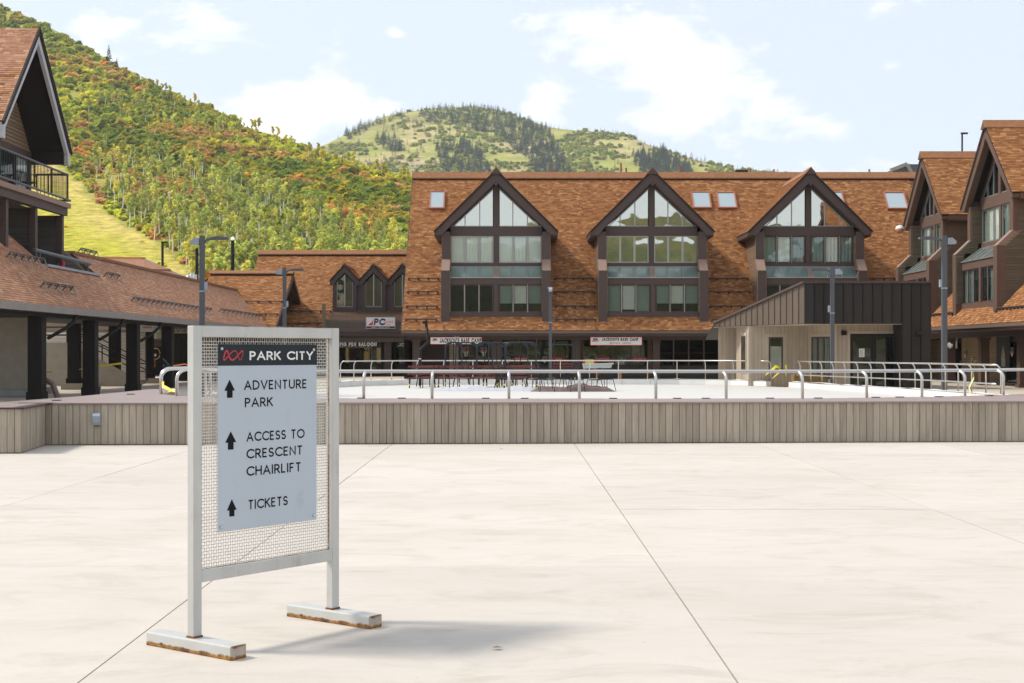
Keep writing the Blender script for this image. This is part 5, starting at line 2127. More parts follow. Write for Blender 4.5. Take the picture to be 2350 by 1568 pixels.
# ---- PC ALPINE TEAM
fr, ux, wy = pfr(99.85)
u0, u1, w0, w1 = ux(839.5), ux(907.5), wy(755), wy(727.5)
o = board_sign('team_sign', 'white team sign with red peak and dark blue letters on the balcony front', fr, u0, u1, w0, w1, mat('sign_rim', (.45, .42, .48), .5), M_white)
flat('mountain_mark', fr, [(ux(845), wy(747)), (ux(851), wy(740.5)), (ux(852.5), wy(741.5)), (ux(858), wy(731)), (ux(855.5), wy(747))], .058, M_red, o)
text('PC', fr, ux(859.5), wy(747), wy(731) - wy(747), ux(881) - ux(859.5), .26, .058, M_navy, o, slant=.16)
text('ALPINE', fr, ux(882.5), wy(741), wy(736.5) - wy(741), ux(902) - ux(882.5), .16, .058, M_red, o, slant=.12)
text('TEAM', fr, ux(882.5), wy(747), wy(742.3) - wy(747), ux(896) - ux(882.5), .12, .058, M_red, o, slant=.12)
flat('lower_band', fr, rect(u0 + .05, u1 - .05, w0 + .05, wy(749.2)), .058, M_navy, o)
text('MARRIOTT TRAINING CENTER', fr, ux(852), wy(753), wy(750.4) - wy(753), ux(894) - ux(852), .16, .064, M_white, o)
# ---- saloon lettering board
fr, ux, wy = pfr(100.42)
o = thing('saloon_sign', 'black saloon board with heavy white serif letters over the shop window', 'sign', fr(ux(830), 0, wy(795)))
MB().box(fr, ux(776), ux(873), 0, .05, wy(798.5), wy(783.5)).build('backing', M_black, o)
text('PIG PEN SALOON', fr, ux(780.5), wy(794.6), wy(785.6) - wy(794.6), ux(863.5) - ux(780.5), .30, .055, M_white, o, serif=.10)
text('GREAT BURGERS . HOT DRINKS . SPIRITS', fr, ux(780.5), wy(797.8), wy(795.3) - wy(797.8), ux(853) - ux(780.5), .16, .055, M_tan, o, serif=.06)
# ---- next shop's dark board
o = thing('shop_sign', 'black shop board with a white scribbled figure beside its lettering', 'sign', fr(ux(932), 0, wy(795)))
MB().box(fr, ux(910), ux(960), 0, .05, wy(798), wy(786.5)).build('backing', M_black, o)
m = MB()
for pts in ([(914, 795), (919, 792), (924, 788), (929, 787.5)], [(917, 788.5), (922, 789), (919, 793), (925, 796.5)], [(923, 789), (927, 790), (924, 793), (929, 795.5)]):
    m.tube([fr(ux(a), .055, wy(b)) for a, b in pts], .02, 5)
m.build('figure_mark', M_white, o)
text('PROA', fr, ux(933), wy(791.5), wy(788) - wy(791.5), ux(951) - ux(933), .18, .055, M_white, o)
text('PC', fr, ux(940.5), wy(796.5), wy(793) - wy(796.5), ux(948) - ux(940.5), .18, .055, M_white, o)

# ---- red posters and shield stickers on the shop glass
fr, ux, wy = pfr(YW - .07)
for a, c, lines in ((1177, 1213, ('RENTALS &', 'DEMOS')), (1265, 1298.5, ('TUNES',)), (1365, 1401, ('PERSONALIZED', 'BOOT FITTING')), (1449, 1485, ('APPAREL &', 'ACCESSORIES'))):
    p_ = flat('window_poster', fr, rect(ux(a), ux(c), wy(830.5), wy(820)), .0, M_red, main)
    n = len(lines)
    for k, tx in enumerate(lines):
        hh = (wy(820) - wy(830.5)) * (.30 if n > 1 else .36)
        wt_ = (ux(c) - ux(a)) * min(.82, .085 * len(tx))
        base = wy(825) if (k == 0 and n > 1) else (wy(829.6) if n > 1 else wy(827))
        text(tx, fr, (ux(a) + ux(c)) / 2 - wt_ / 2, base, hh, wt_, .24, .006, M_white, p_)
for px in (1166, 1250, 1344, 1431):
    badge(fr, ux(px), wy(826), .40, .0, main, 'window_sticker')
for px in (1069, 1110):
    badge(fr, ux(px), wy(806), .46, .03, main, 'window_sticker')
    flat('notice', fr, rect(ux(px - 3), ux(px + 4), wy(818), wy(811)), .02, M_white, main)

# ---- signs under the arcade
fr, ux, wy = pfr(68.4)
u0, u1, w0, w1 = ux(316), ux(365), wy(762), wy(734)
o = board_sign('hanging_shop_sign', 'white hanging shop sign with rust red lettering under the arcade eave', fr, u0, u1, w0, w1, M_white, M_white)
text('COLESPORT', fr, ux(329), wy(754), wy(741) - wy(754), ux(349) - ux(329), .22, .058, mat('ink_rust', (.36, .085, .03), .6), o, serif=.1)
text('APPAREL', fr, ux(353), wy(748), wy(745.5) - wy(748), ux(362) - ux(353), .18, .058, MATS['ink_rust'], o)
text('EQUIPMENT', fr, ux(351.5), wy(753.5), wy(751) - wy(753.5), ux(363) - ux(351.5), .18, .058, MATS['ink_rust'], o)
fr, ux, wy = pfr(80)
u0, u1, w0, w1 = ux(384), ux(437), wy(766), wy(742)
o = board_sign('shop_sign', 'cream shop board with brown serif name behind the dark columns', fr, u0, u1, w0, w1, M_siding_trim, mat('cream_board', (.62, .55, .43), .6))
text('COLESPORT', fr, ux(381.5), wy(763), wy(753) - wy(763), ux(433) - ux(381.5), .20, .058, M_maroon, o, serif=.1)
text('EST. 1982', fr, ux(398), wy(749.5), wy(746.5) - wy(749.5), ux(413) - ux(398), .14, .058, M_ink, o)
flat('round_mark', fr, [(ux(391) + .08 * math.cos(k), wy(746.5) + .08 * math.sin(k)) for k in [i * .524 for i in range(12)]], .058, M_navy, o)
fr, ux, wy = pfr(83.8)
for px in (312, 352):
    f_ = text('MI', fr, ux(px - 4), wy(818), wy(812) - wy(818), ux(px + 6) - ux(px - 4), .24, .06, M_white, ar, name='window_lettering')
    m = MB()
    m.tube([fr(ux(px + 6) + .25 * math.cos(a), .05, wy(812) + .32 * math.sin(a)) for a in [i * .4 for i in range(16)]], .018, 5)
    m.build('window_ring', M_tan, ar)
flat('window_notice', fr, rect(ux(351), ux(357), wy(843), wy(826)), .05, mat('notice_orange', (.30, .08, .03), .6), ar)

# ---- posters on the right wing
rfr2 = Fr((26.97, 0, 0), (0, -1, 0), (-1, 0, 0))


def ruw(px, py):
    d = 26.95 * F / (px - 1175)
    return -d, EYE + (810 - py) / F * d


def rposter(px0, px1, py0, py1):
    a, c = ruw(px0, py0), ruw(px1, py0)
    return a[0], c[0], ruw(px0, py1)[1], a[1]


u0, u1, w0, w1 = rposter(2289, 2320, 766, 846)
o = thing('framed_poster', 'tall dark framed poster with a pale figure on the boarded wall', 'poster', rfr2((u0 + u1) / 2, .05, w0))
MB().box(rfr2, u0, u1, .03, .07, w0, w1).build('frame', M_black, o)
MB().box(rfr2, u0 + .08, u1 - .08, .071, .075, w0 + .08, w1 - .08).build('face', mat('poster_grey', (.06, .06, .065), .5, var=.4, vs_=2), o)
uc, wc, hh = (u0 + u1) / 2, (w0 + w1) / 2, (w1 - w0) / 2
flat('pale_figure', rfr2, [(uc - .30, wc - hh * .88), (uc + .34, wc - hh * .88), (uc + .28, wc - hh * .2), (uc + .12, wc + hh * .1), (uc + .02, wc + hh * .34), (uc - .14, wc + hh * .02), (uc - .30, wc - hh * .35)], .076, mat('poster_pale', (.50, .44, .36), .6, var=.3, vs_=4), o)
for (px0, px1, py0, py1, nm, lb) in ((2184, 2199, 763, 800, 'door_poster', 'white poster with a small shield on the far glass door of the right wing'),):
    u0, u1, w0, w1 = rposter(px0, px1, py0, py1)
    o = thing(nm, lb, 'poster', rfr2((u0 + u1) / 2, .08, w0))
    flat('sheet', rfr2, rect(u0, u1, w0, w1), .07, M_white, o)
    badge(rfr2, (u0 + u1) / 2, (w0 + w1) / 2 + .15, .42, .076, o)
u0, u1, w0, w1 = rposter(2212, 2218, 800, 826)
badge(rfr2, u1 - .1, (w0 + w1) / 2, .5, .07, rw, 'window_sticker')
u0, u1, w0, w1 = rposter(2318, 2330, 800, 826)
badge(rfr2, u1 - .3, (w0 + w1) / 2 + .1, .5, .09, rw, 'window_sticker')

# ================================================================ the direction sign in the foreground
S = Vector((.6, .8, 0))
Nn = Vector((.8, -.6, 0))
O = Vector((-1.752, 7.825, 0))          # near left front corner of the frame
ws = thing('wayfinding_sign', 'freestanding silver framed direction sign on two rusty feet in the open plaza', 'sign', O)
sf = Fr(O, S, Nn)
W_, T_ = 1.15, .052
HT, HB1, HB0 = 1.80, .445, .378


def rbox(fr, a0, a1, b0, b1, c0, c1, r=.006):
    """tube section with eased edges"""
    m = MB()
    m.box(fr, a0, a1, b0, b1, c0, c1)
    return m


def bevel(o, w=.006, seg=2):
    md = o.modifiers.new('edge', 'BEVEL')
    md.width = w
    md.segments = seg
    md.limit_method = 'ANGLE'
    return o


fh = .078
M_silver_r = mat('silver_with_rust', (.56, .56, .54), .42, .35, var=.06, vs_=6)
t = M_silver_r.node_tree          # rust creeping up from the foot's lower edge and round its cut ends
b_ = t.nodes['Principled BSDF']
tcx = N(t, 'ShaderNodeTexCoord')
sx3 = N(t, 'ShaderNodeSeparateXYZ')
t.links.new(tcx.outputs['Object'], sx3.inputs[0])
nz = N(t, 'ShaderNodeTexNoise')
nz.inputs['Scale'].default_value = 26
nz.inputs['Detail'].default_value = 6
t.links.new(tcx.outputs['Object'], nz.inputs['Vector'])
low = mathn(t, 'SUBTRACT', .034, sx3.outputs[2])
endd = mathn(t, 'SUBTRACT', sx3.outputs[1], .3455)
r1 = mathn(t, 'MULTIPLY', mathn(t, 'ADD', mathn(t, 'MULTIPLY', low, 30), mathn(t, 'SUBTRACT', nz.outputs['Fac'], .66)), 4, clamp=True)
edge_ = mathn(t, 'ADD', mathn(t, 'ABSOLUTE', mathn(t, 'SUBTRACT', sx3.outputs[2], .04)), 0)
r2a = mathn(t, 'MULTIPLY', mathn(t, 'GREATER_THAN', endd, 0), mathn(t, 'ADD', mathn(t, 'MULTIPLY', mathn(t, 'SUBTRACT', edge_, .022), 70), mathn(t, 'MULTIPLY', mathn(t, 'SUBTRACT', nz.outputs['Fac'], .46), 3.0)), clamp=True)
rr_ = mathn(t, 'MAXIMUM', mathn(t, 'MAXIMUM', r1, r2a), mathn(t, 'MULTIPLY', mathn(t, 'GREATER_THAN', endd, 0), .42))
old = b_.inputs['Base Color'].links[0].from_socket
mx = N(t, 'ShaderNodeMixRGB')
t.links.new(old, mx.inputs['Color1'])
rc = N(t, 'ShaderNodeMixRGB')
rc.inputs['Color1'].default_value = (.42, .20, .045, 1)
rc.inputs['Color2'].default_value = (.05, .018, .010, 1)
t.links.new(mathn(t, 'MULTIPLY', mathn(t, 'SUBTRACT', nz.outputs['Fac'], .35), 2.5, clamp=True), rc.inputs['Fac'])
t.links.new(rc.outputs[0], mx.inputs['Color2'])
t.links.new(rr_, mx.inputs['Fac'])
t.links.new(mx.outputs[0], b_.inputs['Base Color'])
t.links.new(mathn(t, 'SUBTRACT', .35, mathn(t, 'MULTIPLY', rr_, .35)), b_.inputs['Metallic'])
t.links.new(mathn(t, 'ADD', .42, mathn(t, 'MULTIPLY', rr_, .45)), b_.inputs['Roughness'])

for k, u in enumerate((.0, W_ - .06)):
    m = MB()
    lf = Fr((0, 0, 0))
    m.box(lf, -.055, .058, -.352, .352, .0, fh)
    f_ = m.build('foot', M_silver_r, ws, local=True)
    f_.location = (S * (u + .03) + Nn * -.02)
    f_.rotation_euler = (0, 0, math.atan2(Nn.y, Nn.x) - math.pi / 2)
    bevel(f_, .008)
    p_ = MB().box(sf, u, u + .06, -T_, 0, fh, HT).build('post', M_silver, ws)
    bevel(p_, .004)
    m = MB()
    m.box(sf, u - .004, u + .064, -T_ - .004, .004, fh - .001, fh + .010)
    m.build('weld', M_rust, ws)
for w0, w1, nm in ((HB0, HB1, 'bottom_rail'), (HT - .062, HT - .001, 'top_rail')):
    bevel(MB().box(sf, .0601, W_ - .0601, -T_ + .001, -.001, w0, w1).build(nm, M_silver, ws), .004)
m = MB()
m.box(sf, .003, W_ - .003, -T_ + .004, -.004, HT - .0005, HT + .0015)
m.build('rusty_top_edge', mat('rusty_silver', (.50, .49, .47), .6, var=.08, vs_=8, dirt=(.20, .08, .03), dirt_scale=9, dirt_lo=.52, dirt_hi=.60), ws)
# woven wire
M_wire = mat('galvanised_wire', (.60, .575, .53), .4, .45, var=.15, vs_=20, dirt=(.30, .13, .03), dirt_scale=3.2, dirt_lo=.60, dirt_hi=.68)
pw = .0175
mu0, mu1, mw0, mw1 = .06, W_ - .06, HB1, HT - .062
nv, nh = int((mu1 - mu0) / pw), int((mw1 - mw0) / pw)
amp = .0024
wr = .0023


def wire(n, vertical):
    m = MB()
    pts = []
    for i in range(n * 2 + 1):
        s_ = i * pw / 2
        a = amp * math.cos(math.pi * i / 2 * 2 / 2)
        pts.append((0, a, s_) if vertical else (s_, -a, 0))
    m.tube(pts, wr, 4)
    return m.mesh('wire', M_wire)


wv, wh = wire(nh, True), wire(nv, False)
angz = math.atan2(S.y, S.x)
for i in range(nv):
    o = bpy.data.objects.new('wire', wv)
    COL.objects.link(o)
    o.parent = ws
    o.location = S * (mu0 + pw * (i + .5)) + Nn * (-T_ * .62) + Vector((0, 0, mw0))
    o.rotation_euler = (0, 0, angz)
    o.scale = (1, 1 if i % 2 else -1, (mw1 - mw0) / (nh * pw))
for j in range(nh):
    o = bpy.data.objects.new('wire', wh)
    COL.objects.link(o)
    o.parent = ws
    o.location = S * mu0 + Nn * (-T_ * .62) + Vector((0, 0, mw0 + pw * (j + .5)))
    o.rotation_euler = (0, 0, angz)
    o.scale = ((mu1 - mu0) / (nv * pw), 1 if j % 2 else -1, 1)
m = MB()
for (a, c) in (((mu0, mw0), (mu1, mw0)), ((mu1, mw0), (mu1, mw1)), ((mu1, mw1), (mu0, mw1)), ((mu0, mw1), (mu0, mw0))):
    m.bar(sf(a[0], -T_ * .62, a[1]), sf(c[0], -T_ * .62, c[1]), .010, .006)
m.build('mesh_edging', mat('rusty_edging', (.42, .37, .30), .7, var=.2, vs_=15, dirt=(.22, .09, .02), dirt_scale=6, dirt_lo=.44, dirt_hi=.54), ws)
# printed panel
pu0, pu1, pw0, pw1, hw_ = .184, .967, .641, 1.699, 1.577
PV = -.012
pn = bevel(MB().box(sf, pu0, pu1, PV - .004, PV, pw0, pw1).build('panel', M_panel, ws), .0012, 1)
MB().box(sf, pu0 + .0005, pu1 - .0005, PV, PV + .0008, hw_, pw1 - .0005).build('header', M_head, ws)


def uw(px, py):
    """place on the panel of a surveyed picture point"""
    r = (px - 1175) / F
    L = (r * O.y - O.x) / (S.x - r * S.y)
    z = O.y + S.y * L
    return L, EYE + (810 - py) / F * z


def ptext(s, x0, x1, yb, yt, wt_, mt, v=PV + .001):
    a, c = uw(x0, yb), uw(x1, yb)
    h = uw((x0 + x1) / 2, yt)[1] - uw((x0 + x1) / 2, yb)[1]
    text(s, sf, a[0], (a[1] + c[1]) / 2 if False else a[1], h, c[0] - a[0], wt_, v, mt, ws)


z5 = lambda x, y: ((500 + x / 2.24) * .60256, (1200 + y / 2.24) * .60256)


def line5(s, x0, y0, x1, y1, cap, wt_, mt, v=PV + .001):
    """baseline start and end in the enlarged view"""
    a, c = uw(*z5(x0, y0)), uw(*z5(x1, y1))
    t_ = uw(*z5(x0, y0 - cap))
    text(s, sf, a[0], a[1], t_[1] - a[1], c[0] - a[0], wt_, v, mt, ws)


line5('PARK CITY', 1027, 385, 1555, 384, 76, .185, M_white, PV + .0015)
line5('ADVENTURE', 980, 641, 1505, 630, 82, .165, M_ink)
line5('PARK', 986, 788, 1214, 782, 80, .165, M_ink)
line5('ACCESS TO', 1000, 1082, 1486, 1053, 82, .165, M_ink)
line5('CRESCENT', 1000, 1228, 1468, 1196, 82, .165, M_ink)
line5('CHAIRLIFT', 1000, 1376, 1456, 1338, 82, .165, M_ink)
line5('TICKETS', 1013, 1662, 1342, 1631, 82, .165, M_ink)
for (x0, x1, yt, ym, yb, s0, s1) in ((805, 896, 552, 645, 706, 828, 876), (813, 907, 993, 1085, 1148, 836, 884), (827, 911, 1572, 1662, 1717, 848, 892)):
    P_ = lambda x, y: uw(*z5(x, y))
    cx_ = (x0 + x1) / 2
    pts = [P_(cx_, yt), P_(x1, ym), P_(s1, ym), P_(s1, yb), P_(s0, yb), P_(s0, ym), P_(x0, ym)]
    wmid, wb = pts[1][1], pts[3][1]
    pts = [pts[0], (pts[1][0], wmid), (pts[2][0], wmid), (pts[3][0], wb), (pts[4][0], wb), (pts[5][0], wmid), (pts[6][0], wmid)]
    m = MB()
    m.add([sf(p[0], PV + .001, p[1]) for p in (pts[0], pts[1], pts[6])], [(0, 1, 2)])
    m.add([sf(p[0], PV + .001, p[1]) for p in (pts[2], pts[3], pts[4], pts[5])], [(0, 1, 2, 3)])
    m.build('arrow', M_ink, ws)
# looping red mark
a, c = uw(*z5(797, 390)), uw(*z5(966, 300))
m = MB()
vv, ff = [], []
nn_ = 96
for i in range(nn_ + 1):
    th = 2 * math.pi * i / nn_
    x, y = -math.cos(th), math.sin(3 * th)
    lean = .13 * y
    u = (a[0] + c[0]) / 2 + (c[0] - a[0]) * .46 * (x + lean)
    w = (a[1] + c[1]) / 2 + (c[1] - a[1]) * .44 * y
    wd = .0022 + .0030 * (.5 + .5 * math.sin(th * 1.0 + .8)) 
    dx, dy = math.sin(th) + .13 * 3 * math.cos(3 * th), 3 * math.cos(3 * th) * .5
    l = math.hypot(dx, dy) or 1
    vv += [sf(u - dy / l * wd, PV + .0018, w + dx / l * wd), sf(u + dy / l * wd, PV + .0018, w - dx / l * wd)]
    if i:
        ff.append((2 * i - 2, 2 * i - 1, 2 * i + 1, 2 * i))
m.add(vv, ff)
m.build('loop_mark', M_redlogo, ws)
for (u, w) in ((pu0 + .028, pw1 - .026), (pu1 - .028, pw1 - .030), (pu0 + .024, pw0 + .028), (pu1 - .026, pw0 + .028)):
    m = MB()
    m.tube([sf(u, PV, w), sf(u, PV + .006, w), sf(u, PV + .009, w)], [.010, .009, .005], 8)
    m.build('bolt', M_steel, ws, smooth=True)


# ================================================================ rails, lamps, seats on the rink
def near_rail():
    t = thing('steel_railing', 'near steel railing with bent posts standing behind the raised deck', 'railing', (0, 28, 0), 'steel railings round the rink')
    H = 1.285
    xs = [-7.6 + .15 * k for k in range(0, 150)]
    line = []
    for x in xs:
        if x > 13.4:
            break
        line.append(Vector((x * .99, back_y(x) + .20, H)))
    m = MB()
    m.tube(line[8:], .033, 8)
    m.build('rail', M_steel, t, smooth=True)
    for X in (-6.55, -5.6, -4.3, -2.92, -1.57, -.06, 1.32, 2.82, 4.2, 5.72, 7.1, 8.35, 9.45, 10.5, 11.6, 12.7):
        y = back_y(X) + .03
        top = Vector((X * .99, back_y(X) + .20, H - .01))
        p0 = Vector((X, y, -.0))
        pts = [p0, Vector((X, y, 1.12))]
        for k in range(1, 6):
            a = k / 5 * math.pi / 2
            pts.append(Vector((X + (top.x - X) * (1 - math.cos(a)), y + (top.y - y) * (1 - math.cos(a)) if False else y + (top.y - y) * (1 - math.cos(a)), 1.12 + (H - .01 - 1.12) * math.sin(a))))
        MB().tube(pts, .031, 8).build('post', M_steel, t, smooth=True)
    return t


near_rail()


def side_rail(pts, posts, label, H=1.25, low=None, inward=.16, base=0.02, r=.027):
    t = thing('steel_railing', label, 'railing', (pts[0][0], pts[0][1], 0), 'steel railings round the rink')
    c = edge_curve(pts, 30)
    MB().tube([p + Vector((0, 0, H)) for p in c], r + .004, 7).build('rail', M_steel, t, smooth=True)
    if low:
        MB().tube([p + Vector((0, 0, low)) for p in c], r, 7).build('rail', M_steel, t, smooth=True)
    L = edge_curve(pts, posts)
    for i, p in enumerate(L):
        d = (L[min(i + 1, posts)] - L[max(i - 1, 0)]).normalized()
        q = Vector((-d.y, d.x, 0)) * inward
        m = MB()
        m.tube([p + q + Vector((0, 0, base)), p + q + Vector((0, 0, H - .22)), p + q * .75 + Vector((0, 0, H - .09)), p + q * .3 + Vector((0, 0, H - .02)), p + Vector((0, 0, H))], r, 6)
        m.build('post', M_steel, t, smooth=True)
    return t


side_rail([(-8.0, 67.5), (-7.3, 69.6), (-6.0, 71.4), (-4.1, 72.9), (-2, 73.4), (4, 73.4), (9, 73.4), (11.2, 72.0), (12.5, 69.4)], 17, 'far steel railing on the white boards in front of the shops', base=.2)
side_rail([(13.35, 66.6), (14.3, 61), (15.75, 53), (16.0, 47)], 15, 'steel railing with a middle bar curving in front of the dark kiosk', low=.62, base=.2)
# short hoops at the deck's left end
hp_ = thing('steel_hoop_rail', 'bent steel hoop rails at the left end of the raised deck', 'railing', (-7.8, 31, DH))
for (x, y, x2, y2) in ((-8.05, 32.6, -7.2, 33.4), (-7.62, 30.9, -6.7, 31.6), (-7.0, 29.7, -6.2, 30.6)):
    m = MB()
    pts = [Vector((x, y, DH))]
    d = Vector((x2 - x, y2 - y, 0))
    for k in range(7):
        a = k / 6 * math.pi / 2
        pts.append(Vector((x, y, 1.10)) + d * .22 * (1 - math.cos(a)) + Vector((0, 0, .2 * math.sin(a))))
    for k in range(7):
        a = math.pi / 2 - k / 6 * math.pi / 2
        pts.append(Vector((x2, y2, 1.10)) - d * .22 * (1 - math.cos(a)) + Vector((0, 0, .2 * math.sin(a))))
    pts.append(Vector((x2, y2, .1)))
    m.tube(pts, .036, 8)
    m.build('hoop', M_steel, hp_, smooth=True)
hb = thing('rail_clamp', 'black clamp with orange cord lying on top of the hoop rails', 'clamp', (-7.6, 31.4, 1.33))
m = MB()
m.bar((-7.75, 31.6, 1.36), (-7.35, 31.8, 1.37), .07, .05)
m.bar((-7.6, 31.5, 1.38), (-7.75, 31.6, 1.52), .02)
m.build('clamp_body', M_black, hb)
m = MB()
m.tube([(-7.5, 31.5, 1.36), (-7.3, 31.7, 1.40), (-7.1, 31.7, 1.33), (-7.2, 31.6, 1.15)], .014, 5)
m.build('cord', mat('orange_cord', (.7, .2, .05), .6), hb)


def tape(label, pts, w=.05, group='strips of yellow caution tape', mt=None):
    t = thing('caution_tape', label, 'tape', pts[0][0], group)
    for strip in pts:
        m = MB()
        vv, ff = [], []
        for i, p in enumerate(strip):
            p = Vector(p)
            tw = Vector((w * .5 * math.cos(i * .9), .02, w * .5 * math.sin(i * .9) + w * .3))
            vv += [p - tw, p + tw]
            if i:
                ff.append((2 * i - 2, 2 * i, 2 * i + 1, 2 * i - 1))
        m.add(vv, ff)
        m.build('strip', mt or M_tape, t, smooth=True)
    return t


g1, g2 = PX(1776, 848, 68.5), PX(1803, 850, 67)
tape('yellow caution tape knotted across the gate gap in the rink boards', [[g1 + Vector((-.5, 0, -.35)), g1 + Vector((-.2, 0, -.1)), g1 + Vector((.1, 0, .15)), g1 + Vector((.35, 0, .05)), g1 + Vector((.2, 0, -.2)), g1 + Vector((-.15, 0, -.5))],
      [g2 + Vector((0, -.05, .25)), g2 + Vector((.03, -.05, 0)), g2 + Vector((.0, -.05, -.25))]], .10)
g3 = PX(2228, 875, 33.0)
tape('pale yellow caution tape hanging from the railing post by the tall lamp', [[g3 + Vector((.02, 0, .55)), g3 + Vector((.0, 0, .35)), g3 + Vector((.08, 0, .1)), g3 + Vector((-.04, 0, -.15)), g3 + Vector((.02, 0, -.4))], [g3 + Vector((.1, 0, .5)), g3 + Vector((.07, 0, .1)), g3 + Vector((.12, 0, -.45))]], .020, mt=M_tape_p)
g4 = PG(395, 900, DH + .05)
tape('crumpled yellow caution tape lying among the hoop rails on the deck', [[g4 + Vector((-.25, .2, .22)), g4 + Vector((-.22, .1, .12)), g4 + Vector((-.1, 0, .08)), g4 + Vector((.05, -.1, .03)), g4 + Vector((.2, -.1, .0))], [g4 + Vector((-.1, 0, .0)), g4 + Vector((.02, -.1, .05)), g4 + Vector((.15, -.15, .02))]], .045)
st_y = 58
tape('yellow caution tape stretched between the columns under the arcade', [[PX(84, 856, 57), PX(118, 854, 57)], [PX(182, 848, 58), PX(214, 842, 58), PX(280, 834, 58)]], .05)


# ---- lamp posts
def lamp_post(H, w=.18):
    t = thing('lamp_post', 'x', 'lamp post', (0, 0, 0), 'grey lamp posts round the rink')
    m = MB()
    m.box(WF, -w / 2, w / 2, -w / 2, w / 2, 0, H)
    m.build('pole', M_lamp, t, local=True)
    m = MB()
    m.box(WF, -w * .9, w * .9, -w * .9, w * .9, 0, .05)
    m.build('base_plate', M_lamp, t, local=True)
    m = MB()
    m.tube([(w / 2, 0, H - .22), (w / 2 + .12, 0, H - .14), (w / 2 + .32, 0, H - .12)], .05, 7)
    m.build('arm', M_lamp, t, local=True)
    m = MB()
    m.prism([(w / 2 + .22, -.16, H - .16), (w / 2 + .22, -.16, H - .08), (w / 2 + .5, -.16, H - .03), (w / 2 + .9, -.16, H - .07), (w / 2 + .92, -.16, H - .13), (w / 2 + .8, -.16, H - .16)], (0, .32, 0))
    m.build('lamp_head', M_lamp, t, local=True)
    m = MB()
    m.prism([(-w / 2 - .02, -.1, H - .35), (-w / 2 - .02, -.1, H - .1), (-w / 2 - .20, -.1, H - .08), (-w / 2 - .36, -.1, H - .22), (-w / 2 - .36, -.1, H - .33)], (0, .2, 0))
    m.build('sensor_hood', M_lamp_l, t, local=True)
    m = MB()
    m.box(WF, w / 2, w / 2 + .10, -.06, .06, H - 2.05, H - 1.75)
    m.build('outlet_box', M_lamp_l, t, local=True)
    m = MB()
    m.box(WF, -w / 2 - .01, w / 2 + .01, -w / 2 - .01, w / 2 + .01, H - 2.12, H - 2.07)
    m.build('band', M_lamp_l, t, local=True)
    return t


def px_lamp(px, pt, d, w, rz, label, src=None):
    p = PX(px, pt, d)
    t = lamp_post(p.z, w)
    t.location = (p.x, p.y, 0)
    t.rotation_euler = (0, 0, rz)
    t['label'] = label
    return t


px_lamp(464, 541, 53.6, .18, 0, 'tall dark grey lamp post rising behind the direction sign')
px_lamp(653, 615, 74.6, .18, 0, 'grey lamp post with its head against the low rear wing roof')
px_lamp(1263, 657, 82, .17, math.pi / 2, 'slim grey lamp post in front of the shop row between two bays')
px_lamp(1910, 613, 64.6, .17, math.pi, 'grey lamp post standing before the dark metal kiosk')
px_lamp(2167, 541, 56.6, .19, math.pi, 'grey lamp post beside the right wing and its gabled bays')


def thin_pole(px, pt, pb, d, r, label, globe=False, head=False):
    a = PX(px, pt, d)
    t = thing('light_pole', label, 'light pole', (a.x, a.y, 0), 'thin dark poles behind the roofs')
    MB().tube([(a.x, a.y, 0), (a.x, a.y, a.z)], [r * 1.2, r], 7).build('pole', M_black, t)
    if globe:
        MB().tube([a + Vector((0, 0, z)) for z in (-.03, .02, .08, .17, .24, .29)], [.05, .10, .15, .15, .09, .01], 10).build('globe', M_globe, t, smooth=True)
    if head:
        MB().box(Fr(a), -.1, .5, -.12, .12, -.08, .06).build('lamp_head', M_black, t)
    return t


thin_pole(452, 570, 650, 112, .13, 'thin black pole just left of the tall lamp post')
thin_pole(534, 552, 700, 112, .15, 'thin black pole topped by a small white globe', globe=True)
thin_pole(554, 652, 700, 100, .09, 'short thin pole with a pale globe over the arcade roof', globe=True)
thin_pole(373, 556, 600, 135, .12, 'thin black pole standing at the foot of the meadow', head=True)
thin_pole(2208, 306, 380, 130, .08, 'thin pole with a small head rising above the right roofs', head=True)
sp = thing('roof_floodlights', 'cluster of small floodlights behind the arcade roof ridge', 'lamp', PX(440, 636, 113))
for px, py in ((430, 636), (437, 634), (444, 637), (620, 640), (632, 638)):
    p = PX(px, py, 112)
    MB().tube([p, p + Vector((.25, -.2, 0))], [.16, .24], 8).build('lamp_head', M_white if px < 500 else M_black, sp)


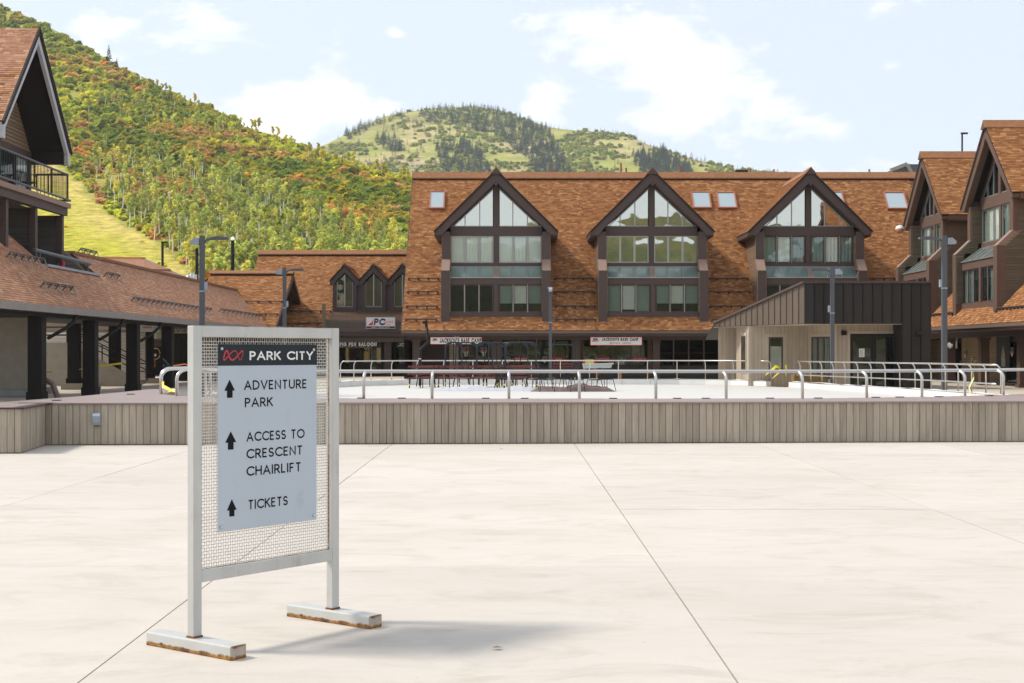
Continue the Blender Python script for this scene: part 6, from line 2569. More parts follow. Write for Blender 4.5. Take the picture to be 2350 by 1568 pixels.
# ---- chairlift seats
def lift_chair(w=1.55, bail=True, bw_=1.0, arms=True):
    t = thing('lift_chair', 'x', 'chairlift seat', (0, 0, 0), 'chairlift seats parked on the rink')
    for k in range(4):
        MB().box(WF, -w / 2, w / 2, -.30 + k * .13, -.19 + k * .13, .44, .475).build('slat', M_seat, t, local=True)
    for k in range(3):
        z = .60 + k * .165
        MB().box(WF, -w / 2, w / 2, .26 + k * .025, .29 + k * .025, z, z + .095).build('slat', M_seat, t, local=True)
    for s in (-1, 1):
        x = s * (w / 2 - .12)
        m = MB()
        m.tube([(x, -.32, .0), (x, -.27, .42), (x, .24, .42), (x, .34, 1.06)], .028, 6)
        m.build('side_frame', M_black, t, local=True)
        MB().tube([(x, .26, .42), (x + s * .04, .36, .0)], .026, 6).build('leg', M_black, t, local=True)
        MB().tube([(x - s * .5, -.2, .42), (x - s * .5, -.26, .0)], .024, 6).build('leg', M_black, t, local=True)
        MB().tube([(x, -.315, .10), (x, -.305, .19)], .033, 6).build('tape_band', M_tape, t, local=True)
        if arms:
            MB().tube([(x + s * .1, -.28, .44), (x + s * .1, -.30, .70), (x + s * .1, -.2, .78), (x + s * .1, .25, .78)], .024, 6).build('armrest', M_black, t, local=True)
    if bail:
        pts = [(-w / 2 + .1, .30, .50), (-bw_ / 2 - .02, .30, 1.0), (-bw_ / 2, .30, 1.95), (-bw_ / 2 + .06, .30, 2.06), (-bw_ / 2 + .18, .30, 2.12), (bw_ / 2 - .18, .30, 2.12), (bw_ / 2 - .06, .30, 2.06), (bw_ / 2, .30, 1.95), (bw_ / 2 + .02, .30, 1.0), (w / 2 - .1, .30, .50)]
        MB().tube(pts, .032, 7).build('bail', M_bail, t, smooth=True, local=True)
        m = MB()
        for s in (-1, 1):
            m.prism([(s * bw_ / 2, .285, 1.9), (s * bw_ / 2, .285, 2.06), (s * (bw_ / 2 - .18), .285, 2.12), (s * (bw_ / 2 - .36), .285, 2.10)], (0, .03, 0))
        m.build('gusset', M_bail, t, local=True)
        MB().tube([(0, .3, 2.1), (0, .34, 1.1)], .022, 5).build('hanger', M_black, t, local=True)
    return t


M_bail = mat('bail_blue_black', (.022, .03, .045), .4, .3)
for px, py, d_, rz, w, bail, bw_, lab in (
        (968, 893, 66, .0, 1.35, False, .9, 'low chairlift seat without a bail at the left end of the row'),
        (990, 889, 69, .25, 1.5, False, .9, 'chairlift seat turned slightly, behind the leftmost seat'),
        (1041, 891, 66.5, .05, 1.62, True, .75, 'first bailed chairlift seat from the left'),
        (1076, 888, 68.5, .45, 1.5, True, 1.1, 'bailed chairlift seat turned aside behind the first one'),
        (1110, 890, 66.8, -.1, 1.6, True, .72, 'chairlift seat in the middle with a narrow bail'),
        (1143, 887, 68.8, .2, 1.5, True, .78, 'chairlift seat behind the stacked wire chairs'),
        (1176, 887, 69.5, -.35, 1.5, True, 1.35, 'chairlift seat at the back with the widest bail'),
        (1195, 891, 66.4, .0, 1.75, True, 1.40, 'rightmost chairlift seat with a pale tag on its back'),
        (1293, 880, 84, .1, 1.5, True, 1.5, 'dark chairlift seat put in for a reflection in the shop window')):  # last seat is added: a solid stand-in for seats mirrored in the glass
    t = lift_chair(w, bail, bw_)
    p = PX(px, 810, d_)
    t.location = (p.x, d_, .02)
    t.rotation_euler = (0, 0, rz)
    t['label'] = lab
hpole = thing('hanger_arm', 'tall bent black chairlift hanger arm standing beside the seats', 'hanger arm', PX(964, 880, 67.5))
MB().tube([PX(964, 885, 67.5), PX(964.5, 806, 67.5), PX(966, 801, 67.5), PX(982, 786, 67.5), PX(983, 780, 67.5), PX(978, 744, 67.5)], [.07, .065, .06, .06, .065, .07], 8).build('arm_tube', M_black, hpole, smooth=True)
MB().box(Fr(PX(976.5, 741, 67.5)), -.13, .10, -.08, .08, -.06, .10).build('clamp', M_black, hpole)
MB().box(Fr(PX(964, 824, 67.4)), -.09, .05, -.05, .0, -.02, .03).build('tag', M_white, hpole)


# ---- wire patio chairs
def wire_chair(mt=None):
    mt = mt or M_black
    t = thing('wire_chair', 'x', 'chair', (0, 0, 0), 'black wire patio chairs on the rink')
    m = MB()
    R0 = .27
    m.tube([(R0 * math.cos(a), R0 * math.sin(a), .44) for a in [k * math.pi / 8 for k in range(16)]], .014, 5, closed=True)
    for k in range(-4, 5):
        h = math.sqrt(max(0, R0 ** 2 - (k * .058) ** 2))
        m.tube([(k * .058, -h, .44), (k * .058, h, .44)], .006, 4)
    m.build('seat', mt, t, local=True)
    m = MB()
    top = []
    for k in range(13):
        a = math.radians(-20 + 220 * k / 12)
        r1 = .33
        x, y = r1 * math.cos(a), r1 * math.sin(a)
        z = .74 + .10 * max(0, math.sin(a))
        top.append((x, y, z))
        m.tube([(R0 * math.cos(a), R0 * math.sin(a), .44), (R0 * 1.12 * math.cos(a), R0 * 1.12 * math.sin(a), .58), (x, y, z)], .007, 4)
    m.tube(top, .015, 5)
    m.build('back', mt, t, local=True)
    for sx_, sy_ in ((1, 1), (1, -1), (-1, 1), (-1, -1)):
        MB().tube([(sx_ * .2, sy_ * .2, .44), (sx_ * .25, sy_ * .23, .2), (sx_ * .27, sy_ * .28, 0)], .013, 5).build('leg', mt, t, local=True)
    return t


ch = wire_chair()
freeze_kids(ch)
first = True
for px, d_, rz, z, sc, lab in (
        (1152, 62.5, 2.9, .02, 1.05, 'bottom chair of the stacked wire chairs among the lift seats'), (1155, 62.6, 2.8, .13, 1.05, 'middle chair of the stacked wire chairs among the lift seats'), (1158, 62.7, 2.7, .24, 1.05, 'topmost chair of the stacked wire chairs among the lift seats'),
        (1186, 61.5, 2.4, .02, 1.1, 'wire chair in front of the rightmost lift seat'), (1226, 61.0, 1.0, .02, 1.1, 'wire chair at the left end of the loose chair group'), (1240, 63.0, .3, .02, 1.1, 'wire chair standing behind on the white sheet'), (1254, 59.6, .1, .02, 1.15, 'wire chair with its round back seen square on, on the sheet edge'),
        (1284, 62.5, 1.8, .02, 1.1, 'wire chair turned sideways behind the brown sheet'), (1302, 62.0, -.4, .02, 1.1, 'wire chair in the middle of the loose group with one behind'),
        (1322, 59.5, .2, .02, 1.15, 'wire chair standing on the middle of the brown sheet'), (1364, 60.5, -1.2, .02, 1.1, 'wire chair turned away near the right end'), (1390, 60.8, .9, .02, 1.15, 'rightmost wire chair beside the brown sheet end')):
    p = PX(px, 810, d_)
    if first:
        ch.location = (p.x, d_, z)
        ch.rotation_euler = (0, 0, rz)
        ch.scale = (sc,) * 3
        ch['label'] = lab
        first = False
    else:
        dup(ch, (p.x, d_, z), rz, lab, sc)
for u, lab in ((-2.6, 'dark teal wire chair on the balcony near the picture edge'), (.9, 'dark teal wire chair at the far end of the upper balcony')):
    c_ = wire_chair(M_teal)
    c_.location = tf(u, .75, 7.80)
    c_.rotation_euler = (0, 0, 1.2 + u * .1)
    c_.scale = (1.15,) * 3
    c_['label'] = lab
    c_['group'] = 'teal chairs on the balcony'


# ---- sheets thrown on the ice
def sheet_heap(name, label, cat, px0, px1, d_, w, hmax, mt, seed):
    a, c = PX(px0, 810, d_), PX(px1, 810, d_)
    t = thing(name, label, cat, (a.x, d_, .02))
    nx, ny = 70, 14
    vv, ff = [], []
    for i in range(nx + 1):
        for j in range(ny + 1):
            s_, q = i / nx, j / ny
            x = a.x + (c.x - a.x) * s_
            e = math.sin(math.pi * q) ** .6 * min(1, math.sin(math.pi * s_) * 3.0)
            n_ = .5 + .8 * mnoise.noise(Vector((x * .9, q * 2.0, seed))) + .5 * abs(mnoise.noise(Vector((x * 3.1, q * 5, seed + 3))))
            y = d_ - w / 2 + w * q + .35 * mnoise.noise(Vector((x * .7, q * .3, seed + 9)))
            vv.append((x, y, .024 + hmax * e * max(.06, n_)))
    for i in range(nx):
        for j in range(ny):
            k = i * (ny + 1) + j
            ff.append((k, k + ny + 1, k + ny + 2, k + 1))
    m = MB()
    m.add(vv, ff)
    m.build('cloth', mt, t, smooth=True)


sheet_heap('white_sheet', 'rumpled white cloth sheet lying on the rink before the lift seats', 'tarpaulin', 985, 1256, 61.3, 1.4, .25, M_tarp, 3)
sheet_heap('brown_sheet', 'crumpled brown tarpaulin lying under the wire chairs', 'tarpaulin', 1218, 1412, 60.2, 1.2, .30, M_tarpb, 8)

# ---- bits in front of the shops
tb = thing('plastic_tub', 'shallow pale blue and white plastic tub on a wooden bench before the shops', 'tub', PX(1372, 850, 85))
p = PX(1372, 844, 85)
m = MB()
m.prism([p + Vector((-.9, -.3, .20)), p + Vector((.85, -.3, .22)), p + Vector((.78, -.3, -.02)), p + Vector((-.85, -.3, -.05))], (0, .7, 0))
m.build('tub_body', mat('tub_white', (.55, .66, .70), .4), tb)
m = MB()
m.bar(p + Vector((-.95, -.33, .22)), p + Vector((.92, -.33, .25)), .06, .05)
m.build('rim', M_white, tb)
wb = thing('wooden_stand', 'low orange wooden stand beside the plastic tub', 'stand', PX(1397, 870, 84.5))
p = PX(1397, 866, 84.5)
p.z = 0
m = MB()
m.box(Fr(p), -.72, .72, -.25, .25, .52, .60)
for sx_ in (-.68, .68):
    m.box(Fr(p), sx_ - .06, sx_ + .06, -.22, .22, 0, .519)
m.build('stand_frame', M_wood, wb)
bt = thing('rental_boots', 'pair of black and yellow boots with red sides hanging by the shop window', 'boots', PX(1352, 836, 86))
for k, px in enumerate((1347.5, 1357.5)):
    p = PX(px, 836, 86)
    m = MB()
    m.prism([p + Vector((-.10, 0, -.55)), p + Vector((.12, 0, -.55)), p + Vector((.12, 0, .02)), p + Vector((-.10, 0, .02))], (0, .25, 0))
    m.build('boot', M_black, bt)
    MB().box(Fr(p), -.11, .13, -.01, .24, .021, .28).build('cuff', M_tape, bt)
    MB().box(Fr(p), -.05, .07, -.03, -.012, -.20, -.08).build('badge_disc', M_tape, bt)
    MB().box(Fr(p), (-.24 if k == 0 else .135), (-.115 if k == 0 else .24), 0, .2, -.45, .20).build('side_panel', M_red, bt)
hb = thing('straw_bale', 'brown straw bale lying against the kiosk wall', 'straw bale', PX(1875, 880, 67))
p = PX(1871, 878, 68.2)
m = MB()
m.box(Fr((p.x, 68.0, 0)), -1.15, 1.15, -.3, .3, .02, .62)
o = m.build('bale', mat('straw', (.22, .14, .05), .95, var=.5, vs_=9, stretch=(1, 6, 6), bump=1.0, bs=14), hb)
bevel(o, .06, 2)
m = MB()
for u in (-.5, .5):
    m.box(Fr((p.x, 68.0, 0)), u - .015, u + .015, -.31, .31, .015, .63)
m.build('twine', M_joint, hb)
fl = thing('porch_floodlight', 'pair of small white floodlights under the right wing eave', 'lamp', PX(2172, 790, 66))
for px in (2168, 2178):
    p = PX(px, 792, 66.5)
    MB().tube([p + Vector((0, 0, .12)), p, p + Vector((.05, -.1, -.05))], [.04, .11, .13], 8).build('lamp_head', M_white, fl, smooth=True)
# fallen leaves
for k, (px, py) in enumerate(((1625, 1016.5), (1182, 1016), (1993, 1013), (1140, 1488), (1150, 1030))):
    p = PG(px, py, .01)
    lf = MB()
    lf.add([p + Vector((-.03, 0, .004)), p + Vector((0, -.02, .012)), p + Vector((.035, .005, .004)), p + Vector((0, .025, .01))], [(0, 1, 2, 3)])
    tag(lf.build('fallen_leaf', M_wood), 'small dry orange leaf lying on the pale concrete', 'leaf', 'fallen leaves on the plaza')


# ================================================================ vegetation
def quads_mesh(name, C, A, B, tone, mt, extra=None):
    """leaf-size quads: centres C, half axes A and B"""
    n = len(C)
    V = np.empty((n, 4, 3))
    V[:, 0], V[:, 1], V[:, 2], V[:, 3] = C - A - B, C + A - B * .6, C + A + B, C - A * .7 + B
    me = bpy.data.meshes.new(name)
    me.vertices.add(n * 4)
    me.vertices.foreach_set('co', V.reshape(-1))
    me.loops.add(n * 4)
    me.loops.foreach_set('vertex_index', np.arange(n * 4, dtype=np.int32))
    me.polygons.add(n)
    me.polygons.foreach_set('loop_start', np.arange(0, n * 4, 4, dtype=np.int32))
    me.polygons.foreach_set('loop_total', np.full(n, 4, dtype=np.int32))
    me.update(calc_edges=True)
    me.materials.append(mt)
    at = me.attributes.new('tone', 'FLOAT', 'FACE')
    at.data.foreach_set('value', tone.astype(np.float32))
    return me


def leaf_axes(out, size, rng):
    """leaves lie mostly facing up and outwards from their clump"""
    n = len(out)
    nn = out * .55 + np.array([0, 0, .62]) + rng.normal(size=(n, 3)) * .42
    nn /= np.linalg.norm(nn, axis=1)[:, None]
    a = np.cross(nn, rng.normal(size=(n, 3)))
    a /= np.linalg.norm(a, axis=1)[:, None]
    b = np.cross(nn, a)
    s = size * rng.uniform(.6, 1.3, (n, 1))
    return a * s, b * s * .8


def rand_axes(n, size, rng, flat=.0):
    a = rng.normal(size=(n, 3))
    a[:, 2] *= (1 - flat)
    a /= np.linalg.norm(a, axis=1)[:, None]
    b = rng.normal(size=(n, 3))
    b -= a * (a * b).sum(1)[:, None]
    b /= np.linalg.norm(b, axis=1)[:, None]
    s = size * rng.uniform(.6, 1.3, (n, 1))
    return a * s, b * s * .75


def clump_cloud(rng, blobs, per, size):
    C, T, D = [], [], []
    for (c, r) in blobs:
        d = rng.normal(size=(per, 3))
        d /= np.linalg.norm(d, axis=1)[:, None]
        d *= (rng.uniform(.35, 1.0, (per, 1)) ** .6)
        D.append(d)
        C.append(np.array(c) + d * np.array(r))
        T.append(np.clip(rng.normal(.5, .22, per) + rng.normal(0, .12), 0, 1))
    C, T = np.concatenate(C), np.concatenate(T)
    A, B = leaf_axes(np.concatenate(D), size, rng)
    return C, A, B, T


def bush_parts(seed, nb=9, per=26, size=.28):
    """unit shrub: about 1 m radius, 1.2 m high"""
    rng = np.random.default_rng(seed)
    bl = [((0, 0, .45), (.55, .55, .5))]
    for k in range(nb):
        a, r = rng.uniform(0, 6.28), rng.uniform(.25, .8)
        bl.append(((r * math.cos(a), r * math.sin(a), rng.uniform(.25, 1.0 - .35 * r)), (rng.uniform(.22, .42),) * 2 + (rng.uniform(.2, .36),)))
    return clump_cloud(rng, bl, per, size)


def aspen_parts(seed, nb=12, per=22, size=.22, H=9.0):
    rng = np.random.default_rng(seed)
    bl = []
    z0 = H * rng.uniform(.54, .68)
    for k in range(nb):
        t = k / (nb - 1)
        rad = H * .15 * (1 - abs(t - .55) * .9)
        a = rng.uniform(0, 6.28)
        r = rad * rng.uniform(.2, .9)
        bl.append(((r * math.cos(a), r * math.sin(a), z0 + (H - z0) * t), (rad * rng.uniform(.45, .8),) * 2 + (H * .05,)))
    return clump_cloud(rng, bl, per, size)


def conifer_parts(seed, H=8.0, n=260):
    rng = np.random.default_rng(seed)
    t = rng.uniform(0, 1, n) ** .8
    z = H * (.08 + .92 * t)
    rad = H * .25 * (1 - t) * rng.uniform(.35, 1.1, n) + .08
    a = rng.uniform(0, 6.28, n)
    C = np.stack([rad * np.cos(a), rad * np.sin(a), z - rad * .25], 1)
    out = np.stack([np.cos(a), np.sin(a), np.full(n, -.45)], 1)
    A = out * (H * .055 * (1.15 - t))[:, None]
    B = np.stack([-np.sin(a), np.cos(a), rng.uniform(-.3, .5, n)], 1) * (H * .034 * (1.2 - t))[:, None]
    return C, A, B, np.clip(rng.normal(.45, .2, n), 0, 1)


BUSH = [bush_parts(s) for s in range(6)]
BUSH_ME = [quads_mesh('shrub', *p, M_leaf) for p in BUSH]
BUSH_LO = [bush_parts(20 + s, 7, 9, .40) for s in range(5)]
ASP = [aspen_parts(40 + s) for s in range(7)]
ASP_ME = [quads_mesh('crown', *p, M_leaf) for p in ASP]
ASP_LO = [aspen_parts(60 + s, 9, 9, .45) for s in range(5)]
CON = [conifer_parts(80 + s) for s in range(4)]
CON_ME = [quads_mesh('conifer_tree', *p, M_need) for p in CON]
CON_LO = [conifer_parts(90 + s, 8.0, 110) for s in range(4)]


def trunk_mesh(seed, H=9.0, r=.17):
    rr = random.Random(seed)
    m = MB()
    ph = rr.random() * 6
    pts = [(.18 * math.sin(ph + z * .5) - .18 * math.sin(ph), .18 * math.cos(ph + z * .4) - .18 * math.cos(ph), z) for z in (-1.2, 0, 2, 4, 6, H * .9)]
    m.tube(pts, [r * 1.1, r, r * .9, r * .75, r * .55, .03], 5)
    for k in range(4):
        z = rr.uniform(H * .5, H * .8)
        a = rr.random() * 6.28
        m.tube([(0, 0, z), (.9 * math.cos(a), .9 * math.sin(a), z + .8)], [.05, .015], 4)
    return m.mesh('trunk', M_trunk)


TRUNK = [trunk_mesh(s) for s in range(5)]


def tri_cull(px, y):
    return True


# ---- where what grows
ASP_A = [(218, 340), (300, 352), (420, 385), (560, 425), (640, 455), (720, 500), (830, 545), (935, 590), (935, 700), (330, 700), (390, 600), (330, 560), (285, 510), (240, 455), (205, 410)]
ASP_B = [(150, 232), (260, 225), (420, 250), (560, 300), (640, 345), (610, 365), (500, 335), (420, 310), (300, 292), (200, 275)]
ASP_C = [(560, 288), (700, 340), (860, 395), (950, 415), (945, 440), (860, 425), (720, 385), (600, 340)]
DARK = [(400, 330), (560, 370), (700, 385), (900, 430), (950, 450), (950, 560), (860, 540), (760, 500), (660, 455), (540, 410), (430, 380), (200, 320), (250, 295)]
LIME = [(130, 180), (215, 205), (225, 265), (180, 285), (120, 270)]
ORANGE = [[(165, 345), (240, 340), (290, 372), (275, 420), (200, 410)], [(690, 470), (800, 490), (900, 540), (930, 580), (860, 575), (740, 530)], [(290, 198), (355, 205), (350, 220), (290, 212)], [(230, 145), (260, 150), (262, 165), (235, 160)]]
PAL = {
    'green': [(0.330, 0.381, 0.045), (0.396, 0.433, 0.050), (0.264, 0.319, 0.045)],
    'dark': [(0.220, 0.278, 0.032), (0.297, 0.319, 0.032), (0.418, 0.381, 0.032), (0.209, 0.288, 0.050)],
    'lime': [(0.605, 0.618, 0.060), (0.528, 0.577, 0.050), (0.682, 0.639, 0.070)],
    'olive': [(0.440, 0.371, 0.060), (0.506, 0.391, 0.075)],
    'brown': [(0.550, 0.340, 0.130), (0.605, 0.371, 0.160)],
    'orange': [(.66, .36, .08), (.68, .42, .10), (.60, .31, .09)],
    'red': [(0.700, 0.052, 0.045)],
}
BLAB = {'green': 'round green shrub on the wooded hillside', 'dark': 'dark green oak shrub on the wooded hillside', 'lime': 'bright lime green shrub on the wooded hillside',
        'olive': 'dull olive shrub on the wooded hillside', 'brown': 'brownish fading shrub on the wooded hillside', 'orange': 'orange autumn shrub on the wooded hillside', 'red': 'single bright red shrub at the edge of the ski meadow'}


def zone(px, y, p):
    if any(inside(o, px, y) for o in ORANGE) and R.random() < .48:
        return 'orange'
    if inside(LIME, px, y):
        return R.choice(('lime', 'lime', 'green'))
    if inside(DARK, px, y):
        k = fnoise(p.x, p.y, .03, 23) + R.uniform(-.15, .15)
        return 'dark' if k < .12 else R.choices(('olive', 'brown', 'green', 'orange'), (6, 2.5, 3, .4))[0]
    if inside(ASP_C, px, y):
        return R.choices(('lime', 'olive', 'green'), (5, 2, 2))[0]
    k = fnoise(p.x, p.y, .022, 21) + R.uniform(-.12, .12)
    if k > .30:
        return R.choices(('olive', 'brown', 'orange'), (6, 3, .5))[0]
    if k > .08:
        return R.choices(('olive', 'lime', 'green'), (4, 3, 3))[0]
    if k > -.15:
        return R.choices(('green', 'olive', 'brown', 'orange'), (9, 2, .4, .15))[0]
    return R.choices(('dark', 'green'), (6, 4))[0]


shr, asp = [], []
tries = 0
while len(shr) < 4600 and tries < 40000:
    tries += 1
    px, t = R.uniform(-420, 1010), R.random() ** .70
    p, y = hill_pt(px, t)
    if inside(MEADOW, px, y):
        if R.random() > .012:
            continue
        s = R.uniform(.5, 1.1)
        k = R.choice(('green', 'lime', 'green', 'orange'))
    else:
        if inside(MEADOW, px - 26, y + 12):
            continue
        k = zone(px, y, p)
        hi = max(0, min(1, (300 - y) / 220))
        s = R.uniform(1.8, 3.6) * (1 - .25 * hi * (px < 420))
        if inside(ASP_A, px, y):
            s *= .62
    shr.append((p, s, k, px, y))
for _ in range(1500):
    px, t = R.uniform(-420, 480), R.uniform(.55, 1.0)
    p, y = hill_pt(px, t)
    if inside(MEADOW, px, y):
        continue
    k = zone(px, y, p)
    shr.append((p, R.uniform(.9, 1.9), k if k != 'dark' else 'green', px, y))
# edge of the meadow: a close row of shrubs
for i in range(70):
    y = 345 + i * 3.8
    px = lerp_pts([(335, 62), (352, 108), (400, 150), (455, 205), (505, 262), (550, 330), (585, 395), (640, 430)], y) + R.uniform(16, 42)
    t = 0
    ys = lerp_pts(SIL, px)
    t = (690 - y) / (690 - ys)
    p, _ = hill_pt(px, t)
    shr.append((p, R.uniform(1.1, 2.1), R.choices(('green', 'lime', 'olive', 'orange', 'brown'), (4, 4, 3, 1.2, 1))[0] if y > 400 else R.choice(('orange', 'lime', 'green', 'brown')), px, y))
p, y = hill_pt(187, (690 - 384) / (690 - lerp_pts(SIL, 187)))
shr.append((p, 2.6, 'red', 187, 380))

tries = 0
while len(asp) < 820 and tries < 40000:
    tries += 1
    px, t = R.uniform(-300, 1000), R.random() ** 1.1
    p, y = hill_pt(px, t)
    if inside(MEADOW, px, y):
        continue
    a = inside(ASP_A, px, y)
    b = inside(ASP_B, px, y)
    c = inside(ASP_C, px, y)
    pr = .95 if a else .85 if b else .5 if c else (.06 if not inside(DARK, px, y) and y > 170 else .015)
    if R.random() > pr:
        continue
    h = R.uniform(.62, 1.0) * (1 if a else .85)
    lim = c or (b and R.random() < .4)
    col = R.choice([(.54, .58, .14), (.60, .62, .15), (.46, .53, .13), (.66, .62, .12)]) if not lim else R.choice([(.62, .56, .08), (.66, .58, .08), (.56, .55, .085)])
    v_ = R.uniform(.62, 1.12)
    asp.append((p, h, tuple(q * v_ for q in col), px, y))
# tall ones on the skyline
for px in list(range(318, 945, 9)) + [1] * 0 or (355, 340, 398, 410, 423, 437, 452, 470, 490, 505, 520, 560, 585, 615, 640, 660, 690, 720, 745, 760, 790, 820, 850):
    p, y = hill_pt(px, .985)
    px += R.uniform(-4, 4)
    p, y = hill_pt(px, R.uniform(.95, .99))
    asp.append((p, R.uniform(.35, .8) if px < 460 else R.uniform(.3, .6), R.choice([(.62, .55, .08), (.66, .57, .08), (.54, .52, .09)]), px, y))


def in_view(px, y):
    """in the frame and not behind the buildings"""
    if px < 12 or px > 948 or y < 0:
        return False
    if px < 90 and y > 60:
        return False
    if px < 160 and y > 70 + (px - 88) * 3.8:
        return 350 < y < 470
    return y < 640


asp.sort(key=lambda q: (not in_view(q[3], q[4]), q[0].length / q[1]))
shr.sort(key=lambda q: (not in_view(q[3], q[4]), q[0].length / q[1]))
def where(px, y):
    if y < 190:
        return ' high on the hillside above the gabled balcony block'
    if px < 330 and y < 330:
        return ' on the upper slope beside the steep gabled block'
    if px < lerp_pts([(335, 150), (352, 170), (400, 215), (455, 265), (505, 325), (550, 390), (585, 450), (640, 480)], y):
        return ' along the edge of the ski meadow'
    if px > 740:
        return (' low on the hill' if y > 520 else ' midway up the hill' if y > 450 else ' near the hill crest') + (' right against the big lodge roof' if px > 850 else ' left of the big lodge roof')
    if px < 530:
        a = ' left of the globe topped pole'
    elif px < 640:
        a = ' above the rear wing ridge'
    else:
        a = ' above the three small gables'
    return (' at the hill foot' if y > 540 else ' low on the hill' if y > 470 else ' midway up the hill' if y > 390 else ' high on the hill') + a


def asp_label(px, y, lime):
    return ('yellow green aspen' if lime else 'white trunked green aspen') + where(px, y)


def con_where(px, y):
    if y < lerp_pts(MSIL, px) + 7:
        return 'dark conifer standing on the skyline of the far mountain' + (' left of its summit' if px < 960 else ' on its summit' if px < 1200 else ' along its long falling ridge')
    if px < 960:
        return 'dark conifer on the open shoulder left of the far summit'
    if px < 1330:
        g_ = 'left of the first gable tip' if px < 1080 else 'over the first gable tip' if px < 1200 else 'right of the first gable tip'
        return 'conifer in the dark band, ' + ('high up ' if y < 320 else 'halfway down ' if y < 365 else 'just over the lodge ridge ') + g_
    return 'dark conifer on the long lower slope of the far mountain'


for i, (p, h, c, px, y) in enumerate(asp[:300]):
    lime = c[2] < .5 * 0 + .105 * 1 and c[0] > 4.5 * c[2]
    t = thing('aspen_tree', asp_label(px, y, lime), 'tree', p - Vector((0, 0, .2)), 'aspen trees on the hillside')
    t.rotation_euler = (0, 0, R.random() * 6.28)
    t.scale = (h, h, h * R.uniform(.9, 1.1))
    for nm, me in (('trunk', TRUNK[i % 5]), ('crown', ASP_ME[i % 7])):
        o = bpy.data.objects.new(nm, me)
        COL.objects.link(o)
        o.parent = t
        if nm == 'crown':
            o.color = (*c, 1)
for i, (p, s, k, px, y) in enumerate(shr[:300]):
    o = bpy.data.objects.new('shrub', BUSH_ME[i % 6])
    COL.objects.link(o)
    o.location = p - Vector((0, 0, .25))
    o.scale = (s, s, s * R.uniform(.85, 1.25))
    o.rotation_euler = (0, 0, R.random() * 6.28)
    o.color = (*R.choice(PAL[k]), 1)
    tag(o, BLAB[k].split(' on the wooded')[0].replace('single ', '') + where(px, y) if k != 'red' else BLAB[k], 'shrub', 'shrubs on the hillside')


def mass(name, label, items, lib, mt, kindname='stuff', trunk=None):
    """one object for a growth nobody could count: (place, scale, colour) each turned at random"""
    Vs, T, Cs = [], [], []
    for i, (p, s, c) in enumerate(items):
        C, A, B, tone = lib[i % len(lib)]
        a = NR.uniform(0, 6.28)
        Rm = np.array([[math.cos(a), -math.sin(a), 0], [math.sin(a), math.cos(a), 0], [0, 0, 1]]).T * s
        c_, a_, b_ = C @ Rm + np.array(p), A @ Rm, B @ Rm
        Vs.append((c_, a_, b_))
        T.append(tone)
        Cs.append(np.tile(np.array([*c, 1.0]), (len(C), 1)))
    C = np.concatenate([v[0] for v in Vs])
    A = np.concatenate([v[1] for v in Vs])
    B = np.concatenate([v[2] for v in Vs])
    me = quads_mesh(name, C, A, B, np.concatenate(T), mt)
    ca = me.attributes.new('col', 'FLOAT_COLOR', 'FACE')
    ca.data.foreach_set('color', np.concatenate(Cs).astype(np.float32).reshape(-1))
    o = bpy.data.objects.new(name, me)
    COL.objects.link(o)
    o.color = (0, 0, 0, 1)
    o['kind'] = 'stuff'
    if label:
        o['label'] = label
    return o


mass('hillside_shrubbery', 'dense mixed shrubs covering the left hillside', [(p - Vector((0, 0, .3)), s, R.choice(PAL[k])) for p, s, k, _, _ in shr[300:]], BUSH_LO, M_leaf)
mass('hillside_aspen_foliage', 'crowns of the aspens further up the hillside', [(p, h, c) for p, h, c, _, _ in asp[300:]], ASP_LO, M_leaf)
m = MB()
for p, h, c, _, _ in asp[300:]:
    b = Vector((R.uniform(-.3, .3), 0, 0))
    m.tube([p - Vector((0, 0, .5)), p + b * .5 + Vector((0, 0, 4 * h)), p + b + Vector((0, 0, 7.5 * h))], [.13 * h, .10 * h, .04], 4)
tag(m.build('hillside_aspen_trunks', M_trunk), 'white trunks of the aspens further up the hillside', kind='stuff')

# two dark firs on the skyline of the hill
for px, hh, lab in ((250, 1.05, 'tall dark fir standing on the skyline of the near hill'), (268, .62, 'shorter dark fir just below the tall one on the skyline'), (290, .40, 'small thin fir lowest of the three on the skyline'), (742, .55, 'dark fir among the pale aspens on the lower skyline')):
    p, y = hill_pt(px, .985)
    o = bpy.data.objects.new('fir_tree', CON_ME[0])
    COL.objects.link(o)
    o.location = p - Vector((0, 0, .4))
    k = hh * p.length / 620 * 1.0
    o.scale = (k * .85, k * .85, k)
    o.color = (.022, .04, .022, 1)
    tag(o, lab, 'tree')

# ---- conifers of the far mountain
DENSE = [[(960, 262), (1000, 252), (1090, 248), (1150, 258), (1190, 275), (1260, 298), (1275, 330), (1300, 380), (1330, 410), (1240, 420), (1210, 370), (1150, 320), (1060, 290), (985, 285)],
         [(790, 312), (830, 292), (900, 270), (920, 262), (925, 272), (850, 300), (800, 322)], [(1000, 340), (1060, 330), (1110, 360), (1130, 400), (1060, 410), (1010, 385)], [(860, 320), (905, 305), (930, 345), (890, 352)],
         [(1450, 360), (1520, 350), (1580, 380), (1600, 410), (1480, 415)]]
con = []
tries = 0
while len(con) < 2300 and tries < 60000:
    tries += 1
    px, t = R.uniform(700, 1900), R.random() ** .7
    p, y = mount_pt(px, t)
    dn = any(inside(q, px, y) for q in DENSE)
    k = fnoise(p.x, p.y, .012, 31)
    if R.random() > (.95 if dn else (.16 if k > .12 else .02)):
        continue
    con.append((p, R.uniform(.65, 1.3) * (1.15 if dn else .9), px, y))
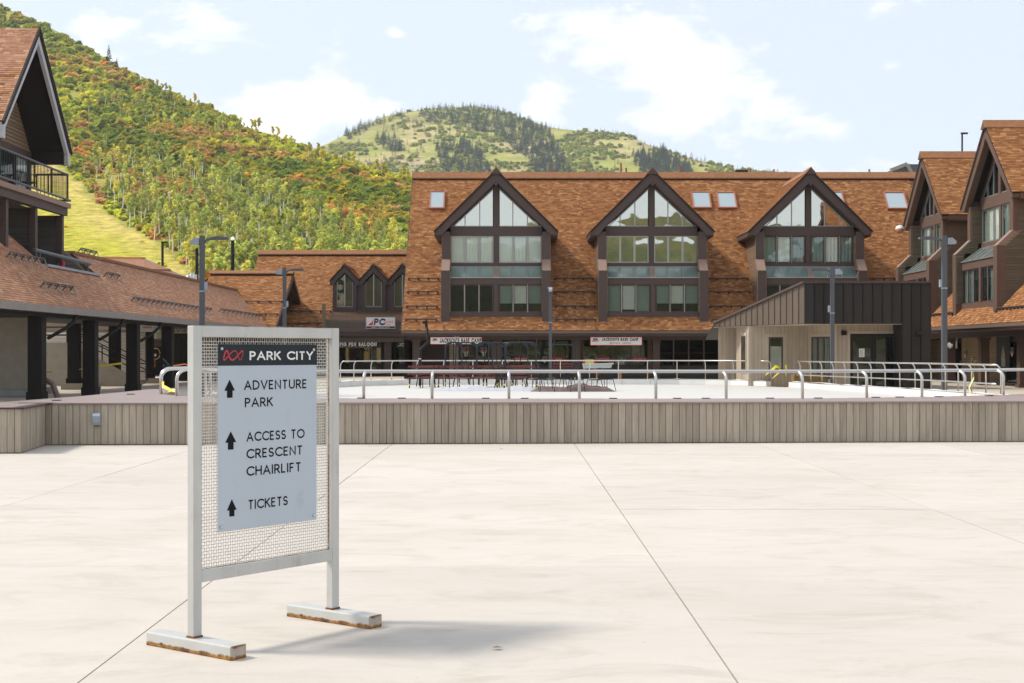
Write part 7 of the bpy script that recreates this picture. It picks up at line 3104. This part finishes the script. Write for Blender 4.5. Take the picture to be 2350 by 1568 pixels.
for px in list(range(780, 960, 7)) + list(range(960, 1260, 6)) + list(range(1260, 1800, 13)):
    q = px + R.uniform(-4, 4)
    p, y = mount_pt(q, .995)
    con.append((p, R.uniform(.5, 1.1) * (.8 if px > 1260 else 1), q, y))
roof_y = lambda px: 402 if px > 945 else 380


def mview(px, y):
    return px > 760 and y < roof_y(px)


con.sort(key=lambda q: (not mview(q[2], q[3]), q[0].length / q[1]))
for i, (p, s, px, y) in enumerate(con[:300]):
    o = bpy.data.objects.new('conifer_tree', CON_ME[i % 4])
    COL.objects.link(o)
    o.location = p - Vector((0, 0, .5))
    o.scale = (s, s, s * R.uniform(.9, 1.2))
    o.rotation_euler = (0, 0, R.random() * 6.28)
    o.color = (*R.choice([(.06, .095, .06), (.075, .11, .065), (.055, .09, .07)]), 1)
    tag(o, con_where(px, y), 'tree', 'conifers on the far mountain')
mass('mountain_conifers', 'massed dark conifers on the far mountain', [(p - Vector((0, 0, .5)), s, R.choice([(.06, .095, .06), (.075, .11, .065)])) for p, s, _, _ in con[300:]], CON_LO, M_need)
ms = []
tries = 0
while len(ms) < 2600 and tries < 20000:
    tries += 1
    px, t = R.uniform(700, 1900), R.random() ** .7
    p, y = mount_pt(px, t)
    if fnoise(p.x, p.y, .02, 12) + R.uniform(-.3, .3) < .02:
        continue
    ms.append((p, R.uniform(1.6, 3.6), R.choice([(.34, .38, .08), (.40, .42, .085), (.28, .34, .07), (.44, .42, .13)])))
mass('mountain_shrubbery', 'low light green scrub on the far mountain', ms, BUSH_LO, M_leaf)
m = MB()
for k in range(110):
    px = R.uniform(850, 1110)
    yy = R.gauss(382, 6) if px < 1000 else R.gauss(395, 5)
    ys = lerp_pts(MSIL, px)
    p, _ = mount_pt(px, (560 - yy) / (560 - ys))
    s = R.uniform(.8, 2.6)
    q = [p + Vector((R.uniform(-1, 1), R.uniform(-1, 1), 0)) * s for _ in range(4)]
    m.add([p + Vector((-s, 0, -1)), p + Vector((s, -.5, -1)), p + Vector((s * .8, 1, s * .7)), p + Vector((-s * .7, .8, s * .9)), p + Vector((0, -s * .5, s * .5))], [(0, 1, 4), (1, 2, 4), (2, 3, 4), (3, 0, 4)])
tag(m.build('mountain_rocks', M_rock), 'pale rock outcrops across the foot of the far mountain', kind='stuff')
# small leafy tree at the end of the hip roof
p = PX(490, 640, 125)
o = bpy.data.objects.new('small_orange_tree', BUSH_ME[2])
COL.objects.link(o)
o.location = p - Vector((0, 0, 1.5))
o.scale = (1.3, 1.3, 2.0)
o.color = (.42, .19, .03, 1)
tag(o, 'small golden orange tree showing beside the tall lamp post', 'tree')

finish_pieces()

# ---------------------------------------------------------------- the hazy mountain air
hz = MB().box(WF, -2420, 2420, -1520, 3020, -1.3, 420).build('haze', None)
hm = bpy.data.materials.new('haze_air')
hm.use_nodes = True
hm.node_tree.nodes.clear()
pv = N(hm.node_tree, 'ShaderNodeVolumePrincipled')
pv.inputs['Color'].default_value = (.93, .96, 1.0, 1)
pv.inputs['Density'].default_value = .00013
pv.inputs['Anisotropy'].default_value = .25
ho = N(hm.node_tree, 'ShaderNodeOutputMaterial')
hm.node_tree.links.new(pv.outputs[0], ho.inputs['Volume'])
hz.data.materials.append(hm)
tag(hz, kind='stuff')
